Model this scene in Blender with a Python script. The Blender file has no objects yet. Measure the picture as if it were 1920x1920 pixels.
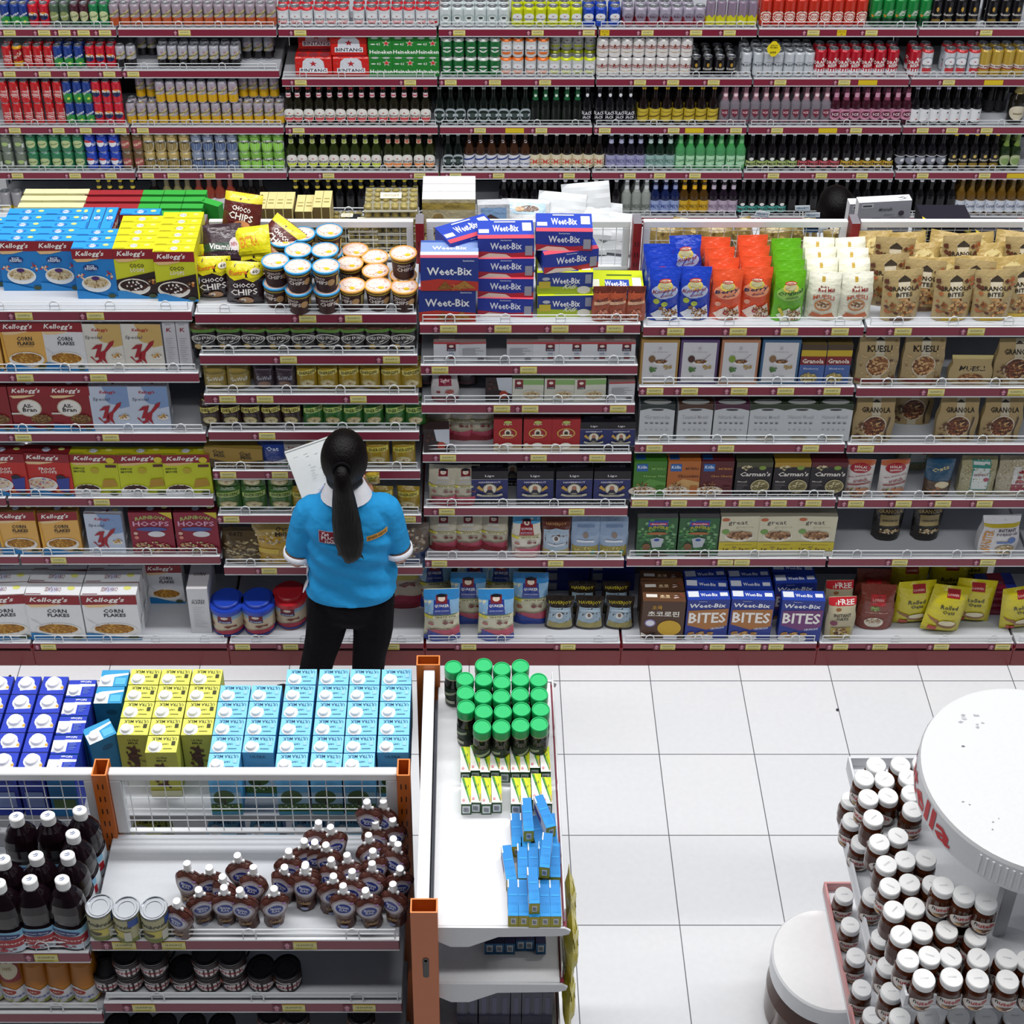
import bpy, math, random
from mathutils import Vector, Matrix, noise
from mathutils.geometry import tessellate_polygon
PI = math.pi
R = random.Random(11)
C = bpy.context.scene.collection
# ---------------------------------------------------------------- the viewpoint: a mezzanine looking down over the aisles
F_, CX, CY, TH, CH = 3023.1, 886.1, 466.7, math.radians(33.178), 5.489
ct, st = math.cos(TH), math.sin(TH)

def at_z(px, py, z):
    b = (py - CY) / F_
    zc = (CH - z) / (st + b * ct)
    return (px - CX) / F_ * zc, zc * (ct - b * st)

def z_at(py, y):
    b = (py - CY) / F_
    return CH - y / (ct - b * st) * (st + b * ct)

def x_at(px, y, z):
    return (px - CX) / F_ * (y * ct + (CH - z) * st)

# ---------------------------------------------------------------- colour and materials
def lin(h):
    if not isinstance(h, str):
        return h
    h = h.lstrip('#')
    o = []
    for i in (0, 2, 4):
        c = int(h[i:i + 2], 16) / 255
        o.append(c / 12.92 if c <= .04045 else ((c + .055) / 1.055) ** 2.4)
    return tuple(o)

MATS = {}
def new_mat(key, rough=.5, metal=0., coat=0., bump=0., bscale=40., spec=.5, vary=.04, col=None, trans=0., sheen=0., stretch=None, alpha=1.):
    m = bpy.data.materials.new(key)
    m.use_nodes = True
    nt = m.node_tree
    N, L = nt.nodes, nt.links
    b = N['Principled BSDF']
    b.inputs['Roughness'].default_value = rough
    b.inputs['Metallic'].default_value = metal
    b.inputs['Coat Weight'].default_value = coat
    b.inputs['Coat Roughness'].default_value = .08
    b.inputs['Specular IOR Level'].default_value = spec
    b.inputs['Transmission Weight'].default_value = trans
    b.inputs['Sheen Weight'].default_value = sheen
    b.inputs['Alpha'].default_value = alpha
    tc = N.new('ShaderNodeTexCoord')
    nz = N.new('ShaderNodeTexNoise')
    nz.inputs['Scale'].default_value = bscale
    nz.inputs['Detail'].default_value = 3
    if stretch:
        mp = N.new('ShaderNodeMapping')
        mp.inputs['Scale'].default_value = stretch
        L.new(tc.outputs['Object'], mp.inputs[0])
        L.new(mp.outputs[0], nz.inputs['Vector'])
    else:
        L.new(tc.outputs['Object'], nz.inputs['Vector'])
    hsv = N.new('ShaderNodeHueSaturation')
    mr = N.new('ShaderNodeMapRange')
    mr.inputs['To Min'].default_value = 1 - vary
    mr.inputs['To Max'].default_value = 1 + vary
    L.new(nz.outputs['Fac'], mr.inputs['Value'])
    L.new(mr.outputs[0], hsv.inputs['Value'])
    if col is None:
        a = N.new('ShaderNodeAttribute')
        a.attribute_name = 'Col'
        L.new(a.outputs['Color'], hsv.inputs['Color'])
    else:
        hsv.inputs['Color'].default_value = (*lin(col), 1)
    L.new(hsv.outputs[0], b.inputs['Base Color'])
    if bump:
        bp = N.new('ShaderNodeBump')
        bp.inputs['Strength'].default_value = bump
        bp.inputs['Distance'].default_value = .03 if key == 'shirt' else .01
        L.new(nz.outputs['Fac'], bp.inputs['Height'])
        L.new(bp.outputs[0], b.inputs['Normal'])
    MATS[key] = m
    return m

new_mat('card', .5, spec=.35)
new_mat('film', .27, bump=.55, bscale=34, spec=.6)
new_mat('plastic', .35)
new_mat('gloss', .1, coat=.0, spec=.4)
new_mat('metal', .28, metal=.9)
new_mat('canpaint', .25, metal=.15, spec=.6)
new_mat('paint', .38, bump=.02, bscale=90)
new_mat('wire', .3, col='#d9dde0')
new_mat('skin', .5, col='#b98063', bump=.05, bscale=80)
new_mat('shirt', .85, col='#2796d6', bump=1., bscale=7, spec=.2, vary=.04)
new_mat('trim_cloth', .85, col='#e4e6ee', bump=.2, bscale=50)
new_mat('trousers', .9, col='#0b090e', bump=.6, bscale=14, vary=.2, spec=.1)
new_mat('hair', .42, col='#070406', bump=.35, bscale=8, stretch=(22, 22, 1.5), vary=.3, spec=.16)
new_mat('clear', .05, trans=1., col='#f4f8fa', spec=.5)
new_mat('shoe', .5, col='#16151a')

# ---------------------------------------------------------------- mesh builder
class MB:
    def __init__(s):
        s.v, s.f, s.c, s.m, s.s = [], [], [], [], []

    def add(s, pts, faces, col, mat, smooth=False):
        o = len(s.v)
        s.v += [tuple(p) for p in pts]
        col = lin(col)
        for f in faces:
            s.f.append([i + o for i in f]); s.c.append(col); s.m.append(mat); s.s.append(smooth)

    def quad(s, a, b, c, d, col, mat='card'):
        s.add([a, b, c, d], [(0, 1, 2, 3)], col, mat)

    def box(s, x0, y0, z0, x1, y1, z1, col, mat='card', ch=0., cols=None):
        """box with chamfered edges; cols overrides the colour of faces f(ront) k(back) l r t b"""
        cols = cols or {}
        g = lambda k: cols.get(k, col)
        if ch <= 0:
            p = [(x0, y0, z0), (x1, y0, z0), (x1, y1, z0), (x0, y1, z0), (x0, y0, z1), (x1, y0, z1), (x1, y1, z1), (x0, y1, z1)]
            for k, f in (('f', (0, 1, 5, 4)), ('r', (1, 2, 6, 5)), ('k', (2, 3, 7, 6)), ('l', (3, 0, 4, 7)), ('t', (4, 5, 6, 7)), ('b', (3, 2, 1, 0))):
                s.add([p[i] for i in f], [(0, 1, 2, 3)], g(k), mat)
            return
        X, Y, Z = (x0, x1), (y0, y1), (z0, z1)
        P = {}
        pts = []
        for i in (0, 1):
            for j in (0, 1):
                for k in (0, 1):
                    sx, sy, sz = (1 - 2 * i) * ch, (1 - 2 * j) * ch, (1 - 2 * k) * ch
                    for a, q in (('x', (X[i], Y[j] + sy, Z[k] + sz)), ('y', (X[i] + sx, Y[j], Z[k] + sz)), ('z', (X[i] + sx, Y[j] + sy, Z[k]))):
                        P[a, i, j, k] = len(pts); pts.append(q)
        o = len(s.v)
        s.v += pts
        def fc(idx, c):
            s.f.append([P[q] + o for q in idx]); s.c.append(lin(c)); s.m.append(mat); s.s.append(False)
        for i, k in ((0, 'l'), (1, 'r')):
            fc([('x', i, 0, 0), ('x', i, 1, 0), ('x', i, 1, 1), ('x', i, 0, 1)], g(k))
        for j, k in ((0, 'f'), (1, 'k')):
            fc([('y', 0, j, 0), ('y', 1, j, 0), ('y', 1, j, 1), ('y', 0, j, 1)], g(k))
        for k_, k in ((0, 'b'), (1, 't')):
            fc([('z', 0, 0, k_), ('z', 1, 0, k_), ('z', 1, 1, k_), ('z', 0, 1, k_)], g(k))
        for a in (0, 1):
            for b in (0, 1):
                fc([('x', a, b, 0), ('x', a, b, 1), ('y', a, b, 1), ('y', a, b, 0)], g('f' if b == 0 else 'k'))
                fc([('x', a, 0, b), ('x', a, 1, b), ('z', a, 1, b), ('z', a, 0, b)], g('t' if b else 'b'))
                fc([('y', 0, a, b), ('y', 1, a, b), ('z', 1, a, b), ('z', 0, a, b)], g('t' if b else 'b'))
        for i in (0, 1):
            for j in (0, 1):
                for k in (0, 1):
                    fc([('x', i, j, k), ('y', i, j, k), ('z', i, j, k)], g('t' if k else 'b'))

    def lathe(s, prof, n=14, mat='plastic', cx=0, cy=0, smooth=True, square=0.):
        """prof: (radius, z, colour[, material]); a colour runs from its ring to the next. square>0 makes the section a rounded square"""
        def ring(r, z):
            out = []
            for i in range(n):
                a = 2 * PI * (i + .5) / n
                k = 1.
                if square:
                    ca, sa = abs(math.cos(a)), abs(math.sin(a))
                    k = 1 / (ca ** 4 + sa ** 4) ** .25
                    k = 1 + (k - 1) * square
                out.append((cx + r * k * math.cos(a), cy + r * k * math.sin(a), z))
            return out
        for q, w in zip(prof, prof[1:]):
            mt = q[3] if len(q) > 3 else mat
            o = ring(q[0], q[1]) + ring(w[0], w[1])
            s.add(o, [(i, (i + 1) % n, n + (i + 1) % n, n + i) for i in range(n)], q[2], mt, smooth)
        for q in (prof[0], prof[-1]):
            if q[0] > 1e-4:
                s.add(ring(q[0], q[1]), [tuple(range(n))], q[2], q[3] if len(q) > 3 else mat)

    def tube(s, pts, r, n=5, col='#d9dde0', mat='wire'):
        pts = [Vector(p) for p in pts]
        rings = []
        for i, p in enumerate(pts):
            t = (pts[min(i + 1, len(pts) - 1)] - pts[max(i - 1, 0)]).normalized()
            a = t.cross(Vector((0, 0, 1)))
            if a.length < .1:
                a = t.cross(Vector((1, 0, 0)))
            a.normalize(); b = t.cross(a)
            rings.append([p + a * r * math.cos(2 * PI * k / n) + b * r * math.sin(2 * PI * k / n) for k in range(n)])
        vs = [q for rg in rings for q in rg]
        fs = [(i * n + k, i * n + (k + 1) % n, (i + 1) * n + (k + 1) % n, (i + 1) * n + k) for i in range(len(pts) - 1) for k in range(n)]
        fs += [tuple(range(n)), tuple(range(len(vs) - n, len(vs)))]
        s.add(vs, fs, col, mat, False)

    def loft(s, rings, col, mat, smooth=True, cap=True):
        n = len(rings[0])
        vs = [q for rg in rings for q in rg]
        fs = [(i * n + k, i * n + (k + 1) % n, (i + 1) * n + (k + 1) % n, (i + 1) * n + k) for i in range(len(rings) - 1) for k in range(n)]
        if cap:
            fs += [tuple(range(n)), tuple(range(len(vs) - n, len(vs)))]
        s.add(vs, fs, col, mat, smooth)

    def mesh(s, name):
        me = bpy.data.meshes.new(name)
        me.from_pydata(s.v, [], s.f)
        keys = []
        for k in s.m:
            if k not in keys:
                keys.append(k)
        for k in keys:
            me.materials.append(MATS[k])
        ix = {k: i for i, k in enumerate(keys)}
        me.polygons.foreach_set('material_index', [ix[k] for k in s.m])
        me.polygons.foreach_set('use_smooth', s.s)
        ca = me.color_attributes.new('Col', 'FLOAT_COLOR', 'CORNER')
        buf = []
        for f, c in zip(s.f, s.c):
            buf += [c[0], c[1], c[2], 1.] * len(f)
        ca.data.foreach_set('color', buf)
        me.update()
        return me

def link(name, data, parent=None, loc=(0, 0, 0), rot=(0, 0, 0)):
    o = bpy.data.objects.new(name, data)
    C.objects.link(o)
    o.location = loc
    o.rotation_euler = rot
    if parent:
        o.parent = parent
    return o

def tag(o, label=None, cat=None, group=None, kind=None):
    if label: o['label'] = label
    if cat: o['category'] = cat
    if group: o['group'] = group
    if kind: o['kind'] = kind
    return o

# ---------------------------------------------------------------- printed artwork: flat ink shapes laid on a panel of the package
GL = {}
def glyphs(txt, bold):
    k = (txt, bold)
    if k not in GL:
        cu = bpy.data.curves.new('print', 'FONT')
        cu.body = txt
        cu.offset = .022 if bold else .004
        cu.resolution_u = 1
        ob = bpy.data.objects.new('print', cu)
        me = ob.to_mesh()
        vs = [(v.co.x, v.co.y) for v in me.vertices]
        fs = [tuple(p.vertices) for p in me.polygons]
        ob.to_mesh_clear()
        bpy.data.objects.remove(ob); bpy.data.curves.remove(cu)
        if not vs:
            vs, fs = [(0, 0), (1, 0), (1, 1)], []
        x0, x1 = min(v[0] for v in vs), max(v[0] for v in vs)
        y0, y1 = min(v[1] for v in vs), max(v[1] for v in vs)
        GL[k] = [((v[0] - x0) / (x1 - x0 + 1e-6) - .5, (v[1] - y0) / (y1 - y0 + 1e-6) - .5) for v in vs], fs
    return GL[k]

def art(mb, items, P, mat='card', su=1, sv=1, lift=.00035):
    """items in panel units 0..1: r(ect) e(llipse) p(olygon) t(ext) s(pecks). P(u, v, l) gives the point on the package."""
    for n, it in enumerate(items):
        l = lift * (n + 1)
        k = it[0]
        if k == 'r':
            _, x0, y0, x1, y1, col = it
            a, b = max(1, math.ceil((x1 - x0) * su)), max(1, math.ceil((y1 - y0) * sv))
            vs = [P(x0 + (x1 - x0) * i / a, y0 + (y1 - y0) * j / b, l) for j in range(b + 1) for i in range(a + 1)]
            mb.add(vs, [(j * (a + 1) + i, j * (a + 1) + i + 1, (j + 1) * (a + 1) + i + 1, (j + 1) * (a + 1) + i) for j in range(b) for i in range(a)], col, mat, su > 1)
        elif k == 'e':
            _, cx, cy, rx, ry, col = it
            a = 10
            b = max(1, math.ceil(2 * ry * sv))
            vs = []
            for i in range(a + 1):
                t = -math.cos(PI * i / a)
                h = math.sqrt(max(0, 1 - t * t))
                for j in range(b + 1):
                    vs.append(P(cx + rx * t, cy + ry * h * (2 * j / b - 1), l))
            mb.add(vs, [(i * (b + 1) + j, (i + 1) * (b + 1) + j, (i + 1) * (b + 1) + j + 1, i * (b + 1) + j + 1) for i in range(a) for j in range(b)], col, mat, su > 1)
        elif k == 'p':
            _, pts, col = it
            cells = [pts]
            for ax, s_ in ((0, su), (1, sv)):
                nx = []
                for q0 in cells:
                    us = [p[ax] for p in q0]
                    lo, hi = min(us), max(us)
                    m = max(1, math.ceil((hi - lo) * s_)) if s_ > 1 else 1
                    for i in range(m):
                        q = q0
                        for lim, sg in ((lo + (hi - lo) * i / m, 1), (lo + (hi - lo) * (i + 1) / m, -1)) if m > 1 else ():
                            o = []
                            for p0, p1 in zip(q, q[1:] + q[:1]):
                                i0, i1 = (p0[ax] - lim) * sg >= -1e-9, (p1[ax] - lim) * sg >= -1e-9
                                if i0: o.append(p0)
                                if i0 != i1:
                                    t = (lim - p0[ax]) / (p1[ax] - p0[ax]); o.append((p0[0] + t * (p1[0] - p0[0]), p0[1] + t * (p1[1] - p0[1])))
                            q = o
                        if len(q) > 2: nx.append(q)
                cells = nx
            for q in cells:
                tris = tessellate_polygon([[Vector((x, y, 0)) for x, y in q]])
                mb.add([P(x, y, l) for x, y in q], tris, col, mat)
        elif k == 't':
            _, txt, cx, cy, w, h, col = it[:7]
            op = it[7] if len(it) > 7 else {}
            vs, fs = glyphs(txt, op.get('b', 1))
            a = math.radians(op.get('rot', 0)); sh = op.get('sh', 0); asp = op.get('asp', 1.); arc = op.get('arc', 0)
            out = []
            for x, y in vs:
                x2 = (x + sh * y * h / max(w, 1e-6)) * w; y2 = y * h + arc * (.25 - x * x) * 4 * h
                xr = x2 * math.cos(a) - y2 * math.sin(a) / asp; yr = x2 * math.sin(a) * asp + y2 * math.cos(a)
                out.append(P(cx + xr, cy + yr, l))
            mb.add(out, fs, col, mat)
        elif k == 's':
            _, cx, cy, rx, ry, m, cols, sz = it
            q = random.Random(int(cx * 977 + cy * 331 + m))
            for i in range(m):
                a, r = q.uniform(0, 2 * PI), math.sqrt(q.random())
                x, y = cx + rx * r * math.cos(a), cy + ry * r * math.sin(a)
                b = q.uniform(0, PI); w, h = sz * q.uniform(.6, 1.2), sz * q.uniform(.4, .8)
                pts = [(x + w * math.cos(b + t), y + h * math.sin(b + t)) for t in (0, 1.4, 2.9, 4.4)]
                mb.add([P(min(1, max(0, u)), min(1, max(0, v)), l + .00001 * i) for u, v in pts], [(0, 1, 2, 3)], q.choice(cols), mat)

FLAKES = ['#a9741f', '#c48f34', '#8b5a1c', '#d8ac58']
CHOCO = ['#2c1512', '#47241a', '#1d0f10', '#5b3426']
OATS = ['#cdbb95', '#b29a6c', '#e0d4b4', '#93744a']
NUTS = ['#8d5a2e', '#5a3220', '#b88a55', '#6e3f22', '#c7a16c']
def bowl(cx, cy, rx, ry, cols=FLAKES, n=46, rim='#efece6', sz=.035):
    return [('e', cx, cy, rx, ry, rim), ('e', cx, cy + ry * .18, rx * .86, ry * .66, cols[0]), ('s', cx, cy + ry * .2, rx * .8, ry * .66, n, cols, sz)]
def star(cx, cy, r, col, asp=1.):
    return ('p', [(cx + (r if i % 2 == 0 else r * .42) * math.sin(i * PI / 5), cy + (r if i % 2 == 0 else r * .42) * asp * math.cos(i * PI / 5)) for i in range(10)], col)
def lines(x0, x1, y0, y1, n, col, th=.008):
    q = random.Random(int(x0 * 99 + y1 * 77 + n))
    return [('r', x0, y0 + (y1 - y0) * i / max(1, n - 1), x0 + (x1 - x0) * q.uniform(.55, 1), y0 + (y1 - y0) * i / max(1, n - 1) + th, col) for i in range(n)]
def barcode(x0, y0, x1, y1):
    o = [('r', x0, y0, x1, y1, '#e9eef2')]
    w = x1 - x0; h = y1 - y0
    for i in range(7):
        o.append(('r', x0 + w * (.15 + .1 * i), y0 + h * .22, x0 + w * (.15 + .1 * i + (.05 if i % 2 else .07)), y0 + h * .82, '#5a6270'))
    return o

# ---------------------------------------------------------------- package kinds
class Kind:
    def __init__(s, name, cat, w, d, h, root=None, parts=()):
        s.name, s.cat, s.w, s.d, s.h, s.root, s.parts = name, cat, w, d, h, root, parts

LABELS = {}
def put(K, x, y, z, label, group=None, rz=0., rx=0., ry=0., sc=1., lean=None):
    o = link(K.name, K.root, None, (x, y, z), (rx, ry, rz))
    if sc != 1.: o.scale = (sc, sc, sc) if not isinstance(sc, tuple) else sc
    for nm, me, lb in K.parts:
        c = link(nm, me, o)
        if lb: c['label'] = lb
    tag(o, label, K.cat, group)
    LABELS[label] = LABELS.get(label, 0) + 1
    return o

ORD = 'first second third fourth fifth sixth seventh eighth ninth tenth eleventh twelfth thirteenth fourteenth fifteenth sixteenth seventeenth eighteenth nineteenth twentieth'.split()
def onum(i, n):
    if n == 1: return ''
    if n > 2 and i == n - 1: return ', last from left'
    return ', ' + ORD[i] + ' from left'

def carton(name, cat, w, d, h, front=(), top=(), side=(), col='#ffffff', ch=.0012, mat='card', cols=None, lside=None):
    mb = MB()
    mb.box(-w / 2, -d / 2, 0, w / 2, d / 2, h, col, mat, ch, cols)
    art(mb, front, lambda u, v, l: ((u - .5) * w, -d / 2 - l, v * h), mat)
    art(mb, top, lambda u, v, l: ((u - .5) * w, (v - .5) * d, h + l), mat)
    art(mb, side, lambda u, v, l: (w / 2 + l, (u - .5) * d, v * h), mat)
    if lside is None: lside = side
    art(mb, lside, lambda u, v, l: (-w / 2 - l, (.5 - u) * d, v * h), mat)
    return Kind(name, cat, w, d, h, mb.mesh(name))

def cylmap(rf, z0, z1, span):
    s = math.radians(span)
    def P(u, v, l):
        z = z0 + (z1 - z0) * v
        r = rf(z) + l + .0007
        a = -PI / 2 + (u - .5) * s
        return (r * math.cos(a), r * math.sin(a), z)
    return P

def can(name, r, h, col, items=(), band=None, lid='#c9cdd2', mat='canpaint', n=16, cat='can', low=None):
    """aluminium can: necked top, rolled rim, recessed lid with a tab"""
    mb = MB()
    m = h * (low[0] if low else .5)
    lc = low[1] if low else col
    prof = [(r * .78, 0, '#b9bdc2', 'metal'), (r * .97, .006, lc), (r, .012, lc), (r, m, col), (r, h - .018, band or col), (r * .97, h - .012, band or col), (r * .80, h - .003, lid, 'metal'), (r * .80, h, lid, 'metal'), (r * .73, h, lid, 'metal'), (r * .71, h - .004, lid, 'metal'), (.0001, h - .004, lid, 'metal')]
    mb.lathe(prof, n, mat)
    mb.box(-.006, -.011, h - .0035, .006, .008, h - .002, '#e4e6e8', 'metal')
    art(mb, items, cylmap(lambda z: r, .012, h - .016, 170), mat, 12, 1)
    return Kind(name, cat, 2 * r, 2 * r, h, mb.mesh(name))

def interp(prof, z):
    for a, b in zip(prof, prof[1:]):
        if a[1] <= z <= b[1] and b[1] > a[1]:
            return a[0] + (b[0] - a[0]) * (z - a[1]) / (b[1] - a[1])
    return prof[-1][0]

def bottle(name, r, h, glass, label=(), neck=(), cap='#c9c9cc', n=12, lz=(.08, .45), nz=(.72, .84), foil=None, mat='gloss', cat='bottle'):
    mb = MB()
    p = [(r * .9, 0), (r, .008), (r, h * .48), (r * .93, h * .55), (r * .6, h * .65), (r * .44, h * .72), (r * .4, h * .93)]
    prof = [(a, z, glass) for a, z in p]
    if foil:
        prof[5] = (p[5][0], p[5][1], foil)
        prof[4] = (p[4][0], p[4][1], foil)
    prof += [(r * .47, h * .935, cap, 'metal'), (r * .48, h * .98, cap, 'metal'), (r * .42, h, cap, 'metal'), (.0001, h, cap, 'metal')]
    mb.lathe(prof, n, mat)
    rf = lambda z: interp([(a, z_) for a, z_ in p], z)
    art(mb, label, cylmap(rf, lz[0] * h, lz[1] * h, 165), 'card', 10, 3)
    art(mb, neck, cylmap(rf, nz[0] * h, nz[1] * h, 170), 'card', 10, 1)
    return Kind(name, cat, 2 * r, 2 * r, h, mb.mesh(name))

def bag(name, w, d, h, col, items=(), kind='gusset', seed=1, crinkle=.003, lean=0., top=None, mat='film', nu=8, nv=10, cat='bag', neck=0., back=None, cut=False):
    """film bag. gusset: boxy foot, flat sealed top. pillow: sealed on every side. standup: round foot, flat top"""
    def dep(u, v):
        e = abs(2 * u - 1)
        if kind == 'pillow':
            return d / 2 * (1 - e ** 2.6) ** .6 * max(0, 1 - abs(2 * v - 1) ** 3) ** .7
        if kind == 'standup':
            return d / 2 * math.sqrt(max(0, 1 - e ** 2.2)) * (1 - v ** 2.2) ** .8 + .001
        fl = 1 - max(0, (v - .62) / .38) ** 1.5
        return d / 2 * max(.03, fl) * (1 - .5 * e ** 4)
    def wid(v):
        k = 1.
        if kind == 'gusset': k = 1 + .035 * math.sin(v * 7 + seed) - .03 * v - .06 * math.exp(-((v - .72) / .12) ** 2)
        if kind == 'standup': k = 1 + .07 * v
        if neck: k *= 1 - neck * math.exp(-((v - .42) / .16) ** 2)
        return w * k
    def P(u, v, l, sgn=-1):
        u, v = min(1, max(0, u)), min(1, max(0, v))
        x = (u - .5) * wid(v)
        nz = noise.noise(Vector((u * 3.1 + seed * 7, v * 4.3, seed * 3.7 + (0 if sgn < 0 else 9)))) + .5 * noise.noise(Vector((u * 8 + seed, v * 9, seed)))
        edge = min(1, 4 * dep(u, v) / d + .25)
        y = sgn * (dep(u, v) + l + crinkle * nz * edge) + lean * v * v
        return (x, y, v * h)
    mb = MB()
    col = lin(col)
    for j in range(nv):
        v0, v1 = j / nv, (j + 1) / nv
        c = lin(top) if top and v0 >= .86 else col
        for sgn in (-1, 1):
            vs = [P(i / nu, v, 0, sgn) for v in (v0, v1) for i in range(nu + 1)]
            mb.add(vs, [(i, i + 1, nu + 2 + i, nu + 1 + i) for i in range(nu)], (lin(back) if back and sgn > 0 else c), mat, True)
        for u in (0, 1):
            a = [P(u, v0, 0, -1), P(u, v0, 0, 1), P(u, v1, 0, 1), P(u, v1, 0, -1)]
            mb.add(a, [(0, 1, 2, 3)], c, mat, True)
    for v in (0, 1):
        vs = [P(i / nu, v, 0, -1) for i in range(nu + 1)] + [P(i / nu, v, 0, 1) for i in range(nu, -1, -1)]
        mb.add(vs, [tuple(range(len(vs)))], col, mat)
    if cut:                                     # zig-zag sealed strip
        for i in range(14):
            u = i / 14
            a, b, c_ = P(u, 1, 0, -1), P(u + 1 / 14, 1, 0, -1), P(u + .5 / 14, 1, 0, -1)
            mb.add([a, b, (c_[0], c_[1], c_[2] + .005)], [(0, 1, 2)], col, mat)
    art(mb, items, P, mat, 9, 9, lift=.0005)
    return Kind(name, cat, w, d, h, mb.mesh(name))

def lathed(name, cat, r, h, parts, root_i=0, n=20):
    """parts: (part name, [profile], square, artwork, (z0, z1, span), material)"""
    out = []
    for nm, prof, sq, items, mp, mat in parts:
        mb = MB()
        mb.lathe(prof, n, mat, square=sq)
        if items:
            rf = lambda z, prof=prof: interp(prof, z) * (1.02 if sq else 1.)
            if sq:
                s = mp[2]
                def Pm(u, v, l, prof=prof, mp=mp):
                    z = mp[0] + (mp[1] - mp[0]) * v
                    a = -PI / 2 + (u - .5) * math.radians(mp[2])
                    ca, sa = abs(math.cos(a)), abs(math.sin(a))
                    k = 1 + (1 / (ca ** 4 + sa ** 4) ** .25 - 1) * sq
                    r_ = interp(prof, z) * k + l + .0008
                    return (r_ * math.cos(a), r_ * math.sin(a), z)
                art(mb, items, Pm, 'card', 20, 3)
            else:
                art(mb, items, cylmap(rf, *mp), 'card', 14, 3)
        out.append((nm, mb.mesh(nm)))
    root = out[root_i][1]
    return Kind(name, cat, 2 * r, 2 * r, h, root, [(a, m, None) for i, (a, m) in enumerate(out) if i != root_i])
# ---------------------------------------------------------------- kinds: drinks on the back aisle
T = lambda *a: ('t',) + a
KD = {}
SR, SH = .0268, .137      # slim can
FR, FH = .033, .117       # standard can
TR, TH_ = .033, .168      # half-litre can
def bint(c1, c2=None):    # white oval badge with a star
    return [('e', .5, .5, .3, .3, '#e9ecf0'), star(.5, .6, .07, '#b0202c', .7), T('BINTANG', .5, .4, .52, .12, '#23252e'), ('r', .26, .14, .74, .3, c1)]
def schw(c):
    return [('r', 0, .0, 1, .42, c), ('p', [(.1, .34), (.9, .72), (.9, .86), (.1, .5)], '#d9cf96'), T('Schweppes', .5, .63, .8, .17, '#54451c', {'rot': 22, 'asp': .6}), ('e', .55, .82, .1, .05, '#b58a92')]
KD['sprite'] = can('soda_can', SR, SH, '#1f3e8c', [('e', .5, .3, .4, .22, '#2f8f45'), T('Sprite', .5, .55, .7, .2, '#e8eef2', {'rot': 20}), ('e', .6, .2, .1, .08, '#c9d94a')], low=(.45, '#1d7a3c'))
KD['fanta'] = can('soda_can', SR, SH, '#c71f33', [('e', .5, .5, .34, .2, '#f1efe9'), ('e', .5, .42, .3, .12, '#1d2a5c'), T('FANTA', .5, .5, .62, .17, '#20243c', {'rot': 6}), ('e', .52, .68, .16, .05, '#e8882a')])
KD['grape'] = can('soda_can', SR, SH, '#4d6350', [('e', .5, .5, .33, .25, '#8e9a62'), T('Green', .5, .5, .6, .14, '#dfe6d0', {'rot': 12})])
KD['guava'] = can('soda_can', SR, SH, '#4b2430', [('e', .5, .5, .33, .28, '#c3c59a'), T('Green', .5, .5, .6, .14, '#5b6a42', {'rot': 12})], low=(.3, '#31583c'))
KD['lime'] = can('soda_can', SR, SH, '#1f7c4a', [('e', .5, .5, .33, .28, '#c9d6a2'), T('Green', .5, .5, .6, .14, '#3f6a3c', {'rot': 12})])
KD['cola'] = can('soda_can', SR, SH, '#c22025', [T('Coca-Cola', .45, .45, .95, .34, '#f2ecea', {'rot': 78, 'asp': .42, 'sh': .3}), ('r', .78, .1, .82, .85, '#e8e2e0')], band='#c22025')
KD['colagold'] = can('soda_can', SR, SH, '#a81d22', [('r', 0, 0, 1, .3, '#d9a521'), T('Coca-Cola', .5, .62, .8, .24, '#f0e4cf', {'rot': 25, 'sh': .3})], band='#d9a521')
KD['schorange'] = can('soda_can', SR, SH, '#a699a6', schw('#b8552d'), lid='#d5d7da')
KD['schblack'] = can('soda_can', SR, SH, '#b3b3be', schw('#1c1a1e'))
KD['schyellow'] = can('soda_can', SR, SH, '#aaa2ae', schw('#d0a410'))
KD['pepsi'] = can('soda_can', FR, FH, '#1a3fae', [('e', .4, .55, .26, .24, '#e8ecf2'), ('p', [(.16, .58), (.64, .64), (.6, .74), (.4, .79), (.2, .72)], '#c9252f'), T('pepsi', .8, .45, .5, .22, '#dfe6f4', {'rot': 90, 'asp': .45})])
KD['clearlime'] = can('soda_can', FR, FH, '#6f7a6d', [('e', .5, .5, .2, .14, '#a8c07a'), ('r', .7, .2, .85, .5, '#cfd6d0')])
KD['greentea'] = can('soda_can', FR, FH, '#2f7a55', [('e', .5, .5, .3, .28, '#b9c890'), T('Green', .5, .5, .5, .14, '#48703f', {'rot': 12})])
KD['rootbeer'] = can('soda_can', FR, FH, '#6a5233', [('e', .5, .5, .3, .3, '#a04a48'), T('A&W', .5, .5, .5, .2, '#e6ccb0', {'rot': 20})])
def pol(c):
    return [('e', .55, .42, .4, .36, '#dfe2e4'), ('e', .5, .36, .36, .32, c), T('Polaris', .5, .66, .8, .22, '#15171c', {'rot': -6})]
KD['polgold'] = can('soda_can', FR, FH, '#b9a468', pol('#8e7a40'))
KD['polblue'] = can('soda_can', FR, FH, '#8591a8', pol('#4d638c'))
KD['polgreen'] = can('soda_can', FR, FH, '#79ae4a', pol('#8fd04a'))
KD['bint_w'] = can('beer_can', FR, FH, '#d9dde2', bint('#c62f33'), band='#cc2a35')
KD['bint_y'] = can('beer_can', FR, FH, '#c9d21f', bint('#d9e021'))
KD['bint_b'] = can('beer_can', FR, FH, '#1f45b5', bint('#2d5ac8'))
KD['bint_o'] = can('beer_can', FR, FH, '#cfd2d4', bint('#e0712e'), band='#ee7a2c')
KD['bint_l'] = can('beer_can', FR, FH, '#cfd2d4', bint('#c5cf3e'), band='#cdd81e')
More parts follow.
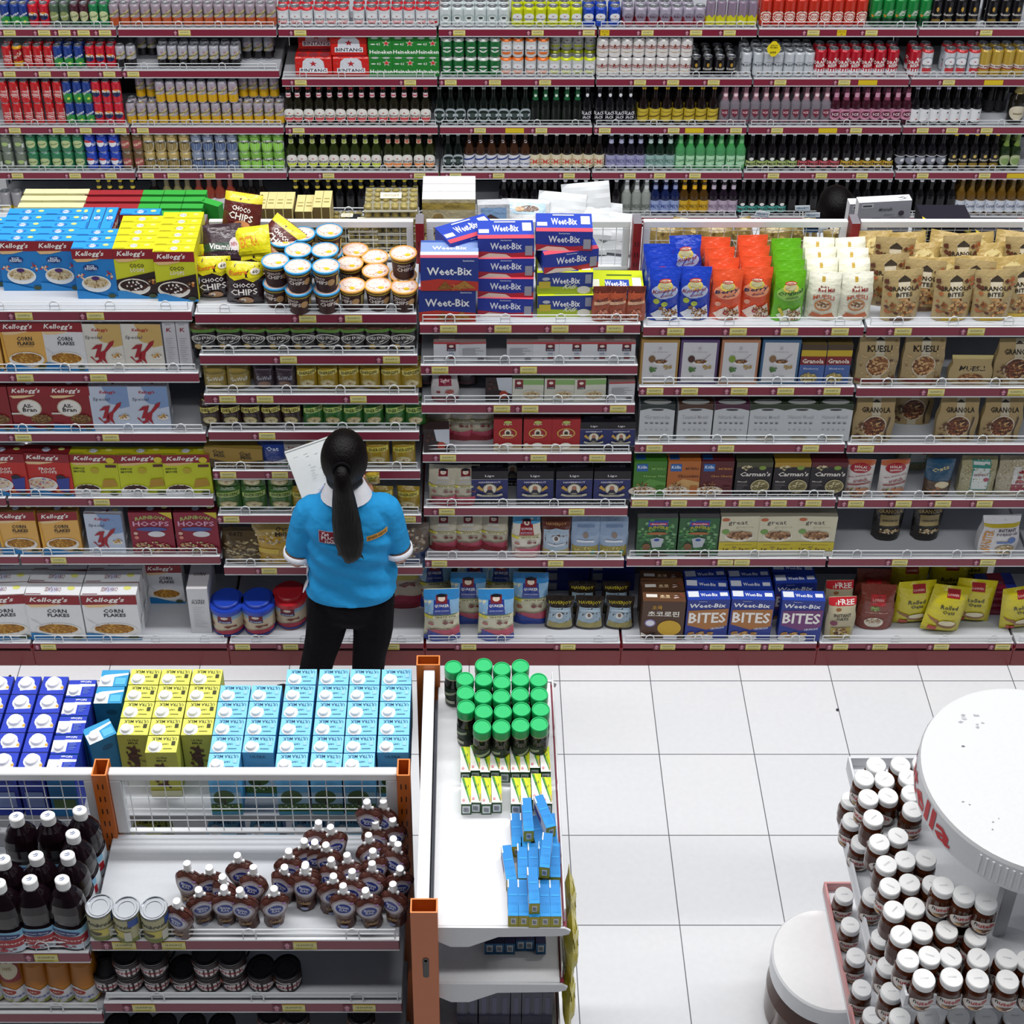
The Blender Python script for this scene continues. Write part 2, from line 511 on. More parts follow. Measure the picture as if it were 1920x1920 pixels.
KD['hein_w'] = can('beer_can', FR, FH, '#cfd9db', [('e', .5, .45, .3, .3, '#aebfbf'), ('e', .5, .45, .2, .2, '#dfe6e6'), ('e', .5, .5, .12, .08, '#3c4a48')])
KD['hein_g'] = can('beer_can', FR, FH, '#1f6b38', [('e', .5, .45, .26, .2, '#dfe8e2'), ('r', .24, .4, .76, .52, '#1c2c22'), ('e', .5, .45, .12, .1, '#2a7a42')], band='#cfd6d2')
KD['silver_red'] = can('beer_can', FR, FH, '#a9a2b4', [('e', .5, .5, .3, .3, '#8b8194'), T('BALI', .5, .56, .4, .14, '#4a3040')], low=(.48, '#9c3a4a'))
KD['silver_yel'] = can('beer_can', SR, .155, '#8e7d92', [('p', [(0, 0), (1, 0), (1, .4), (.8, .5), (.6, .36), (.4, .5), (.2, .38), (0, .46)], '#d2cf22')])
KD['san_w'] = can('beer_can', FR, FH, '#e2e0e0', [('r', .12, .5, .88, .68, '#8f3036'), T('BALIHAI', .5, .59, .66, .12, '#eae0dc'), ('e', .5, .7, .06, .12, '#8a4a3c'), ('e', .5, .28, .36, .015, '#b79a4e')])
KD['guin'] = can('beer_can', FR, FH, '#121015', [T('GUINNESS', .5, .42, .6, .14, '#e5e2da'), ('e', .5, .7, .07, .14, '#b8923a')])
KD['guin_t'] = can('beer_can', TR, TH_, '#121015', [T('Guinness', .5, .45, .6, .1, '#e5e2da'), ('e', .5, .68, .07, .1, '#b8923a'), ('e', .5, .2, .26, .08, '#7d6420')])
KD['prost'] = can('beer_can', .029, .15, '#c9cfd6', [T('PROST', .5, .5, .74, .13, '#2c3a4c'), ('r', .3, .62, .7, .65, '#8f9aa6'), ('e', .5, .14, .09, .045, '#7d6a3c')])
KD['draft'] = can('beer_can', TR, .165, '#b5182b', [('r', 0, 0, 1, .28, '#dfe2e8'), ('e', .5, .28, .5, .12, '#b5182b'), T('DRAFT', .5, .58, .8, .15, '#f2eeee', {'rot': 8}), T('BEER', .5, .43, .5, .12, '#f2eeee', {'rot': 8}), ('e', .6, .74, .06, .05, '#f0dede')])
KD['bint_t'] = can('beer_can', TR, .165, '#ccd0d8', [('e', .5, .55, .36, .26, '#9aa2b0'), ('e', .5, .55, .3, .22, '#e6e9ee'), star(.5, .6, .08, '#b0202c', .5), T('BINTANG', .5, .43, .56, .08, '#23252e'), ('r', .24, .1, .76, .32, '#c23338')], band='#c3343a')
KD['gold_t'] = can('beer_can', TR, .165, '#b89a3e', [('r', 0, .3, 1, .46, '#dfd6cf'), ('r', 0, .26, 1, .31, '#a23a33'), T('San Miguel', .5, .38, .8, .1, '#6b2c2c')])
KD['anker_t'] = can('beer_can', TR, TH_, '#c23222', [('e', .5, .36, .36, .24, '#e9ddd3'), ('e', .5, .36, .28, .19, '#c23222'), ('e', .5, .36, .22, .15, '#ecdfd6'), ('r', .12, .3, .88, .42, '#b52a22'), T('ANKER', .5, .36, .66, .09, '#f3e7dd'), ('e', .5, .62, .05, .03, '#7b1f18')])
KD['carls_t'] = can('beer_can', TR, TH_, '#17813c', [('r', 0, 0, 1, .3, '#0d3a22'), T('Carlsberg', .62, .5, .9, .2, '#e8efe8', {'rot': 80, 'asp': .25}), ('e', .3, .4, .08, .06, '#b8862e')])
KD['greyyel'] = can('soda_can', FR, .15, '#9b9aa0', [('r', 0, 0, 1, .4, '#cbb83a'), ('r', .3, .1, .7, .35, '#e6e2d8')])
KD['amber'] = can('soda_can', FR, .15, '#6b5a26', [('r', 0, .2, 1, .4, '#8f7c30')])
KD['teal'] = can('soda_can', FR, .15, '#3fa3ad', [T('Cool', .5, .4, .7, .2, '#e8f2f0', {'rot': 14}), ('p', [(0, .6), (1, .8), (1, 1), (0, 1)], '#bcd2b4')])

BW = .031
def lab_b(c, txt='BINTANG'):
    return [('e', .5, .5, .42, .5, '#e6e4df'), ('p', [(.16, .34), (.84, .34), (.7, .05), (.3, .05)], c), star(.5, .68, .1, '#a8222b', .6), T(txt, .5, .46, .6, .15, '#2a2426')]
KD['b_bintang'] = bottle('beer_bottle', BW, .235, '#1c1a10', lab_b('#c33a3f'), [('r', .05, 0, .95, 1, '#d9c2c8'), ('r', .2, .3, .8, .6, '#b6485c')], '#a83a40')
KD['b_radler'] = bottle('beer_bottle', BW, .235, '#26300f', lab_b('#c3d13a'), [('r', .05, 0, .95, 1, '#cfd6a8'), ('e', .5, .5, .2, .4, '#8ea03a')], '#a9b03a')
KD['b_orange'] = bottle('beer_bottle', BW, .235, '#22280f', lab_b('#df8a4a'), [('r', .05, 0, .95, 1, '#dcb9a8'), ('e', .5, .5, .2, .4, '#b8604a')], '#b08a80')
KD['b_hein'] = bottle('beer_bottle', BW, .235, '#0d1512', [('e', .5, .5, .45, .52, '#a3b0b6'), ('e', .5, .5, .34, .38, '#16231f'), ('r', .1, .4, .9, .6, '#b9c4c8'), ('e', .5, .5, .16, .2, '#3a4a48')], [], '#8d9a98')
KD['b_green'] = bottle('beer_bottle', BW, .235, '#0e1310', [('r', .2, .1, .24, .9, '#26342c'), ('r', .76, .1, .8, .9, '#26342c')], [('e', .5, .4, .2, .3, '#cfdcd2')], '#b7c6bb', foil='#1f5a38')
KD['b_black'] = bottle('beer_bottle', BW, .235, '#0f0d12', [T('BLACK', .5, .66, .7, .26, '#d9dbe2'), T('JACK', .5, .34, .6, .26, '#d9dbe2'), ('r', .3, .05, .7, .1, '#9fa3ad')], [('e', .5, .5, .22, .4, '#d5d8df')], '#5d5a62')
KD['b_yellow'] = bottle('beer_bottle', BW, .235, '#170e0d', [('r', .02, .06, .98, .98, '#c2ad36'), ('p', [(.1, .3), (.9, .5), (.9, .62), (.1, .42)], '#6f5a1a'), ('r', .2, .72, .8, .78, '#8f7a24')], [], '#c9a92c', nz=(.8, .86))
KD['b_clear'] = bottle('cooler_bottle', BW, .235, '#77707a', [('p', [(.3, .95), (.7, .95), (.72, .6), (.5, .35), (.28, .6)], '#6d2436'), T('ICE', .5, .72, .3, .16, '#e3c7cf'), ('r', .2, .05, .8, .16, '#9c5566')], [('r', .05, 0, .95, 1, '#b98896'), ('e', .5, .5, .3, .3, '#e9d6dc')], '#a87482', foil='#94707c')
KD['b_pink'] = bottle('cooler_bottle', BW, .235, '#3a1522', [('r', .1, .2, .9, .95, '#c58aa4'), ('e', .5, .58, .3, .24, '#5d2036'), T('ICE', .5, .58, .4, .2, '#ecd6df')], [('r', .05, 0, .95, 1, '#c48ea6')], '#5d2a3c', foil='#7c3f56')
KD['b_whitelab'] = bottle('beer_bottle', BW, .235, '#100e12', [('r', .03, .0, .97, .95, '#dcdee2'), ('e', .62, .7, .06, .05, '#22252c'), ('e', .62, .2, .08, .06, '#b04a50')], [], '#b6b2c8')
KD['b_smiguel'] = bottle('beer_bottle', BW, .235, '#3a2316', [('r', .02, 0, .98, .95, '#d5d7df'), ('p', [(.05, .5), (.95, .72), (.95, .85), (.05, .62)], '#2c3f86'), T('San Miguel', .5, .3, .8, .14, '#3c4c8a')], [T('S', .5, .5, .4, .7, '#d4d2da', {'rot': 15})], '#6b4a3c')
KD['b_sms'] = bottle('beer_bottle', BW, .235, '#140f0e', [('r', .02, 0, .98, .98, '#d8d0b4'), T('SMS', .5, .46, .7, .38, '#bf4b3c'), ('r', .1, .1, .9, .16, '#8d7f5c')], [], '#c9c0b4')
KD['b_lav'] = bottle('cooler_bottle', BW, .235, '#15121c', [('r', .06, 0, .94, .95, '#9a9ac0'), T('MIX', .5, .5, .6, .3, '#5f5f8c'), ('r', .2, .12, .8, .16, '#6b6b92')], [('r', .1, 0, .9, 1, '#a9aecb')], '#b9c2d0')
KD['b_teal'] = bottle('cooler_bottle', BW, .235, '#12281c', [('r', .06, 0, .94, .95, '#8fb0ac'), T('MIX', .5, .5, .6, .3, '#54756f'), ('r', .2, .12, .8, .16, '#5f807a')], [('r', .1, 0, .9, 1, '#b3cbc6')], '#bccac6')
KD['b_lime'] = bottle('cooler_bottle', BW, .235, '#47905a', [('r', .2, .2, .8, .9, '#a9d8b2'), T('Lime', .5, .58, .5, .26, '#387a48', {'rot': 8}), ('e', .5, .1, .3, .1, '#6fb07e')], [('r', .1, 0, .9, 1, '#6fb67c')], '#a9c7ae', foil='#3f9950')
def small(c):
    return [('r', .1, .05, .9, .5, c), ('e', .5, .66, .14, .12, '#dfe2e0'), T('MIX', .5, .28, .6, .2, '#3c3330')]
for k, c in (('b_sg', '#a9bf77'), ('b_sp', '#c35a64'), ('b_sy', '#c9a63c'), ('b_st', '#4fa39c')):
    KD[k] = bottle('cooler_bottle', BW, .235, '#100d12', small(c), [], '#c6c3cc')
KD['b_bw'] = bottle('stout_bottle', BW, .235, '#100e14', [('r', .05, .84, .95, .9, '#c8cad2'), ('e', .5, .55, .4, .28, '#7a7d8a'), ('e', .62, .58, .14, .12, '#e2e4ea'), ('e', .5, .1, .2, .12, '#cfd2da')], [], '#1d1b22')
KD['b_guin'] = bottle('stout_bottle', BW, .235, '#110f12', [T('Guinness', .5, .58, .7, .16, '#d9d2c0'), ('e', .5, .2, .32, .18, '#8d7428'), ('e', .5, .86, .1, .12, '#c9b060')], [], '#d6b81e', nz=(.8, .9))
KD['b_ggreen'] = bottle('beer_bottle', BW, .235, '#1f2f18', [('e', .5, .55, .4, .42, '#a9b58e'), ('e', .5, .5, .24, .24, '#7f9a5c')], [], '#7f9a4e', foil='#6d8440')
KD['b_wine'] = bottle('wine_bottle', .036, .26, '#16100f', [('r', .03, .1, .97, .98, '#d9d7da'), T('Reserve', .5, .6, .5, .14, '#8a8790')], [], '#2a2422')
KD['b_winew'] = bottle('wine_bottle', .036, .26, '#7a7350', [('r', .03, .1, .97, .98, '#dfdde0'), T('Reserve', .5, .6, .5, .14, '#8a8790')], [], '#6a4a44')
KD['b_wined'] = bottle('wine_bottle', .036, .26, '#813a2c', [('r', .03, .1, .97, .98, '#d9d7da'), T('Reserve', .5, .6, .5, .14, '#8a8790')], [], '#5a3a34')
KD['b_pet'] = bottle('beer_bottle', BW, .235, '#0f0d10', [], [('r', .05, .2, .95, .8, '#bfae3c')], '#c8b63a')
KD['b_frost'] = bottle('cooler_bottle', BW, .235, '#8d938f', [T('MIX', .5, .5, .6, .3, '#636a64'), ('r', .2, .12, .8, .16, '#6b726c')], [('r', .1, 0, .9, 1, '#cdd2d4')], '#dfe0e6', foil='#a1a7a4')
KD['b_blue'] = bottle('cooler_bottle', BW, .235, '#15204a', [('r', .04, .05, .96, .95, '#8f9fcb'), T('MIX', .5, .5, .6, .3, '#3f508e')], [('r', .1, 0, .9, 1, '#8b97c6')], '#cfd4e6')
KD['b_gold'] = bottle('cooler_bottle', BW, .235, '#46300f', [('r', .04, .05, .96, .95, '#c79f22'), T('MIX', .5, .5, .6, .3, '#7a5f10')], [('r', .1, 0, .9, 1, '#dfae20')], '#c79a24')
KD['b_mauve'] = bottle('cooler_bottle', BW, .235, '#1d1420', [('r', .06, 0, .94, .95, '#b0a0b4'), T('MIX', .5, .5, .6, .3, '#7a6a80')], [('r', .1, 0, .9, 1, '#b9acc0')], '#dcd2e0')
KD['b_white'] = bottle('stout_bottle', BW, .235, '#100e12', [], [], '#d8d9df')
KD['b_corona'] = bottle('beer_bottle', BW, .245, '#5f4517', [('r', .04, .0, .96, .9, '#c6ccd8'), T('Corona', .5, .5, .6, .3, '#3a4468')], [], '#c0a0a0', foil='#6b5320')
KD['b_champ'] = bottle('wine_bottle', .045, .29, '#1a1710', [('e', .5, .5, .4, .42, '#cfc7b2'), ('r', .3, .4, .7, .5, '#8d8468')], [], '#cdbf8a', foil='#9d8e58')
KD['b_big'] = bottle('wine_bottle', .042, .29, '#141216', [('r', .1, .1, .9, .5, '#262229')], [('e', .5, .5, .3, .5, '#8d6a42')], '#2c2a30')
def pack(name, col, items, top):
    return carton(name, 'pack', .205, .13, .118, items, top, (), col, .006, 'film')
KD['pack_bint'] = pack('beer_pack', '#c9231d', [('p', [(.18, .25), (.82, .25), (.78, .8), (.68, .97), (.32, .97), (.22, .8)], '#d5d9e2'), star(.5, .68, .11, '#b32430', 1.5), ('r', .12, .2, .88, .46, '#e8eaf0'), T('BINTANG', .5, .33, .7, .19, '#1d2240'), ('r', .18, .03, .82, .12, '#b2242c')], [('e', x, y, .14, .2, '#8f3038') for x in (.2, .5, .8) for y in (.28, .72)])
KD['pack_hein'] = carton('beer_pack', 'pack', .135, .135, .12, [star(.74, .7, .17, '#e9e9e4'), star(.74, .7, .13, '#c8281f'), T('Heineken', .52, .27, .92, .2, '#eef2ee'), T('4.5', .42, .66, .16, .12, '#dfe8e0'), ('e', .2, .66, .1, .03, '#dfe8e0'), ('e', .27, .97, .15, .05, '#b9c2bd'), ('e', .73, .97, .15, .05, '#b9c2bd')], [('e', x, y, .2, .2, '#c4cbc8') for x in (.27, .73) for y in (.27, .73)], (), '#1f7a2c', .004)

# ---------------------------------------------------------------- kinds: dry goods on the middle gondola
RED_K = '#8e1d28'
def kel(bg, extra, low='#1878b8', cream='#e8c998'):
    return [('r', 0, 0, 1, 1, bg), ('r', 0, .8, 1, 1, RED_K), ('p', [(.02, .8), (.1, .74), (.35, .745), (.6, .79), (.65, .81)], cream), T("Kellogg's", .44, .9, .68, .13, '#f3efec', {'sh': .35})] + extra + [('p', [(0, 0), (1, 0), (1, .05), (.7, .05), (.45, .1), (.2, .16), (0, .17)], low), ('e', .85, .06, .1, .045, '#3c4c34')]
def ktop(bg, ink, txt='KELLOGGS'):
    return [('r', 0, 0, 1, 1, bg), ('e', .5, .5, .09, .26, '#cfd8ee'), T(txt, .5, .5, .3, .34, ink, {'rot': 180, 'asp': 1}), ('e', .82, .6, .07, .16, '#d9d97a'), ('r', .03, .1, .3, .16, ink), ('r', 0, .0, 1, .035, ink)]
side_txt = lines(.2, .85, .12, .75, 14, '#9aa0aa') + [('r', .2, .3, .8, .42, '#dfe2e6')]
kside = lambda bg: [('r', 0, 0, 1, 1, bg)] + side_txt
KW, KH, KDp = .157, .228, .047
KD['krisp'] = carton('cereal_box', 'cereal box', KW, KDp, KH, kel('#1f7cc6', [('e', .42, .63, .19, .07, '#16357c'), T('RICE', .42, .655, .18, .05, '#dfe8f6'), T('KRISPIES', .42, .61, .3, .05, '#dfe8f6')] + bowl(.5, .3, .36, .17, OATS, 70, '#e4e8ea', .03) + [('s', .15, .48, .09, .08, 8, ['#b32c3c', '#e6c9a8', '#eceff4'], .04), ('s', .83, .46, .09, .1, 8, ['#a32a34', '#d8a070', '#e6c9a8'], .04), ('e', .5, .42, .1, .04, '#4a2468')], '#2787cf', '#e2bb86'), ktop('#2a93dc', '#1c5ca8'), kside('#2583c9'), '#2583c9')
KD['loops'] = carton('cereal_box', 'cereal box', KW, KDp, KH, kel('#c9cf2a', [('p', [(0, .02), (1, .02), (1, .56), (0, .38)], '#2a1a1c'), T('COCO', .55, .67, .36, .08, '#3a1d18'), T('LOOPS', .55, .58, .34, .08, '#efe6d8')] + bowl(.42, .24, .4, .17, CHOCO, 60, '#e9e4dc') + [('s', .42, .27, .2, .08, 12, ['#ece6e0'], .04), ('s', .82, .35, .1, .1, 10, ['#b46a34', '#d8a868', '#4a2a1e'], .045)], '#2d86c8', '#e2bb86'), ktop('#e6de1e', '#9c9420', 'COCO'), kside('#d6d024'), '#ded624')
cf = [T('CORN', .55, .66, .36, .085, '#2a2a30'), T('FLAKES', .57, .565, .4, .075, '#2a2a30')] + bowl(.52, .23, .42, .16, FLAKES, 80, '#e9e7e2', .032)
KD['cornh'] = carton('cereal_box', 'cereal box', .165, .055, .235, kel('#e2b05c', cf + [('r', .38, .5, .74, .515, '#b8925a'), ('p', [(0, .1), (.08, .1), (.05, .5), (.03, .8), (0, .8)], '#dfa83e')]), ktop('#7d5a30', '#4a3418'), kside('#dba650'), '#cfa050')
KD['corn'] = carton('cereal_box', 'cereal box', .165, .055, .235, kel('#dfe0e4', cf + [('p', [(.02, .52), (.28, .32), (.3, .3), (.1, .44)], '#b9bdc6')]), ktop('#a9a4a8', '#6a4a50'), kside('#dcdde0'), '#dcdde0')
KD['cornbig'] = carton('cereal_box', 'cereal box', .24, .075, .27, kel('#e3e5e8', cf + [('p', [(.02, .52), (.28, .32), (.3, .3), (.1, .44)], '#b9bdc6')]), ktop('#e0e2e6', '#7a4a52', 'CORN FLAKES'), kside('#e2e4e8'), '#e2e4e8')
def spk(bg1, bg2, bl):
    return [('r', 0, 0, 1, 1, bg1), ('p', [(.35, 1), (1, 1), (1, .55), (.75, .5), (.5, .7)], bg2), ('e', .62, .74, .22, .14, bg2), ('r', 0, .0, 1, .06, bl), T("Kellogg's", .48, .87, .4, .085, '#b02834', {'sh': .3}), T('Special', .3, .71, .42, .09, '#55596a', {'b': 0, 'sh': .2}), ('p', [(.14, .3), (.3, .16), (.42, .2), (.36, .38), (.52, .44), (.68, .62), (.8, .66), (.76, .56), (.56, .4), (.52, .28), (.56, .14), (.46, .13), (.42, .26), (.44, .38), (.34, .34), (.36, .24), (.27, .21), (.2, .3)], '#a01c2a'), ('p', [(.2, .46), (.34, .56), (.5, .58), (.38, .3), (.26, .28), (.36, .48)], '#a01c2a'), ('e', .82, .3, .14, .05, '#e6e2da'), ('s', .82, .33, .13, .05, 24, FLAKES, .028), T('Original', .66, .05, .4, .06, '#7d8494', {'b': 0})]
KD['skgold'] = carton('cereal_box', 'cereal box', .158, .045, .225, spk('#dedbd2', '#cfae6a', '#cfd6e2'), ktop('#8d8684', '#6b3a3c', 'K'), kside('#cfd0d6'), '#cfd0d6')
KD['skblue'] = carton('cereal_box', 'cereal box', .158, .045, .225, spk('#c3cfe2', '#7f9cc8', '#d8deea'), ktop('#a8aab6', '#6b3a3c', 'K'), kside('#b9bfcc'), '#b9bfcc')
KD['allbran'] = carton('cereal_box', 'cereal box', .165, .055, .225, kel('#8a1f26', [('e', .45, .52, .3, .2, '#c9bda8'), ('e', .45, .52, .27, .18, '#e9e6e0'), T('All-', .42, .57, .24, .09, '#26242a'), T('Bran', .45, .48, .34, .09, '#26242a'), ('r', .0, .38, .26, .42, '#d8cfc6'), ('e', .7, .27, .26, .1, '#6b4a24'), ('s', .7, .28, .24, .1, 50, ['#8f6b34', '#a9844a', '#5f4420'], .03)]), ktop('#6b1a20', '#4a1216'), kside('#7d1c22'), '#7d1c22')
KD['froot'] = carton('cereal_box', 'cereal box', .195, .055, .225, kel('#c02a24', [T('FROOT', .5, .64, .36, .07, '#f2eee6'), T('LOOPS', .53, .57, .34, .07, '#f2eee6')] + bowl(.33, .26, .34, .18, ['#d8c7b0', '#c0566a', '#a08ab0', '#e0b06a', '#dfe0d0'], 60, '#e6e6ea') + [('e', .76, .45, .1, .06, '#1a1530'), ('p', [(.66, .4), (.95, .46), (.9, .1), (.7, .12)], '#2d3f94'), ('e', .66, .13, .05, .035, '#d87a2a')]), ktop('#7d1c22', '#4a1216'), kside('#a0242a'), '#a0242a')
KD['emoji'] = carton('cereal_box', 'cereal box', .195, .05, .22, kel('#c3cc22', [T('EMOJI', .17, .66, .24, .05, '#4a4c1a'), T('MOVIE', .17, .59, .24, .05, '#4a4c1a'), ('e', .86, .87, .09, .07, '#d8c838'), ('r', .74, .7, .97, .76, '#5a2030'), ('e', .5, .62, .09, .07, '#b9a82c'), ('p', [(.6, .2), (.95, .24), (.9, .42), (.66, .4)], '#b08a2c')] + bowl(.3, .15, .28, .13, CHOCO, 50, '#e6e2dc'), '#dfe2e6', '#e2bb86'), ktop('#b8b41e', '#7d7a1a'), kside('#b9b622'), '#b9b622')
KD['hoops'] = carton('cereal_box', 'cereal box', .183, .05, .235, [('r', 0, 0, 1, 1, '#8c1a34'), ('p', [(.7, 1), (1, 1), (1, .84)], '#d0c03a'), T('RAINBOW', .5, .84, .7, .09, '#a8bf6a', {'arc': .5}), T('HOOPS', .5, .73, .84, .12, '#dba6c4'), ('e', .5, .6, .36, .05, '#4a5a9c'), ('e', .6, .48, .2, .07, '#dcdde2'), ('e', .12, .5, .05, .04, '#d9b0a0'), ('e', .13, .4, .05, .04, '#d98a7a')] + [('s', .45, .16, .42, .13, 90, ['#a9a06a', '#b8c07a', '#c98a6a', '#d9c9a0', '#8f5a5a'], .035), ('e', .84, .1, .15, .09, '#7a1a28')], ktop('#5a1424', '#3a0c18'), kside('#6b162a'), '#6b162a')
KD['sidebox'] = carton('cereal_box', 'cereal box', .05, .16, .235, [('r', 0, 0, 1, 1, '#c9c9cf'), T('K', .5, .84, .4, .08, '#8a2030', {'sh': .3}), ('r', .25, .94, .7, .95, '#8a8a92')] + lines(.18, .85, .1, .68, 13, '#8d9098', .006), [('r', 0, 0, 1, 1, '#87848a'), ('r', .2, .4, .8, .5, '#6b3a44')], kside('#c3c4ca'), '#c3c4ca')
KD['sidecorn'] = carton('cereal_box', 'cereal box', .09, .2, .27, [('r', 0, 0, 1, 1, '#d6d8dc'), T('CORN', .5, .74, .62, .05, '#3a3a42'), T('FLAKES', .5, .69, .62, .045, '#3a3a42')] + lines(.2, .85, .14, .6, 12, '#9da0a8', .005), [('r', 0, 0, 1, 1, '#c9c6ca'), ('r', .1, .85, .9, 1, '#8a2a34'), T('CORN', .5, .45, .6, .1, '#5a4a50')], kside('#d2d4d8'), '#d6d8dc')

def chip(bg='#2c1b20', top='#d7cd1f'):
    return [('r', 0, .7, 1, 1, top), ('p', [(0, .7), (.25, .62), (.5, .68), (.75, .6), (1, .7)], top), T('Extra', .35, .8, .5, .1, '#e0762a', {'rot': 8}), ('e', .8, .84, .13, .07, '#e9e2d2'), T('60', .8, .84, .14, .07, '#3a3a30'), T('CHOCO', .5, .52, .6, .1, '#ece8e4', {'rot': 3}), T('CHIPS', .5, .36, .72, .15, '#ece8e4', {'rot': 5}), ('e', .55, .14, .2, .1, '#b98a5c'), ('e', .48, .15, .07, .06, '#e6d6bc'), ('s', .3, .1, .25, .07, 14, CHOCO, .05)]
KD['chips'] = bag('snack_bag', .145, .07, .18, '#2c1b20', chip(), 'pillow', 3, cut=True)
KD['chipsr'] = bag('snack_bag', .15, .06, .19, '#5a2420', [('r', 0, .82, 1, 1, '#d8c92a'), T('CHOCO', .5, .68, .5, .1, '#f0eae4', {'rot': -6}), T('CHIPS', .5, .52, .64, .15, '#f0eae4', {'rot': -6}), ('e', .55, .34, .22, .1, '#c98a5a'), ('r', .0, .06, .85, .16, '#1f4a30'), T('Tinggi Vitamin', .4, .11, .7, .07, '#dfe8e0'), ('e', .87, .15, .12, .11, '#c93a48')], 'pillow', 5, cut=True)
KD['chipsd'] = bag('snack_bag', .15, .06, .16, '#33212a', [('r', .0, .3, .8, .5, '#22402e'), T('Vitamin', .45, .4, .6, .14, '#e6e6e2', {'rot': -8}), ('e', .82, .45, .14, .16, '#c9c0c4'), T('NEW', .82, .45, .2, .1, '#a03038')], 'pillow', 8)
KD['chipsy'] = bag('snack_bag', .15, .06, .12, '#d8cf1c', [T('EXTRA', .5, .5, .5, .34, '#e08a2c', {'rot': 5}), ('e', .12, .4, .09, .22, '#e9e2cf')], 'pillow', 9)
def tub(rim, nm):
    items = [T('CHOCO', .42, .72, .34, .15, '#e6dcd6'), T('CHIPS', .44, .5, .42, .22, '#e6dcd6'), ('e', .74, .5, .1, .2, '#b08a5c'), ('r', .06, .9, .94, .97, '#a99232'), ('r', .88, .2, .98, .8, '#a8955a')]
    cup = [(.039, 0, '#3a1c18'), (.041, .003, '#3a1c18'), (.049, .092, '#3a1c18'), (.05, .094, rim)]
    lid = [(.0515, .09, rim), (.0535, .094, rim), (.0535, .099, rim), (.049, .1005, rim), (.0485, .0975, '#d9b9ae'), (.0001, .0975, '#d9b9ae')]
    a = MB(); a.lathe(cup, 22, 'card'); art(a, items, cylmap(lambda z: .041 + (z - .003) * .09, .01, .088, 190), 'card', 14, 3)
    b = MB(); b.lathe(lid, 22, 'card')
    P = lambda u, v, l: ((u - .5) * .097, (v - .5) * .097, .0977 + l)
    art(b, [('e', .5, .5, .42, .42, '#e6d2c8'), ('s', .5, .5, .4, .4, 40, ['#c79a8c', '#e9dcd2', '#b5786a', '#d8c6a0'], .05), T('CHOCO', .5, .64, .5, .13, '#f6f2f0', {'rot': 24}), T('CHIPS', .52, .48, .62, .2, '#f6f2f0', {'rot': 24}), ('e', .62, .3, .12, .09, '#d8b92c')], P, 'card')
    return Kind('cereal_cup', 'tub', .107, .107, .1, a.mesh('cup'), [('lid', b.mesh('lid'), nm)])
KD['tubb'] = tub('#3f9fd8', 'blue-rimmed printed lid')
KD['tubo'] = tub('#e3a24a', 'orange-rimmed printed lid')
KD['koko'] = bag('snack_bag', .105, .05, .125, '#1f1a1c', [('r', .0, .82, 1, 1, '#5a3a2a'), ('r', 0, .74, 1, .84, '#5f8a3e'), ('e', .5, .5, .46, .19, '#dfe0da'), ('e', .5, .5, .42, .16, '#191618'), T('KOKO KRUNCH', .5, .52, .8, .13, '#ece9e4', {'arc': .3}), ('e', .28, .2, .14, .12, '#b89a52'), ('e', .66, .16, .12, .08, '#cfc7b4')], 'pillow', 2)
def energ(bg, ban='#d9cf72', ink='#4a4416', seed=3, w=.083, txt='ENERGEN'):
    return bag('sachet_bag', w, .05, .125, bg, [('p', [(.04, .62), (.96, .7), (.96, .88), (.04, .8)], ban), T(txt, .5, .75, .74, .11, ink, {'rot': 4}), ('e', .5, .34, .34, .16, '#b9ac6c'), ('e', .52, .34, .27, .11, '#dbd2a6'), ('s', .52, .36, .22, .08, 16, OATS, .05), ('r', .1, .08, .5, .11, '#8d8448')], 'pillow', seed)
KD['en_gold'] = energ('#a68b22')
KD['en_brown'] = energ('#33201a', seed=5)
KD['en_green'] = energ('#2f6b2c', '#b9cf72', '#2a4a16', 7)
KD['en_gold2'] = energ('#a68b22', '#d8cd5a', seed=4, w=.095)
KD['en_green2'] = energ('#3d6a2a', '#a8bf6a', '#2a4a16', 6, w=.105)
KD['gowell'] = bag('sachet_bag', .09, .055, .125, '#a08c48', [T('GoWell', .5, .5, .76, .16, '#dcdcd0'), ('e', .5, .25, .3, .14, '#c3ae62'), ('r', .1, .7, .9, .76, '#7d7038')], 'pillow', 12)
KD['gowelld'] = bag('sachet_bag', .085, .055, .13, '#3c3038', [T('GoWell', .5, .52, .7, .16, '#a9a6b4'), ('e', .5, .25, .3, .16, '#8a6a58'), ('r', .1, .8, .9, .84, '#6b5f6a')], 'pillow', 13)
KD['oatbox'] = carton('oat_drink_box', 'box', .24, .12, .105, [('r', 0, 0, 1, 1, '#9c7f34'), ('p', [(0, .5), (.5, .22), (1, .45), (1, 0), (0, 0)], '#4c3a20'), T('Oat', .24, .8, .2, .2, '#4a3a1c'), T('Milk', .26, .62, .2, .18, '#4a3a1c'), T('Oat', .7, .74, .2, .2, '#4a3a1c'), T('Milk', .72, .56, .2, .18, '#4a3a1c'), ('s', .5, .14, .46, .1, 60, OATS, .03)], [('r', 0, 0, 1, 1, '#8a7434')], (), '#8a7434')
KD['bluebag'] = bag('oat_bag', .13, .06, .13, '#1f3a86', [T('Oat', .5, .76, .4, .14, '#c9d4ec'), ('p', [(0, .2), (1, .32), (1, .05), (0, 0)], '#dfe2ea'), ('s', .5, .15, .25, .08, 16, ['#8a3030', '#b06a50'], .05)], 'pillow', 14)
KD['greybag'] = bag('oat_bag', .11, .05, .13, '#8e8a88', [('s', .5, .5, .4, .35, 26, ['#5a3430', '#7a4a42', '#c3bdb4'], .07)], 'pillow', 15)
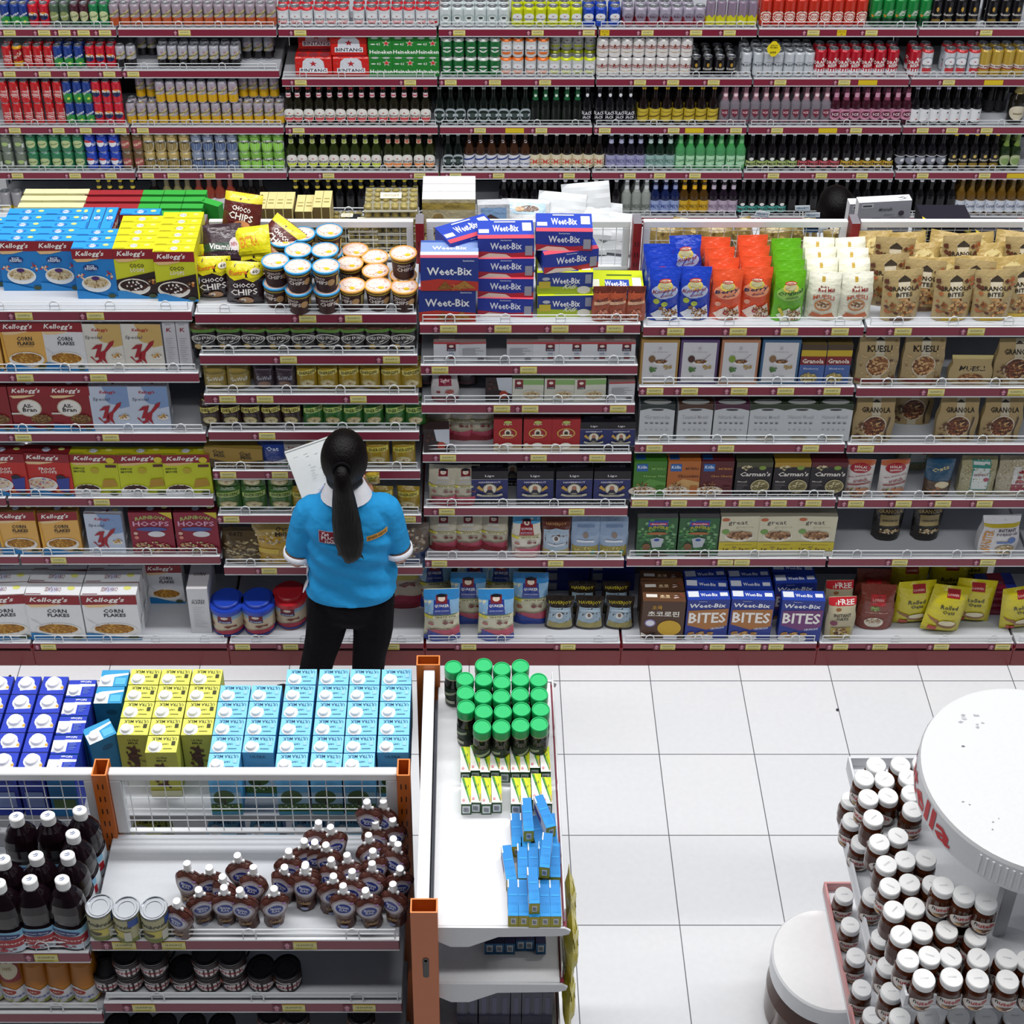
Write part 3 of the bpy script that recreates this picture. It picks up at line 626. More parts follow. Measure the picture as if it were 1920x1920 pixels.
KD['milkpouch'] = bag('oat_pouch', .185, .09, .2, '#c19a2a', [('r', 0, .72, 1, 1, '#b39a54'), ('s', .5, .68, .44, .14, 60, OATS, .04), T('Oat', .66, .88, .26, .1, '#3a3018'), T('Milk', .68, .77, .32, .1, '#3a3018'), ('r', .1, .3, .6, .42, '#d8b93c'), ('s', .3, .15, .25, .08, 20, OATS, .04)], 'standup', 16)
KD['brownpouch'] = bag('oat_pouch', .19, .1, .17, '#5a4a30', [('s', .5, .45, .42, .3, 110, ['#8a7450', '#a89468', '#5a4a30', '#c3b48a'], .05), T('OATS', .35, .86, .3, .1, '#2a2014')], 'standup', 17)
KD['nutpouch'] = bag('oat_pouch', .17, .09, .2, '#6b6058', [('r', 0, 0, 1, .3, '#233a6a'), ('s', .5, .55, .42, .36, 90, ['#a89a84', '#c9bda6', '#5a3a30', '#7d5f48'], .06)], 'standup', 18)
def quak(top, low, d1='#2a3c8c', nm='QUAKER', txt='QUICK COOKING', free=True):
    o = ([('r', 0, .56, 1, .84, '#86b4da')] if top == '#2f86c8' else []) + [('r', 0, .84, 1, 1, top), ('p', [(.24, .58), (.76, .58), (.72, .84), (.28, .84)], d1), ('p', [(.34, .78), (.66, .78), (.66, .92), (.34, .92)], '#7d2430'), ('e', .5, .86, .1, .045, '#e9d8c8'), ('e', .5, .91, .14, .025, '#16141c'), T(nm, .5, .745, .42, .055, '#eceef2'), T(txt, .5, .66, .4, .03, '#b9c6e6')]
    if free: o += [('r', .0, .5, .95, .565, '#d9d02c'), ('r', .24, .505, .95, .56, '#dfdcb8'), T('GRATIS 200g', .6, .533, .6, .045, '#3a3a2c')]
    return o + [('e', .18, .38, .09, .03, '#a8605a'), ('p', [(.5, .4), (.6, .36), (.7, .4), (.82, .36), (.84, .43), (.7, .41), (.58, .45)], '#7a2f2c'), ('p', [(.04, .22), (.3, .26), (.6, .24), (1, .3), (1, .13), (.5, .12), (.2, .15)], '#b5455e'), ('p', [(0, .0), (1, .0), (1, .12), (.5, .14), (.1, .24), (.08, .12), (0, .1)], low)]
KD['quakb'] = bag('oat_bag', .158, .085, .27, '#d3d3b8', quak('#2f86c8', '#1f3f9c', '#1f3a94'), 'gusset', 21)
KD['quakr'] = bag('oat_bag', .125, .07, .19, '#c3bda8', quak('#c9b9ae', '#8e1c2c', '#8c1c2c', 'QUAKER', 'INSTANT')[2:], 'gusset', 22)
KD['quaklight'] = bag('oat_bag', .125, .07, .21, '#ded9cc', quak('#4f9fce', '#c9a9a4', '#a01c28', 'QUAKER', 'INSTANT'), 'gusset', 23)
KD['quakbox'] = carton('oat_box', 'box', .104, .05, .1, [('r', 0, 0, 1, 1, '#d3d6dc'), ('r', 0, .9, 1, 1, '#b03a40'), ('p', [(.5, .56), (.84, .56), (.84, .9), (.5, .9)], '#6b1c28'), ('r', .52, .56, .82, .7, '#2a2a44'), ('e', .67, .8, .09, .06, '#e6dcd4'), T('QUAKER', .67, .63, .26, .06, '#e0e0e6'), T('OATS', .67, .45, .2, .09, '#4a6a9c'), ('r', .58, .2, .8, .34, '#7a1c28'), ('e', .42, .2, .04, .03, '#8a8a92')], [('r', 0, 0, 1, 1, '#8e7a78'), ('r', .2, .2, .8, .8, '#a89a96')], (), '#cfd2d8')
KD['quakplain'] = carton('oat_box', 'box', .104, .05, .1, [('r', 0, 0, 1, 1, '#c9ccd2'), ('r', 0, .9, 1, 1, '#a84a4c')] + lines(.1, .9, .3, .7, 7, '#8d9098', .02) + [('r', .68, .08, .92, .2, '#5a5058')], [('r', 0, 0, 1, 1, '#8e7a78')], (), '#c3c6cc')
KD['quakg'] = carton('oat_box', 'box', .125, .05, .115, [('r', 0, 0, 1, 1, '#cfd1c4'), ('r', .34, .74, 1, .96, '#86b06a'), ('p', [(.08, .56), (.34, .56), (.34, .96), (.08, .96)], '#7d2430'), ('r', .1, .56, .32, .66, '#20222c'), ('e', .21, .82, .07, .06, '#e8ddd0'), T('QUAKER', .21, .61, .2, .05, '#e2e2e2')] + bowl(.62, .26, .34, .24, OATS, 50, '#dcdcd8', .045), [('r', 0, 0, 1, 1, '#7f8f62')], (), '#b9bdae')
KD['coffeebox'] = carton('oat_box', 'box', .105, .05, .12, [('r', 0, 0, 1, 1, '#2a1c1e'), ('p', [(.4, 1), (1, 1), (1, .3), (.5, .5)], '#c3cad4'), ('s', .22, .7, .18, .18, 16, CHOCO, .07), ('e', .68, .3, .16, .16, '#a8402c')], [('r', 0, 0, 1, 1, '#3a2c2c')], (), '#3a2a2a')
KD['whitebag'] = bag('oat_bag', .11, .06, .13, '#c3bfc0', [('p', [(.25, .6), (.75, .6), (.75, .95), (.25, .95)], '#8a1c3a'), T('light', .5, .76, .36, .12, '#e2c9cf'), ('e', .25, .38, .08, .05, '#8a3a40'), ('e', .65, .38, .16, .08, '#a85048'), ('r', 0, 0, 1, .16, '#7d2438')], 'gusset', 24)
KD['darkbag'] = bag('oat_bag', .1, .06, .12, '#4a3a40', [T('oats', .5, .6, .5, .14, '#8a7a84'), ('r', .2, .2, .8, .3, '#6a2a3c')], 'pillow', 25)
KD['redbox'] = carton('oat_box', 'box', .115, .05, .165, [('r', 0, 0, 1, 1, '#a81c22'), ('r', 0, 0, 1, .2, '#c9b48c'), T('Ligo', .5, .84, .3, .07, '#e9d8b8'), ('e', .5, .56, .32, .16, '#d8b85a'), ('e', .5, .56, .28, .135, '#9c1c22'), ('e', .5, .58, .12, .11, '#e9e0cc'), ('e', .5, .57, .07, .06, '#3a2a24'), ('r', .3, .48, .7, .53, '#e6d8ae'), ('e', .5, .18, .2, .09, '#e6e2d6'), ('e', .1, .2, .09, .06, '#ddd6c6'), ('e', .5, .92, .14, .05, '#b8c46a')], [('r', 0, 0, 1, 1, '#5a2024')], (), '#8e1c22')
def have(w, h):
    return carton('oat_box', 'box', w, .06, h, [('r', 0, 0, 1, 1, '#262c68'), ('r', 0, .76, 1, 1, '#1a151c'), ('r', 0, 0, 1, .16, '#1a151c'), ('r', 0, .755, 1, .765, '#b9b9c4'), ('r', 0, .16, 1, .17, '#b9b9c4'), T('Ligo', .5, .86, .26, .08, '#e6e4e8'), T('HAVERMOUT', .5, .68, .6, .055, '#d9dae6'), ('e', .5, .48, .2, .16, '#8f8a68'), ('e', .5, .48, .17, .14, '#e3e0cf'), ('e', .5, .5, .07, .08, '#b07a60'), ('p', [(.38, .36), (.62, .36), (.56, .46), (.44, .46)], '#23243a'), ('p', [(.14, .52), (.3, .42), (.32, .48), (.2, .6)], '#c9a24a'), ('p', [(.86, .52), (.7, .42), (.68, .48), (.8, .6)], '#c9a24a'), ('p', [(.14, .3), (.3, .26), (.7, .26), (.86, .3), (.84, .36), (.7, .32), (.3, .32), (.16, .36)], '#bfbda8'), T('QUICK COOKING', .5, .29, .44, .035, '#3a3a4a'), T('WHITE OATS', .5, .08, .74, .055, '#dfe0e6')], [('r', 0, 0, 1, 1, '#17131a'), T('HAVERMOUT', .5, .5, .7, .3, '#6f6f80', {'rot': 180})], (), '#17131c')
KD['have'] = have(.112, .15)
KD['havebig'] = have(.152, .185)
def wb(main, txt='Weet-Bix'):
    return [('r', 0, 0, 1, 1, main)] 
KD['wbbig'] = carton('biscuit_box', 'box', .22, .12, .15, [('r', 0, 0, 1, 1, '#24398c'), ('p', [(0, .3), (.3, .36), (1, .28), (1, 0), (0, 0)], '#b8362c'), T('Sanitarium', .83, .92, .2, .06, '#c9cfe6'), T('Weet-Bix', .5, .6, .78, .24, '#f0f1f4'), ('p', [(.28, .04), (.42, .3), (.56, .06)], '#8a5c24'), ('p', [(.52, .06), (.76, .32), (.96, .08)], '#a87434'), ('s', .6, .12, .3, .1, 40, ['#6b4418', '#c99a54', '#a87434'], .02)], [('r', 0, 0, 1, 1, '#7d94c8'), ('r', 0, 0, 1, .16, '#a8485c'), ('r', 0, .16, 1, .34, '#e2e6ee'), T('Weet-Bix', .5, .56, .6, .2, '#e9ecf4'), ('r', 0, .9, 1, 1, '#3a5aa8')], (), '#2a3f92')
KD['wbflat'] = carton('biscuit_box', 'box', .215, .13, .085, [('r', 0, 0, 1, 1, '#24389a'), ('p', [(0, .34), (.6, .22), (1, .3), (1, 0), (0, 0)], '#b02a3a'), T('Weet-Bix', .5, .6, .56, .36, '#e2e6f2'), T('Sanitarium', .5, .92, .2, .08, '#c9cfe6'), ('r', .84, .1, .97, .62, '#9a9aa8'), ('p', [(.02, 0), (.2, .24), (.5, .18), (.6, 0)], '#dfd0c4')], [('r', 0, 0, 1, 1, '#2a45b0'), ('r', 0, 0, 1, .2, '#c94a5c'), T('Weet-Bix', .5, .55, .46, .36, '#f1f3f8'), ('r', .02, .3, .2, .5, '#e6e8ee'), ('r', .8, .4, .96, .84, '#e9ebee'), ('r', .3, .86, .68, .92, '#c9cfe6')], (), '#2a40a4')
KD['wbkids'] = carton('biscuit_box', 'box', .215, .13, .1, [('r', 0, 0, 1, 1, '#2a3f90'), ('p', [(0, .42), (.3, .36), (1, .3), (1, 0), (0, 0)], '#a4b82c'), T('Weet-Bix', .52, .62, .5, .28, '#f0f1f4'), T('Kids', .6, .36, .22, .22, '#dfe6c0', {'sh': .3}), ('r', .03, .28, .24, .6, '#c3b23a'), ('e', .16, .72, .07, .08, '#b9bcc4'), ('r', .86, .5, .97, .92, '#8d93a8'), ('e', .84, .2, .12, .18, '#dcdccf')], [('r', 0, 0, 1, 1, '#c6d420'), ('r', .3, .06, .74, .5, '#2c4aa8'), T('Weet-Bix', .5, .28, .4, .28, '#f2f4f6'), ('r', .02, .1, .2, .5, '#e9ebe4'), ('r', .8, .1, .96, .6, '#e9ebe4'), ('r', .34, .7, .8, .76, '#4a6a2a')], (), '#b3c428')
KD['wbgreen'] = carton('biscuit_box', 'box', .09, .06, .165, [('r', 0, 0, 1, 1, '#b9c61e')], [('r', 0, 0, 1, 1, '#c6d420'), ('r', .1, .2, .9, .5, '#2c4aa8'), ('r', .2, .6, .8, .9, '#e9ebe4')], (), '#c6d420')
KD['berrys'] = bag('muesli_bag', .074, .045, .15, '#9c4a32', [('r', 0, .84, 1, 1, '#5a2a22'), T('Berry', .5, .66, .66, .1, '#3a1c24', {'rot': 10}), ('p', [(.05, .5), (.95, .56), (.95, .64), (.05, .6)], '#dcae8c'), ('e', .5, .2, .34, .12, '#e0a48a'), ('s', .5, .2, .3, .16, 26, ['#6b3024', '#d98a6a', '#b8503a'], .07)], 'gusset', 31)
def fam(bg, ink, word, c2):
    return [('e', .5, .6, .44, .15, bg), ('e', .5, .71, .26, .09, '#d8c25a'), ('e', .5, .73, .2, .06, '#b9b48a'), ('e', .5, .8, .2, .035, '#c2382c'), ('e', .5, .8, .17, .02, '#e6d2bc'), T('Familia', .48, .8, .26, .025, '#a82a24'), T(word, .5, .62, .82, .1, ink, {'sh': .3, 'rot': 5}), T('Crunch', .55, .53, .42, .05, ink, {'sh': .3, 'rot': 5}), ('p', [(.1, .14), (.3, .24), (.5, .3), (.62, .22), (.9, .32), (.95, .04), (.3, .02)], c2), ('s', .66, .15, .26, .12, 60, NUTS, .035)]
KD['knusper'] = bag('muesli_bag', .125, .075, .225, '#1e3fb4', fam('#b9c6e6', '#8a2440', 'Knusper', '#d7dbe4') + [('e', .24, .42, .1, .055, '#a9b83c'), ('e', .5, .36, .1, .05, '#a9b83c'), ('e', .4, .28, .08, .04, '#7a5a34')], 'gusset', 32)
KD['berry'] = bag('muesli_bag', .12, .075, .215, '#d9502c', fam('#ee9a74', '#1f2450', 'Berry', '#e2d0c4') + [('e', .5, .17, .09, .05, '#a82438'), ('e', .22, .36, .1, .05, '#e2a088')], 'gusset', 33)
KD['orig'] = bag('muesli_bag', .12, .075, .215, '#5fa81e', fam('#94c65a', '#1f4a24', 'Original', '#d6dcc4') + [('p', [(.12, .28), (.3, .12), (.36, .16), (.2, .32)], '#cfc24a')], 'gusset', 34)
KD['redmill'] = bag('muesli_bag', .13, .08, .2, '#dcdcc9', [('r', .4, .84, .5, .93, '#b8983a'), T("Bob's", .5, .76, .26, .04, '#7a2024'), T('Red Mill', .56, .7, .5, .07, '#8a2024'), T('MUESLI', .5, .52, .62, .1, '#b85a34', {'arc': .5}), ('e', .5, .36, .26, .14, '#c98a54'), ('e', .5, .36, .2, .1, '#e2cfb4'), ('s', .5, .38, .17, .07, 26, NUTS, .035), ('p', [(.1, .08), (.9, .08), (.8, .2), (.5, .14), (.2, .2)], '#b8623a')], 'gusset', 35, top='#e6e6d6')
def legra(fr, pic, seed):
    q = [('r', 0, 0, 1, 1, fr), ('r', .06, .05, .94, .95, '#cfd0d4'), T('Le Granola', .5, .74, .38, .03, '#9a9aa4', {'b': 0}), ('e', .5, .82, .05, .04, '#b4b4bc'), ('e', .54, .5, .2, .07, '#e2e2e4'), ('e', .54, .525, .17, .045, '#6b4a3a'), ('s', .54, .52, .16, .04, 24, NUTS, .03), ('e', .3, .58, .09, .08, pic), ('s', .36, .34, .1, .05, 12, ['#4f7a3c', '#3c6430'], .045), ('s', .72, .4, .1, .04, 12, ['#c9b06a', '#a88a4a'], .04), T('Banana', .5, .2, .3, .04, '#8a8a94', {'b': 0}), ('p', [(.56, .54), (.58, .54), (.8, .7), (.78, .7)], '#8d8a8a')]
    return carton('granola_box', 'box', .15, .06, .215, q, [('r', 0, 0, 1, 1, fr)], (), fr)
KD['legold'] = legra('#a8854a', '#7a5a34', 1)
KD['lepurple'] = legra('#55406e', '#4a2c24', 2)
KD['leorange'] = legra('#b07a5c', '#7f9a3c', 3)
KD['leblue'] = legra('#3f6488', '#8a6a4a', 4)
KD['blueberry'] = carton('granola_box', 'box', .098, .05, .19, [('r', 0, 0, 1, 1, '#4a66a4'), ('r', 0, .84, 1, 1, '#4a3a2a'), ('r', 0, .72, 1, .88, '#c3a82c'), ('r', 0, .5, 1, .72, '#7d2226'), T('Granola', .5, .6, .86, .12, '#ece4dc'), T('Blueberry', .46, .4, .6, .06, '#c3d0ea'), ('e', .4, .16, .34, .12, '#c9bd94'), ('s', .4, .17, .32, .11, 50, ['#a89454', '#d0c08a', '#6b6234', '#8d8448'], .06)], [('r', 0, 0, 1, 1, '#6b5a34')], (), '#3f5a96')
KD['muesli'] = bag('muesli_bag', .165, .06, .23, '#a8946c', [('r', .4, .0, .62, 1, '#c3bba6'), ('p', [(.38, .9), (.5, .96), (.62, .9)], '#3a342c'), T('MUESLI', .5, .76, .62, .12, '#2a2420'), ('e', .5, .42, .29, .23, '#d0c4aa'), ('e', .5, .42, .26, .2, '#8d5f3a'), ('s', .5, .42, .25, .19, 110, NUTS + ['#d0a878'], .04), ('r', 0, .07, 1, .12, '#7a2a30'), ('s', .2, .5, .15, .4, 12, ['#c3a878', '#8a6a44'], .04), ('s', .84, .55, .12, .4, 12, ['#c3a878', '#8a6a44', '#5a3a28'], .04), ('p', [(.72, .04), (.95, .2), (.98, .16), (.76, 0)], '#7a4a2c')], 'gusset', 41, mat='card', crinkle=.0015)
KD['granola'] = bag('muesli_bag', .165, .06, .21, '#a48f66', [('r', .4, .0, .62, 1, '#bfb6a0'), ('p', [(.38, .9), (.5, .96), (.62, .9)], '#3a342c'), T('GRANOLA', .5, .76, .76, .11, '#2a2420'), ('e', .5, .38, .3, .27, '#cfc3ac'), ('e', .5, .38, .27, .24, '#5f3524'), ('s', .5, .38, .26, .23, 110, NUTS + ['#3a2018', '#8a4a34'], .04), ('p', [(.84, .62), (.88, .6), (.82, .3), (.86, .05), (.8, .05), (.78, .3)], '#4a3828'), ('s', .15, .3, .12, .25, 12, ['#c3a878', '#6a4a34', '#5a3a28'], .05)], 'gusset', 42, mat='card', crinkle=.0015)
KD['flapbag'] = bag('muesli_bag', .17, .05, .13, '#b09c70', [T('MUESLI', .5, .62, .62, .18, '#2a2420'), ('e', .5, .24, .3, .2, '#8d5f3a'), ('s', .5, .24, .28, .18, 60, NUTS, .05)], 'gusset', 43, mat='card', top='#c9bb80')
def bites(low):
    return bag('granola_pouch', .148, .06, .21, '#a89468', [('r', .36, .5, .66, .86, '#d2c8b0'), ('p', [(.36, .84), (.52, .92), (.68, .84), (.68, .8), (.36, .8)], '#3c352c'), T('GRANOLA', .5, .68, .82, .09, '#2b2724'), T('BITES', .52, .57, .42, .08, '#2b2724'), ('s', .5, .3, .33, .18, 60, NUTS, .06), ('r', .2, .03, .8, .1, low), ('s', .12, .5, .08, .4, 8, ['#5a3426', '#a4603c'], .07), ('s', .86, .8, .1, .12, 5, ['#a4603c', '#5a3426'], .08)], 'standup', 44, lean=.02)
KD['bitesy'] = bites('#c9a92c')
KD['bitesb'] = bites('#6b4a34')
KD['crown'] = bag('granola_pouch', .13, .06, .17, '#b39a5e', [('e', .5, .7, .3, .2, '#d8c68c'), T('GRANOLA', .5, .72, .4, .05, '#5a4a2a', {'rot': 10}), ('s', .5, .3, .3, .16, 20, NUTS, .06)], 'standup', 45, lean=.03, crinkle=.008)
def nat(top, word):
    return carton('granola_box', 'box', .14, .06, .19, [('r', 0, 0, 1, 1, '#c3c8cc'), ('p', [(0, 1), (1, 1), (1, .84), (.75, .89), (.5, .905), (.25, .89), (0, .84)], top), T(word, .5, .66, .74, .1, '#a3a8b0', {'b': 0}), ('e', .5, .86, .18, .025, '#3a3a3c')] + [('e', .2 + .15 * i, .5, .05, .02, '#6d7078') for i in range(5)] + [('e', .2 + .15 * i, .33, .03, .012, '#7d8088') for i in range(5)] + [('e', .5, .08, .26, .05, '#b5ad98')], [('r', 0, 0, 1, 1, top), ('e', .5, .3, .4, .3, '#a8acaa')], (), '#b9bec2')
KD['nat_d'] = nat('#2c3434', 'Granola'); KD['nat_b'] = nat('#4a2f22', 'Toasted Muesli'); KD['nat_p'] = nat('#4a2138', 'Natural Muesli'); KD['nat_g'] = nat('#2f3c28', 'Natural Muesli')
def koln(bg, bg2, txt, ink):
    return carton('muesli_box', 'box', .135, .055, .19, [('r', 0, 0, 1, 1, bg), ('p', [(0, .28), (.5, .5), (1, .4), (1, 0), (0, 0)], bg2), ('r', .08, .72, .42, .93, '#1f5fa8'), T('Kölln', .25, .84, .28, .09, '#dce8f4'), T('MÜESLI', .74, .8, .4, .07, ink), T(txt, .64, .58, .66, .08, ink, {'sh': .2}), ('s', .3, .36, .2, .06, 16, NUTS, .03), ('e', .3, .16, .44, .14, '#d8d2c4'), ('s', .3, .19, .38, .11, 70, NUTS + ['#d8c8a8'], .035), ('r', .72, .1, .95, .3, bg)], [('r', 0, 0, 1, 1, bg), ('r', .05, .2, .35, .8, '#1f4f8a')], (), bg)
KD['kolng'] = koln('#3f7a24', '#5a9440', 'Honey Nut', '#8fc06a'); KD['kolno'] = koln('#b0652c', '#c9a064', 'Chocolate', '#5a2a18'); KD['kolnr'] = koln('#551a22', '#5f2228', 'Choc Cherry', '#c98a4a')
def carm(top):
    return carton('muesli_box', 'box', .15, .055, .185, [('r', 0, 0, 1, 1, '#211c22'), ('r', 0, .86, 1, 1, top), ('s', .3, .84, .16, .07, 18, ['#c9bd94', '#e0d4b0', '#8f8a5c'], .035), ('e', .72, .84, .1, .06, '#7d9a3c'), T("Carman's", .54, .66, .84, .13, '#e9e4de', {'sh': .25}), T('Muesli', .2, .44, .26, .05, '#c3bdb8'), ('e', .7, .3, .26, .2, '#b9b088'), ('e', .7, .3, .23, .17, '#7a7048'), ('s', .7, .3, .21, .15, 60, ['#b0a878', '#d0c69c', '#5f5a38', '#8a8054'], .035), ('s', .5, .06, .4, .05, 20, ['#d0c8b0'], .02)] + lines(.05, .36, .16, .38, 6, '#7d7878', .01), [('r', 0, 0, 1, 1, top)], (), '#1c181e')
KD['carmo'] = carm('#4a4a34'); KD['carmy'] = carm('#a8862c'); KD['carmr'] = carm('#5a1e28')
KD['jungle'] = carton('muesli_box', 'box', .17, .055, .215, [('r', 0, 0, 1, 1, '#2f5f38'), ('s', .5, .5, .5, .48, 90, ['#3f8048', '#5f9a54', '#234a30', '#7aa878'], .06), ('r', .26, .78, .76, .94, '#22489a'), ('r', .3, .82, .74, .88, '#b8304a'), T('familia', .52, .85, .36, .035, '#e6d6dc'), T('JUNGLE', .52, .72, .5, .1, '#c3b82c', {'arc': .4}), ('e', .5, .6, .26, .035, '#a8683a'), ('p', [(.34, .46), (.5, .5), (.68, .46), (.62, .24), (.4, .22)], '#b5bcc4'), ('e', .5, .43, .07, .035, '#2a50a0'), ('e', .25, .25, .1, .09, '#7a5234')] + [('e', .5, .03, .32, .07, '#5f4a3a')], [('r', 0, 0, 1, 1, '#5a5a5c')], (), '#3a4a3a')
KD['great'] = carton('muesli_box', 'box', .165, .055, .225, [('r', 0, 0, 1, 1, '#cdc9b0'), T('great', .44, .82, .5, .12, '#3c3230', {'b': 0}), T('grains', .62, .72, .46, .07, '#bdb89a', {'b': 0}), ('e', .12, .92, .1, .04, '#b8603c'), ('e', .14, .62, .1, .06, '#6f9a4c'), ('e', .5, .5, .38, .14, '#dedacb'), ('e', .5, .53, .34, .1, '#7d5638'), ('s', .5, .53, .33, .1, 60, ['#8d6440', '#a87c54', '#5f3f28', '#c39a70'], .045), ('r', 0, .14, 1, .36, '#c2b22a'), T('BANANA NUT CRUNCH', .5, .29, .7, .03, '#8a8020'), ('s', .5, .19, .4, .04, 12, ['#6b4a20', '#8a7a40'], .04), ('r', 0, 0, 1, .13, '#c8c9c4')], [('r', 0, 0, 1, 1, '#8e8a7a')], (), '#bdb9a4')
KD['hola'] = bag('granola_bag', .115, .06, .18, '#cfcac8', [('r', 0, .86, 1, 1, '#b4603a'), ('e', .5, .8, .36, .13, '#a01c2e'), T('HOLA!', .5, .83, .4, .07, '#f0e6e0'), T('GRANOLA', .5, .75, .46, .05, '#f0e6e0'), T('apple cinnamon raisin', .5, .6, .8, .045, '#8a2a3a', {'rot': 6}), T('crunch', .52, .49, .5, .09, '#8a1c2e', {'rot': 6}), ('p', [(.1, .36), (.9, .44), (.9, .4), (.1, .32)], '#8a2a28'), ('s', .4, .16, .34, .14, 50, NUTS + ['#6b8a3c', '#a8502c'], .05), ('e', .68, .18, .22, .1, '#a87454')], 'standup', 51)
KD['bluep'] = bag('granola_bag', .11, .06, .185, '#1f4a68', [T('Oats', .5, .76, .6, .1, '#c3b88a', {'rot': 10}), ('r', 0, 0, 1, .44, '#4a3018'), ('e', .62, .34, .26, .1, '#cfc3a0'), ('s', .4, .16, .34, .12, 20, ['#7a5a34', '#a4643a'], .06)], 'standup', 52)
KD['clearoat'] = bag('oat_bag', .15, .08, .19, '#a09a78', [('s', .5, .5, .48, .48, 150, ['#b5ae8c', '#8a8464', '#c9c3a4'], .03), ('r', .28, .2, .8, .94, '#3f8a80'), ('r', .31, .23, .77, .9, '#cdd4d4'), T('HAVERMOUT', .54, .62, .4, .07, '#7a3a50'), ('r', .31, .78, .77, .84, '#3f8a80'), ('e', .7, .5, .08, .05, '#a03a50')], 'gusset', 53)
KD['clearred'] = bag('oat_bag', .15, .08, .19, '#a8a08a', [('s', .5, .5, .48, .48, 150, ['#bdb59c', '#8f876c', '#cfc8b0'], .03), ('r', .4, .16, .98, .8, '#cfcfd2'), ('r', .4, .16, .98, .36, '#8a2a3c'), ('s', .7, .56, .26, .16, 20, ['#8a2c34', '#b04a4a'], .07), T('berks', .7, .42, .4, .08, '#a03040')], 'gusset', 54)
KD['darkp'] = bag('granola_pouch', .125, .08, .19, '#1c1714', [('r', 0, .94, 1, 1, '#a8905a'), ('r', .05, .74, .95, .86, '#2a2018'), T('GRANOLA', .5, .8, .8, .09, '#b89a5c'), ('r', .18, .44, .82, .72, '#a8945c'), T('CINNAMON', .5, .58, .5, .05, '#3a2c18'), ('s', .5, .3, .34, .06, 34, OATS, .05)], 'standup', 55)
KD['monster'] = bag('porridge_bag', .17, .08, .2, '#cdcccf', [('r', 0, .84, 1, 1, '#dadbe0'), ('r', 0, .76, 1, .84, '#b8a62c'), T('MONSTER', .16, .4, .7, .2, '#c98a34', {'rot': 90, 'asp': .85}), T('INSTANT', .64, .7, .5, .07, '#3a2a44'), T('PORRIDGE', .64, .6, .56, .07, '#3a2a44'), ('e', .78, .42, .1, .08, '#3a62a8'), ('r', .4, .36, .7, .4, '#3a62a8'), ('e', .64, .17, .24, .13, '#a08a5a'), ('s', .64, .17, .22, .12, 40, OATS, .04)], 'gusset', 56)
KD['korean'] = carton('cereal_box', 'cereal box', .185, .06, .235, [('r', 0, 0, 1, 1, '#4f3424'), T('오곡', .34, .84, .24, .1, '#c99a2c'), T('초코로핀', .5, .68, .74, .14, '#e9e4da'), ('e', .2, .44, .13, .1, '#8a80b4'), ('e', .2, .44, .1, .07, '#e2e4ea'), ('e', .66, .32, .28, .2, '#c9a22c'), ('p', [(0, .2), (.2, .1), (.1, 0), (0, 0)], '#dcd4cc'), ('s', .25, .1, .24, .08, 20, CHOCO, .05), ('r', .54, .02, .86, .14, '#cfd0d8')], [('r', 0, 0, 1, 1, '#5f3f28'), ('r', .08, .4, .34, .7, '#e6e0d8'), T('초코', .52, .5, .24, .3, '#e2c9a0'), ('s', .84, .5, .12, .3, 12, ['#a03a34', '#e2dcd4', '#5a3a28'], .06)], (), '#4a3020')
def wbb(mid, word='BITES'):
    return carton('cereal_box', 'cereal box', .185, .06, .245, [('r', 0, 0, 1, 1, '#23368c'), T('Sanitarium', .36, .96, .2, .02, '#c3cce6'), T('Weet-Bix', .48, .86, .86, .1, '#eef0f4', {'sh': .15}), ('p', [(.04, .38), (.04, .74), (.98, .78), (.98, .36), (.5, .26)], mid), T(word, .5, .56, .88, .26, '#f0eeea'), T('CRUNCHY', .76, .3, .34, .05, '#d6dcec', {'rot': 6}), ('e', .34, .06, .34, .1, '#dcdcde'), ('s', .34, .16, .3, .06, 20, ['#c39a5c', '#a87a3c'], .06)], [('r', 0, 0, 1, 1, '#2240a4'), T('Weet-Bix', .52, .5, .4, .32, '#eef0f4'), ('r', .03, .3, .28, .86, '#dfe4ec'), ('r', .78, .34, .96, .7, '#e2e6ee')], (), '#223a94')
KD['wbbo'] = wbb('#a8703c'); KD['wbbp'] = wbb('#6f3a74')
KD['instoat'] = bag('oat_bag', .13, .08, .225, '#b5ac90', [('r', 0, .84, 1, 1, '#c0202c'), T('FREE', .62, .91, .6, .1, '#f0ece8'), ('e', .35, .78, .1, .03, '#8a5a34'), T('INSTANT', .5, .66, .62, .07, '#2f2c26'), T('OATS', .5, .57, .42, .07, '#2f2c26'), ('e', .24, .46, .12, .06, '#7a3a54'), ('r', .16, .08, .84, .34, '#a8964a'), ('s', .5, .22, .28, .1, 20, ['#5a3a28', '#c9c0a8', '#7a4a34'], .06)], 'gusset', 61, mat='card')
KD['redoat'] = bag('oat_bag', .16, .09, .235, '#7c3426', [('r', .28, .62, .72, .84, '#b3242a'), T('LOWAN', .5, .74, .34, .06, '#e6b8ae'), ('s', .48, .54, .18, .05, 12, ['#6b8a3c', '#8aa04a'], .06), T('Original Muesli', .5, .44, .6, .045, '#d9b49c', {'b': 0}), ('e', .46, .2, .26, .12, '#dcd4c4'), ('s', .46, .24, .2, .06, 26, ['#c9bc9c', '#a8987a', '#8a5a44'], .04)], 'gusset', 62)
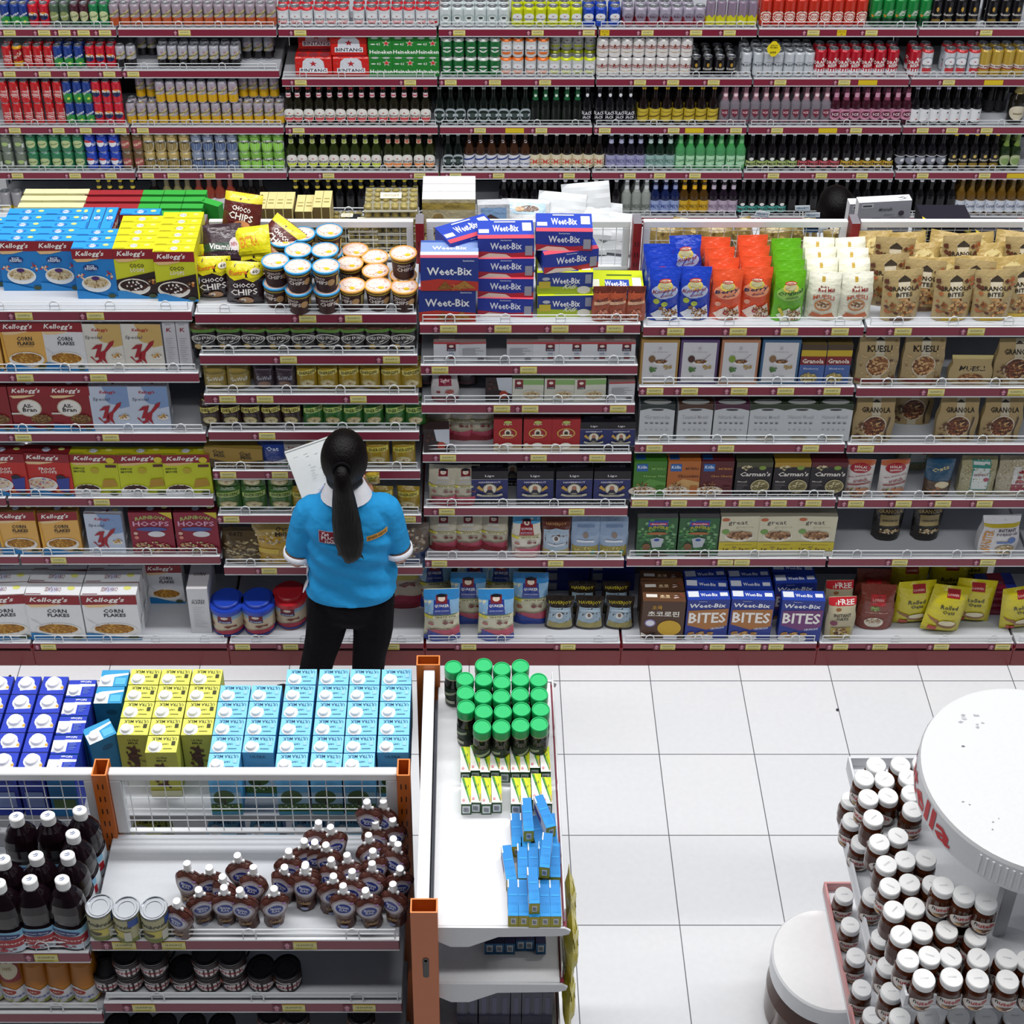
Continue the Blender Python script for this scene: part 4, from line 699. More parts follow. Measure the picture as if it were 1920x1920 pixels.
KD['rolled'] = bag('oat_bag', .17, .08, .25, '#c4b81c', [('r', .34, .82, .68, .97, '#98242a'), T('LOWAN', .5, .88, .28, .04, '#e6b8ae'), T('Rolled', .48, .63, .46, .09, '#3a3810'), T('Oats', .5, .53, .34, .08, '#3a3810'), ('p', [(.02, .38), (.3, .34), (.36, .24), (.1, .32)], '#8a5c30'), ('e', .55, .26, .27, .09, '#8a5c30'), ('e', .55, .29, .23, .06, '#d8cfae'), ('r', .12, .08, .34, .18, '#b83a2c')], 'pillow', 63)
KD['bluepack'] = carton('bar_pack', 'pack', .17, .1, .035, [('r', 0, 0, 1, 1, '#1f2f8c'), ('r', .32, 0, .72, 1, '#7a1c34'), T('LOWAN', .52, .5, .3, .4, '#b0607a')], [('r', 0, 0, 1, 1, '#1f2f8c'), ('r', .32, 0, .72, 1, '#8a1c34'), T('LOWAN', .52, .4, .3, .2, '#c0708a')], (), '#1c2a80', .008, 'film')
KD['haverj'] = bag('oat_bag', .125, .07, .175, '#29211c', [('p', [(.1, .74), (.9, .74), (.94, .1), (.06, .1)], '#9cb4c6'), ('p', [(.1, .3), (.5, .22), (.94, .34), (.92, .08), (.08, .08)], '#9c9254'), T('HAVERJOY', .5, .85, .8, .09, '#c9b83a'), ('e', .48, .5, .14, .12, '#dfe4e6'), ('e', .48, .51, .06, .07, '#7a5a44'), T('HAVERMOUT', .5, .67, .6, .04, '#c9d6e0')], 'gusset', 64)
KD['haverb'] = bag('oat_bag', .125, .065, .2, '#5a2a20', [('p', [(.05, .72), (.5, .78), (.95, .72), (.95, .06), (.05, .06)], '#a3b8cc'), ('p', [(.05, .22), (.5, .16), (.95, .22), (.95, .04), (.05, .04)], '#a4985a'), T('HAVERJOY', .5, .86, .7, .07, '#b08a5c'), ('e', .5, .52, .13, .1, '#d5d9da'), ('e', .5, .53, .07, .07, '#4a3a34'), ('p', [(.2, .4), (.5, .34), (.8, .4), (.78, .34), (.5, .28), (.22, .34)], '#cfd6e0')], 'gusset', 65)
KD['haverc'] = bag('oat_bag', .125, .065, .2, '#8fa6c4', [('r', .03, .0, .97, .3, '#9c8d2c'), ('s', .5, .15, .44, .12, 40, ['#b0a23c', '#8a7c28', '#c9bd6a'], .06), ('r', .2, .8, .8, .86, '#6f86a8'), ('e', .5, .62, .1, .08, '#8a7a70'), ('r', .2, .42, .8, .48, '#dbe2ec'), ('e', .78, .14, .09, .06, '#3f8a70')], 'gusset', 66)
KD['bluelie'] = carton('biscuit_box', 'box', .2, .1, .06, [('r', 0, 0, 1, 1, '#1f3494'), ('r', .04, .1, .26, .8, '#a8acb8')] + lines(.35, .95, .2, .8, 5, '#3f58b0', .04), [('r', 0, 0, 1, 1, '#1c2f88')], (), '#1c2f88')
def big_tub(c, nm):
    P1 = [(.066, 0, '#8f2434'), (.07, .008, c), (.071, .03, '#cdbfa4'), (.071, .105, '#8fb4d0'), (.071, .14, '#8fb4d0'), (.06, .152, '#c9d6de')]
    L1 = [(.078, .135, c), (.079, .14, c), (.079, .157, c), (.074, .163, c), (.062, .163, c), (.06, .178, c), (.056, .181, c), (.0001, .181, c)]
    items = [('r', .32, .66, .62, .98, '#7a2430'), ('r', .32, .62, .62, .74, '#23306e'), ('e', .47, .88, .08, .06, '#e6d8cc'), T('QUAKER', .47, .68, .26, .07, '#e2e4ee'), ('e', .16, .44, .06, .05, '#8a3a34'), ('p', [(.44, .46), (.54, .4), (.62, .46), (.72, .4), (.72, .48), (.6, .5), (.5, .5)], '#7a2c2a'), ('p', [(.1, .1), (.5, .3), (.9, .26), (.9, .12), (.4, .1)], '#a8324a'), ('r', 0, 0, 1, .08, '#22408c')]
    return lathed('oat_canister', 'canister', .079, .181, [('canister_body', P1, 0, items, (.012, .135, 170), 'plastic'), ('lid', L1, 0, (), None, 'plastic')], n=26)
KD['tubblue'] = big_tub('#1c3fae', None); KD['tubred'] = big_tub('#b81f2a', None)
KD['redsack'] = bag('oat_bag', .19, .1, .24, '#b5a99c', [('r', 0, .86, 1, 1, '#5a6a7a'), ('r', .1, .7, .9, .8, '#c9c36a'), ('p', [(.4, .6), (.55, .54), (.66, .6), (.8, .55), (.8, .64), (.6, .66)], '#6a2a28'), ('p', [(0, .2), (.4, .34), (1, .3), (1, .1), (.4, .12)], '#8a2440'), ('r', 0, 0, 1, .12, '#7a1c2c')], 'gusset', 67)
# behind the middle gondola
KD['cream'] = carton('small_carton', 'carton', .088, .036, .2, [('r', 0, 0, 1, 1, '#d8d5a0')], [('r', 0, 0, 1, 1, '#dbd9a6')], (), '#d8d5a0')
KD['redc'] = carton('small_carton', 'carton', .088, .036, .195, [('r', 0, 0, 1, 1, '#86202a')], [('r', 0, 0, 1, 1, '#96242c')], (), '#86202a')
KD['greenc'] = carton('small_carton', 'carton', .086, .036, .195, [('r', 0, 0, 1, 1, '#2c8a34')], [('r', 0, 0, 1, 1, '#33a03c')], (), '#2c8a34')
KD['goldbar'] = carton('chocolate_carton', 'carton', .036, .13, .235, [('r', 0, 0, 1, 1, '#6b5a34'), ('r', .9, 0, 1, 1, '#d8cc8a')], [('r', 0, 0, 1, 1, '#cfc488'), ('r', .2, .3, .8, .36, '#8a7a44'), ('r', .2, .5, .8, .54, '#8a7a44')], (), '#a8986a')
def rocher(n, m, w, d, h):
    mb = MB()
    mb.box(-w / 2, -d / 2, 0, w / 2, d / 2, h * .35, '#cfcab4', 'plastic', .003)
    for i in range(n):
        for j in range(m):
            x, y = -w / 2 + w * (i + .5) / n, -d / 2 + d * (j + .5) / m
            r = min(w / n, d / m) * .44
            mb.lathe([(.0001, h * .3, '#b39a4a'), (r, h * .42, '#c6b05c'), (r * .9, h * .7, '#d9c67a'), (r * .45, h * .85, '#e2d596'), (.0001, h * .88, '#8a6a34')], 8, 'canpaint', x, y)
    lid = MB()
    lid.box(-w / 2, -d / 2, h * .3, w / 2, d / 2, h, '#ffffff', 'clear', .004)
    a = MB()
    art(a, [('r', .3, .35, .7, .65, '#e4e2cf'), T('CHOCOLATE', .5, .5, .3, .14, '#8a7a44')], lambda u, v, l: ((u - .5) * w, (v - .5) * d, h + .001 + l))
    return Kind('chocolate_box', 'box', w, d, h, mb.mesh('tray'), [('clear_lid', lid.mesh('lid'), 'clear plastic lid'), ('paper_label', a.mesh('label'), None)])
KD['rocher'] = rocher(6, 4, .215, .15, .035)
KD['rochers'] = rocher(4, 3, .12, .09, .04)
KD['goldbox'] = carton('chocolate_box', 'box', .215, .06, .16, [('r', 0, 0, 1, 1, '#b0a684'), ('r', 0, .7, 1, .9, '#a08c44'), ('r', .0, .0, 1, .22, '#c2b482'), ('e', .3, .48, .1, .1, '#8a7444'), ('s', .5, .12, .46, .08, 14, ['#c9a94a', '#dfc87a'], .05), T('CHOCOLATE', .55, .8, .3, .08, '#6b5a2a')], [('r', 0, 0, 1, 1, '#d8d8dc')], (), '#bcb8a8', .001, 'film')
KD['picbox'] = carton('snack_box', 'box', .13, .05, .13, [('r', 0, 0, 1, 1, '#b9bcc2'), ('r', .1, .1, .9, .9, '#7d9cc0'), ('p', [(.12, .5), (.4, .68), (.88, .4), (.88, .24), (.4, .4)], '#4a3a38'), ('r', .2, .12, .8, .26, '#c9cfd8')], [('r', 0, 0, 1, 1, '#c3c6cc')], (), '#b9bcc2', .001, 'film')
KD['wbag'] = bag('paper_bag', .2, .045, .17, '#c6cace', [('r', .3, .3, .7, .31, '#a3a8ad')], 'pillow', 71, crinkle=.008, mat='card')
KD['wbagp'] = bag('paper_bag', .2, .07, .17, '#c9ccd0', [('r', .1, .62, .9, .9, '#a9c4d4'), ('e', .55, .76, .2, .08, '#5f3f2c'), ('e', .35, .74, .1, .06, '#b08a60')], 'pillow', 72, crinkle=.005)
KD['greybox'] = carton('display_box', 'box', .215, .045, .15, [('r', 0, 0, 1, 1, '#8d8f9a'), ('r', .06, .82, .28, .95, '#b5b8c0'), ('r', .08, .86, .25, .91, '#3c3e48'), T('Mirabelle', .52, .76, .26, .1, '#4a4c58', {'sh': .3}), T('BERRY', .6, .58, .2, .03, '#5a5c68'), ('e', .82, .62, .055, .08, '#3a3642')] + lines(.28, .55, .32, .5, 4, '#6b6d7a', .012) + lines(.6, .9, .32, .5, 4, '#6b6d7a', .012), [('r', 0, 0, 1, 1, '#dfe2e8'), ('s', .84, .4, .13, .3, 18, ['#2a2c34', '#4a4c54'], .04)], [('r', 0, 0, 1, 1, '#cfd2d8')], '#c9ccd4')
KD['navybox'] = carton('chocolate_box', 'box', .2, .13, .03, [('r', 0, 0, 1, 1, '#15131f'), ('p', [(.0, .9), (.16, .5), (0, .2)], '#c9b82c'), ('p', [(1, .9), (.86, .5), (1, .2)], '#c9b82c'), ('r', .4, .4, .6, .5, '#4a4a5c')], [('r', 0, 0, 1, 1, '#1a1826'), ('p', [(0, 0), (.14, 0), (.02, .3)], '#d0be2c')], (), '#15131f')
KD['goldpouch'] = bag('snack_pouch', .13, .06, .16, '#8d7a44', [('s', .5, .5, .4, .4, 24, ['#b09a5c', '#5a4a28', '#d0bd84'], .08)], 'pillow', 73, crinkle=.006)
KD['sign'] = None
# ---------------------------------------------------------------- kinds: near gondola, end display, jar stand
def milk(bg, top, back, tub_txt='ULTRA MILK', ink='#23456b', w=.093, d=.062, h=.198, capx=-.022, cappy=-.012, cr=.0145):
    mb = MB()
    mb.box(-w / 2, -d / 2, 0, w / 2, d / 2, h, bg, 'card', .0015)
    art(mb, top, lambda u, v, l: ((u - .5) * w, (v - .5) * d, h + l))
    art(mb, back, lambda u, v, l: ((u - .5) * w, -d / 2 - l, v * h))
    art(mb, back[:1], lambda u, v, l: ((.5 - u) * w, d / 2 + l, v * h))
    c = MB()
    c.lathe([(cr, h, '#eef0f2'), (cr, h + .012, '#f4f5f7'), (cr * .85, h + .0145, '#f4f5f7'), (.0001, h + .0145, '#f4f5f7')], 16, 'plastic', capx, cappy)
    c.lathe([(cr * 1.35, h + .0005, '#e6e9ee'), (cr * 1.35, h + .002, '#e6e9ee'), (.0001, h + .002, '#e6e9ee')], 14, 'plastic', capx, cappy)
    return Kind('milk_carton', 'carton', w, d, h, mb.mesh('carton'), [('screw_cap', c.mesh('cap'), 'white screw cap')])
def mtop(bg, ink, txt='ULTRA MILK'):
    return [('r', 0, 0, 1, 1, bg), T(txt, .54, .82, .8, .2, ink, {'rot': 180}), ('e', .4, .32, .12, .3, '#dfe8ec'), T('UHT', .6, .5, .2, .1, ink, {'rot': 180}), ('r', .56, .2, .84, .23, ink), ('r', .8, .42, .92, .66, ink if bg[1] == 'd' else '#8fc4e0')]
KD['ultra_b'] = milk('#4a9fd4', mtop('#7cc4ea', '#23456b'), [('r', 0, 0, 1, 1, '#5aa9da'), ('r', 0, 0, 1, .5, '#9fc6dc'), ('e', .45, .4, .34, .15, '#3f5f2a'), ('e', .3, .34, .2, .09, '#324f22'), ('r', .42, .2, .48, .32, '#3a2c20'), ('r', 0, .08, 1, .24, '#4a7030'), ('s', .5, .2, .48, .05, 30, ['#2f4a20', '#6a8a44', '#dfe6e2'], .03), ('r', 0, 0, 1, .08, '#5aa3c4'), T('ULTRA', .5, .92, .5, .05, '#2a4a74')] + lines(.15, .85, .6, .8, 6, '#3a86b8', .006))
KD['ultra_y'] = milk('#b8ba4a', mtop('#d3d561', '#3a3c1c'), [('r', 0, 0, 1, 1, '#a9ab48'), T('ULTRA', .5, .88, .36, .045, '#3a3618'), T('MILK', .5, .82, .34, .045, '#3a3618'), ('p', [(.3, .7), (.5, .74), (.62, .66), (.56, .58), (.74, .54), (.6, .5), (.62, .34), (.5, .2), (.42, .36), (.3, .44), (.24, .56), (.4, .62)], '#43281c'), ('p', [(.5, .36), (.7, .22), (.66, .18), (.48, .3)], '#43281c'), ('s', .45, .5, .28, .28, 18, ['#5a3a24', '#43281c'], .06), T('Cokelat', .78, .42, .34, .05, '#54421c', {'rot': -8}), ('r', 0, 0, 1, .14, '#c9caa8')])
KD['indo'] = milk('#1c33a4', [('r', 0, 0, 1, 1, '#1d37b4'), ('p', [(.3, .9), (.6, .9), (.92, .4), (.92, .25), (.3, .2), (.2, .5)], '#e8ebf2'), ('r', .8, .3, .92, .44, '#c9a04a')], [('r', 0, 0, 1, 1, '#1f39ac'), ('r', .02, .86, .98, .99, '#dfe3ee'), T('INDOMILK', .5, .78, .86, .07, '#16266e'), T('Fresh', .3, .925, .4, .05, '#2a3fa4'), ('r', .15, .2, .85, .55, '#8fa4dc')], w=.077, d=.07, h=.195, capx=-.002, cappy=.006, cr=.019)
KD['fullc'] = milk('#1c33a4', [('r', 0, 0, 1, 1, '#1d37b4'), ('r', 0, .1, .52, .74, '#e8ebf2'), ('p', [(.5, .6), (1, .62), (1, .74), (.4, .76)], '#e8ebf2'), T('FullCream', .62, .88, .4, .12, '#dfe4f2', {'rot': 180})] + lines(.6, .9, .2, .5, 5, '#5a74d0', .04), [('r', 0, 0, 1, 1, '#2277b4'), ('r', .1, .2, .9, .4, '#5a7a44')], w=.083, d=.068, h=.195, cr=.0145, capx=-.02)
KD['tealc'] = milk('#2a86b8', [('r', 0, 0, 1, 1, '#2f93c6'), ('r', 0, .0, .5, .6, '#e6eef2'), ('p', [(.3, .5), (1, .7), (1, .8), (.2, .7)], '#e6eef2'), ('r', .56, .1, .94, .5, '#57b0d6')], [('r', 0, 0, 1, 1, '#206f9c'), ('e', .6, .8, .2, .06, '#1a5478'), ('r', .1, .05, .9, .25, '#55683a')], w=.085, d=.066, h=.195)
def cran():
    body = [(.044, 0, '#3a1216'), (.05, .01, '#3a1216'), (.05, .1, '#160b12'), (.047, .106, '#160b12'), (.05, .125, '#160b12'), (.05, .158, '#160b12'), (.045, .188, '#160b12'), (.033, .213, '#160b12'), (.019, .23, '#160b12'), (.0175, .25, '#160b12')]
    cap = [(.021, .236, '#eef0f2'), (.021, .264, '#f4f5f6'), (.018, .267, '#f4f5f6'), (.0001, .267, '#f4f5f6')]
    it = [('r', 0, 0, 1, 1, '#c9d9e6'), ('r', 0, .72, 1, 1, '#7db4d4'), ('p', [(0, .16), (1, .3), (1, .66), (0, .6)], '#a82430'), ('e', .5, .78, .3, .12, '#1d2f6c'), T('Ocean Spray', .5, .78, .46, .08, '#d8e2ee'), T('Cranberry', .5, .44, .76, .14, '#e9d3d0', {'rot': 3}), ('s', .4, .12, .3, .1, 14, ['#8e1a26', '#b53040'], .06)]
    k = lathed('juice_bottle', 'bottle', .052, .267, [('bottle_body', body, .55, (), None, 'gloss'), ('screw_cap', cap, 0, (), None, 'plastic')], n=28)
    lb = MB()
    def Pm(u, v, l):
        z = .01 + .09 * v; a = -PI / 2 + (u - .5) * math.radians(150)
        ca, sa = abs(math.cos(a)), abs(math.sin(a))
        r_ = .0505 * (1 + (1 / (ca ** 4 + sa ** 4) ** .25 - 1) * .55) + l + .0008
        return (r_ * math.cos(a), r_ * math.sin(a), z)
    art(lb, it, Pm, 'card', 20, 2)
    art(lb, [('r', 0, 0, 1, 1, '#c3cfd8'), ('r', .1, .1, .9, .5, '#a9b4be'), ('r', .3, .05, .6, .3, '#a03038')], lambda u, v, l: (Pm(u * .8 + 1, v, l)), 'card', 14, 2)
    c2 = MB()
    art(c2, [('p', [(.3, .3), (.6, .35), (.7, .65), (.62, .65), (.52, .42), (.35, .38)], '#5f6f94'), ('p', [(.25, .5), (.5, .5), (.6, .75), (.5, .72), (.42, .58), (.28, .56)], '#5f6f94')], lambda u, v, l: ((u - .5) * .036, (v - .5) * .036, .2672 + l))
    k.parts.append(('label', lb.mesh('label'), 'pale blue and red printed label')); k.parts.append(('cap_emblem', c2.mesh('emblem'), None))
    return k
KD['cran'] = cran()
jb = [(.036, 0, '#b87400'), (.043, .01, '#b87400'), (.043, .09, '#b06a00'), (.036, .17, '#b06a00'), (.02, .225, '#b06a00'), (.019, .24, '#b06a00')]
jc = [(.0245, .235, '#e8e6e2'), (.0245, .257, '#eeece8'), (.021, .26, '#eeece8'), (.0001, .26, '#eeece8')]
jl = [('p', [(.1, .0), (.9, .0), (.98, .5), (.88, .95), (.6, .8), (.4, 1), (.1, .85), (.02, .45)], '#dcdce0'), ('e', .4, .68, .2, .16, '#a8301c'), T('ABC', .4, .68, .2, .1, '#f0e0d0'), T('Orange', .5, .36, .6, .18, '#5a6ab0', {'rot': 10}), ('s', .6, .12, .3, .1, 10, ['#c9cc5a', '#8fa04a'], .08)]
KD['juice'] = lathed('juice_bottle', 'bottle', .043, .26, [('bottle_body', jb, 0, jl, (.012, .085, 150), 'card'), ('screw_cap', jc, 0, (), None, 'plastic')], n=22)
def tin(name, r, h, lab, topc, base):
    mb = MB()
    mb.lathe([(r * .96, 0, '#b4b8bd', 'metal'), (r, .003, base, 'canpaint'), (r, h - .006, '#c3c7cc', 'metal'), (r * 1.02, h - .002, topc, 'metal'), (r * .99, h, topc, 'metal'), (r * .93, h, topc, 'metal'), (r * .92, h - .005, topc, 'metal'), (r * .8, h - .005, topc, 'metal'), (r * .78, h - .003, topc, 'metal'), (r * .6, h - .003, topc, 'metal'), (r * .58, h - .005, topc, 'metal'), (.0001, h - .005, topc, 'metal')], 28, 'canpaint')
    art(mb, lab, cylmap(lambda z: r, .004, h - .007, 175), 'card', 14, 2)
    return Kind(name, 'tin', 2 * r, 2 * r, h, mb.mesh(name))
KD['custard'] = tin('custard_tin', .038, .108, [('r', 0, 0, 1, 1, '#b3b089'), ('r', 0, 0, 1, .16, '#6f7a34'), T('Ambrosia', .45, .72, .74, .16, '#26242c', {'sh': .2}), ('r', .74, .7, 1, 1, '#2c4f9c'), ('e', .5, .38, .3, .15, '#c9bd5c'), ('e', .3, .34, .16, .08, '#4a4230'), ('r', .62, .1, .78, .5, '#c9c9bd')], '#9da1a8', '#b3b089')
KD['khaak'] = tin('chocolate_tin', .041, .07, [('r', 0, 0, 1, 1, '#2b1a1e'), ('e', .55, .42, .36, .26, '#dcd6d8'), T('KHAAK', .55, .42, .56, .2, '#a02634'), ('r', .2, .74, .56, .82, '#c9c3c4'), ('e', .12, .7, .07, .14, '#b06a50'), ('e', .92, .4, .05, .12, '#8d8a86')], '#3c3a3e', '#2b1a1e')
def spout():
    def P_w(v): return .088 * (.62 + .36 * math.exp(-((v - .62) / .24) ** 2) + .06 * (1 - v))
    k = bag('drink_pouch', .09, .05, .122, '#4f2b24', [], 'standup', 81)
    mb = MB(); nu, nv = 10, 12
    def P(u, v, l, sgn=-1):
        u, v = min(1, max(0, u)), min(1, max(0, v))
        top = .122 - (.032 * abs(2 * u - 1) ** 1.6 - .016 * abs(2 * u - 1) ** 5 if v > .75 else 0) * ((v - .75) / .25 if v > .75 else 0)
        e = abs(2 * u - 1)
        d = .026 * math.sqrt(max(0, 1 - e ** 2.2)) * (1 - v ** 3) ** .7 + .001
        nz = noise.noise(Vector((u * 4, v * 5, 4.2 + sgn)))
        return ((u - .5) * P_w(v), sgn * (d + l + .002 * nz * min(1, d * 60)), v * top)
    for j in range(nv):
        for sgn in (-1, 1):
            vs = [P(i / nu, v, 0, sgn) for v in (j / nv, (j + 1) / nv) for i in range(nu + 1)]
            mb.add(vs, [(i, i + 1, nu + 2 + i, nu + 1 + i) for i in range(nu)], '#4f2b24' if j > 7 or j < 4 else '#5a3a34', 'film', True)
    bt = [P(i / nu, 0, 0, -1) for i in range(nu + 1)] + [P(i / nu, 0, 0, 1) for i in range(nu, -1, -1)]
    mb.add(bt, [tuple(range(len(bt)))], '#3a1e18', 'film')
    art(mb, [('e', .5, .62, .4, .24, '#9c8d92'), ('e', .5, .63, .33, .19, '#bcbcc8'), ('e', .5, .63, .25, .12, '#2a3a8a'), T('FRISIAN', .5, .665, .34, .06, '#d3d8ea', {'rot': -6}), T('FLAG', .5, .605, .24, .06, '#d3d8ea', {'rot': -6}), T('Cokelat', .5, .26, .6, .1, '#b08a4a', {'sh': .3}), T('Kental Manis', .5, .38, .4, .04, '#8a6a4a'), ('e', .5, .1, .2, .05, '#8f9ac0'), ('e', .82, .8, .07, .03, '#8a6a9c')], P, 'film', 9, 9, .0006)
    c = MB()
    c.lathe([(.008, .105, '#e9eaec'), (.008, .124, '#e9eaec'), (.0118, .125, '#eceef0'), (.0105, .145, '#f2f3f5'), (.0001, .146, '#f2f3f5')], 14, 'plastic')
    c.box(-.017, -.004, .11, .017, .004, .119, '#e4e5e8', 'plastic', .001)
    return Kind('drink_pouch', 'pouch', .088, .052, .146, mb.mesh('pouch'), [('spout_cap', c.mesh('cap'), 'white screw spout')])
KD['spout'] = spout()
gj = [(.024, 0, '#26302a'), (.027, .006, '#20251f'), (.027, .1, '#1c1f1a'), (.026, .118, '#c3bb9a'), (.0245, .128, '#c3bb9a')]
gl = [(.0275, .124, '#159a55'), (.0275, .15, '#17a85e'), (.026, .154, '#1ab265'), (.0235, .154, '#17a85e'), (.0225, .1515, '#1cb468'), (.0001, .1515, '#1cb468')]
KD['coffee'] = lathed('coffee_jar', 'jar', .0275, .154, [('glass_jar', gj, 0, [('r', 0, .3, 1, .8, '#27382c'), ('p', [(.2, .5), (.8, .7), (.8, .6), (.3, .4)], '#a9b59a'), ('r', .3, .1, .7, .24, '#b9bca8')], (.01, .1, 170), 'gloss'), ('lid', gl, 0, (), None, 'plastic')], n=24)
KD['tea'] = carton('tea_box', 'box', .029, .092, .046, [('r', 0, 0, 1, 1, '#315a34')] + barcode(.12, .12, .88, .82), [('r', 0, 0, 1, 1, '#e6e8e2'), ('p', [(.1, 1), (1, 1), (1, .1)], '#b9cc1f'), ('p', [(.05, .98), (.3, .98), (.92, .08), (.86, .03)], '#3f8a3c'), ('p', [(.3, 1), (.5, 1), (1, .6), (1, .3)], '#d3dc2e'), T('21', .56, .64, .4, .1, '#2c4a3c', {'rot': 10}), ('e', .25, .14, .14, .05, '#d08a94'), ('p', [(.86, .32), (.95, .3), (.95, .04), (.88, .06)], '#c9925a')], (), '#3a6a3c', .0006)
KD['paste'] = carton('toothpaste_box', 'box', .0285, .112, .046, [('r', 0, 0, 1, 1, '#b5ac2c')] + barcode(.28, .25, .76, .8), [('r', 0, 0, 1, 1, '#1f82cc'), ('r', 0, 0, 1, .3, '#2490d8'), ('r', .1, .55, .9, .6, '#2a98e0'), ('r', 0, .78, .12, 1, '#e6eef4')] + [('r', .15 + .14 * i, .1, .2 + .14 * i, .4, '#2f9ae2') for i in range(6)], [('r', 0, 0, 1, 1, '#d7dade'), ('r', .1, .2, .6, .7, '#4a4c9c')], '#1f82cc', .0006)
KD['pasten'] = carton('toothpaste_box', 'box', .0285, .112, .05, [('r', 0, 0, 1, 1, '#2a6a9c')] + barcode(.2, .25, .8, .85), [('r', 0, 0, 1, 1, '#1c1c44')], (), '#23305c', .0006)
KD['brush'] = carton('toothbrush_pack', 'pack', .03, .05, .24, [('r', 0, 0, 1, 1, '#1c1a44'), ('r', .3, .2, .7, .5, '#3a3c6a')], [('r', 0, 0, 1, 1, '#2a2c5c')], (), '#1a1840', .004, 'gloss')
KD['yellowbag'] = bag('snack_bag', .12, .03, .22, '#bfb32c', [('s', .5, .4, .4, .3, 20, ['#4a2a44', '#d8cf5a', '#7a6a20'], .08), ('r', .1, .7, .9, .9, '#d6cc3a')], 'pillow', 91, crinkle=.008)
nj = [(.031, 0, '#3a1c12'), (.036, .006, '#4a2414'), (.0375, .04, '#43200f'), (.035, .078, '#4a2414'), (.029, .092, '#5a3020'), (.029, .098, '#6a4a3a')]
nl = [(.0325, .094, '#e6e8ea'), (.0325, .112, '#eceef0'), (.0305, .116, '#f2f3f4'), (.0001, .116, '#f2f3f4')]
nlab = [('e', .5, .45, .46, .44, '#dcd6d2'), T('n', .22, .62, .1, .2, '#26202a'), T('utella', .56, .64, .54, .26, '#b3262e'), ('e', .5, .24, .2, .12, '#6b3a24'), ('e', .34, .22, .1, .08, '#c9a06a'), ('e', .66, .2, .12, .08, '#e2ddd4')]
KD['nut'] = lathed('spread_jar', 'jar', .0375, .116, [('glass_jar', nj, 0, nlab, (.01, .07, 150), 'gloss'), ('lid', nl, 0, (), None, 'plastic')], n=24)
_l = MB(); art(_l, [('r', .3 + .06 * i, .46, .33 + .06 * i, .54, '#c3c6ca') for i in range(7)], lambda u, v, l: ((u - .5) * .06, (v - .5) * .06, .1162 + l)); KD['nut'].parts.append(('date_print', _l.mesh('date'), None))
_b = MB(); art(_b, [('r', 0, 0, 1, 1, '#c9c6c4')] + barcode(.2, .2, .8, .8), cylmap(lambda z: interp(nj, z) + .0006, .014, .065, 60), 'card', 8, 1)
for i in range(len(_b.v)): _b.v[i] = (-_b.v[i][0], -_b.v[i][1], _b.v[i][2])
KD['nut'].parts.append(('back_label', _b.mesh('backlabel'), None))

# ---------------------------------------------------------------- fixtures
W_, XB, YB = .868, -1.9468, 5.067
WA_, XA, YA = .8768, -1.9453, 8.030
WC, XC, YC = .8775, -1.0775, 2.72
tagm = {}
def tag_mesh(kind):
    if kind not in tagm:
        mb = MB()
        w, h = {'n': (.066, .032), 'y': (.05, .034), 'l': (.105, .03)}[kind]
        mb.box(-w / 2, -.0022, -h / 2, w / 2, -.0005, h / 2, '#c9bd52' if kind == 'n' else '#d3b81c', 'card')
        P = lambda u, v, l: ((u - .5) * w, -.0022 - l, (v - .5) * h)
        if kind == 'n':
            art(mb, [('r', 0, .3, 1, .95, '#d8d290'), T('18.500/PCS', .5, .64, .72, .3, '#7d7a50'), ('r', .1, .1, .8, .18, '#a89a3c')], P)
        elif kind == 'y':
            art(mb, [T('02.12', .5, .72, .7, .26, '#7d6a14'), ('e', .5, .25, .08, .12, '#8a7418')], P)
        tagm[kind] = mb.mesh('price_tag')
    return tagm[kind]
def arrow_mesh():
    if 'a' not in tagm:
        mb = MB()
        mb.box(-.013, -.0016, -.016, .013, -.0004, .016, '#6a2438', 'card')
        art(mb, [('p', [(.5, .92), (.88, .5), (.68, .5), (.68, .1), (.32, .1), (.32, .5), (.12, .5)], '#c98fa0'), ('e', .5, .35, .1, .1, '#a05a70')], lambda u, v, l: ((u - .5) * .026, -.0016 - l, (v - .5) * .032))
        tagm['a'] = mb.mesh('arrow_sticker')
    return tagm['a']

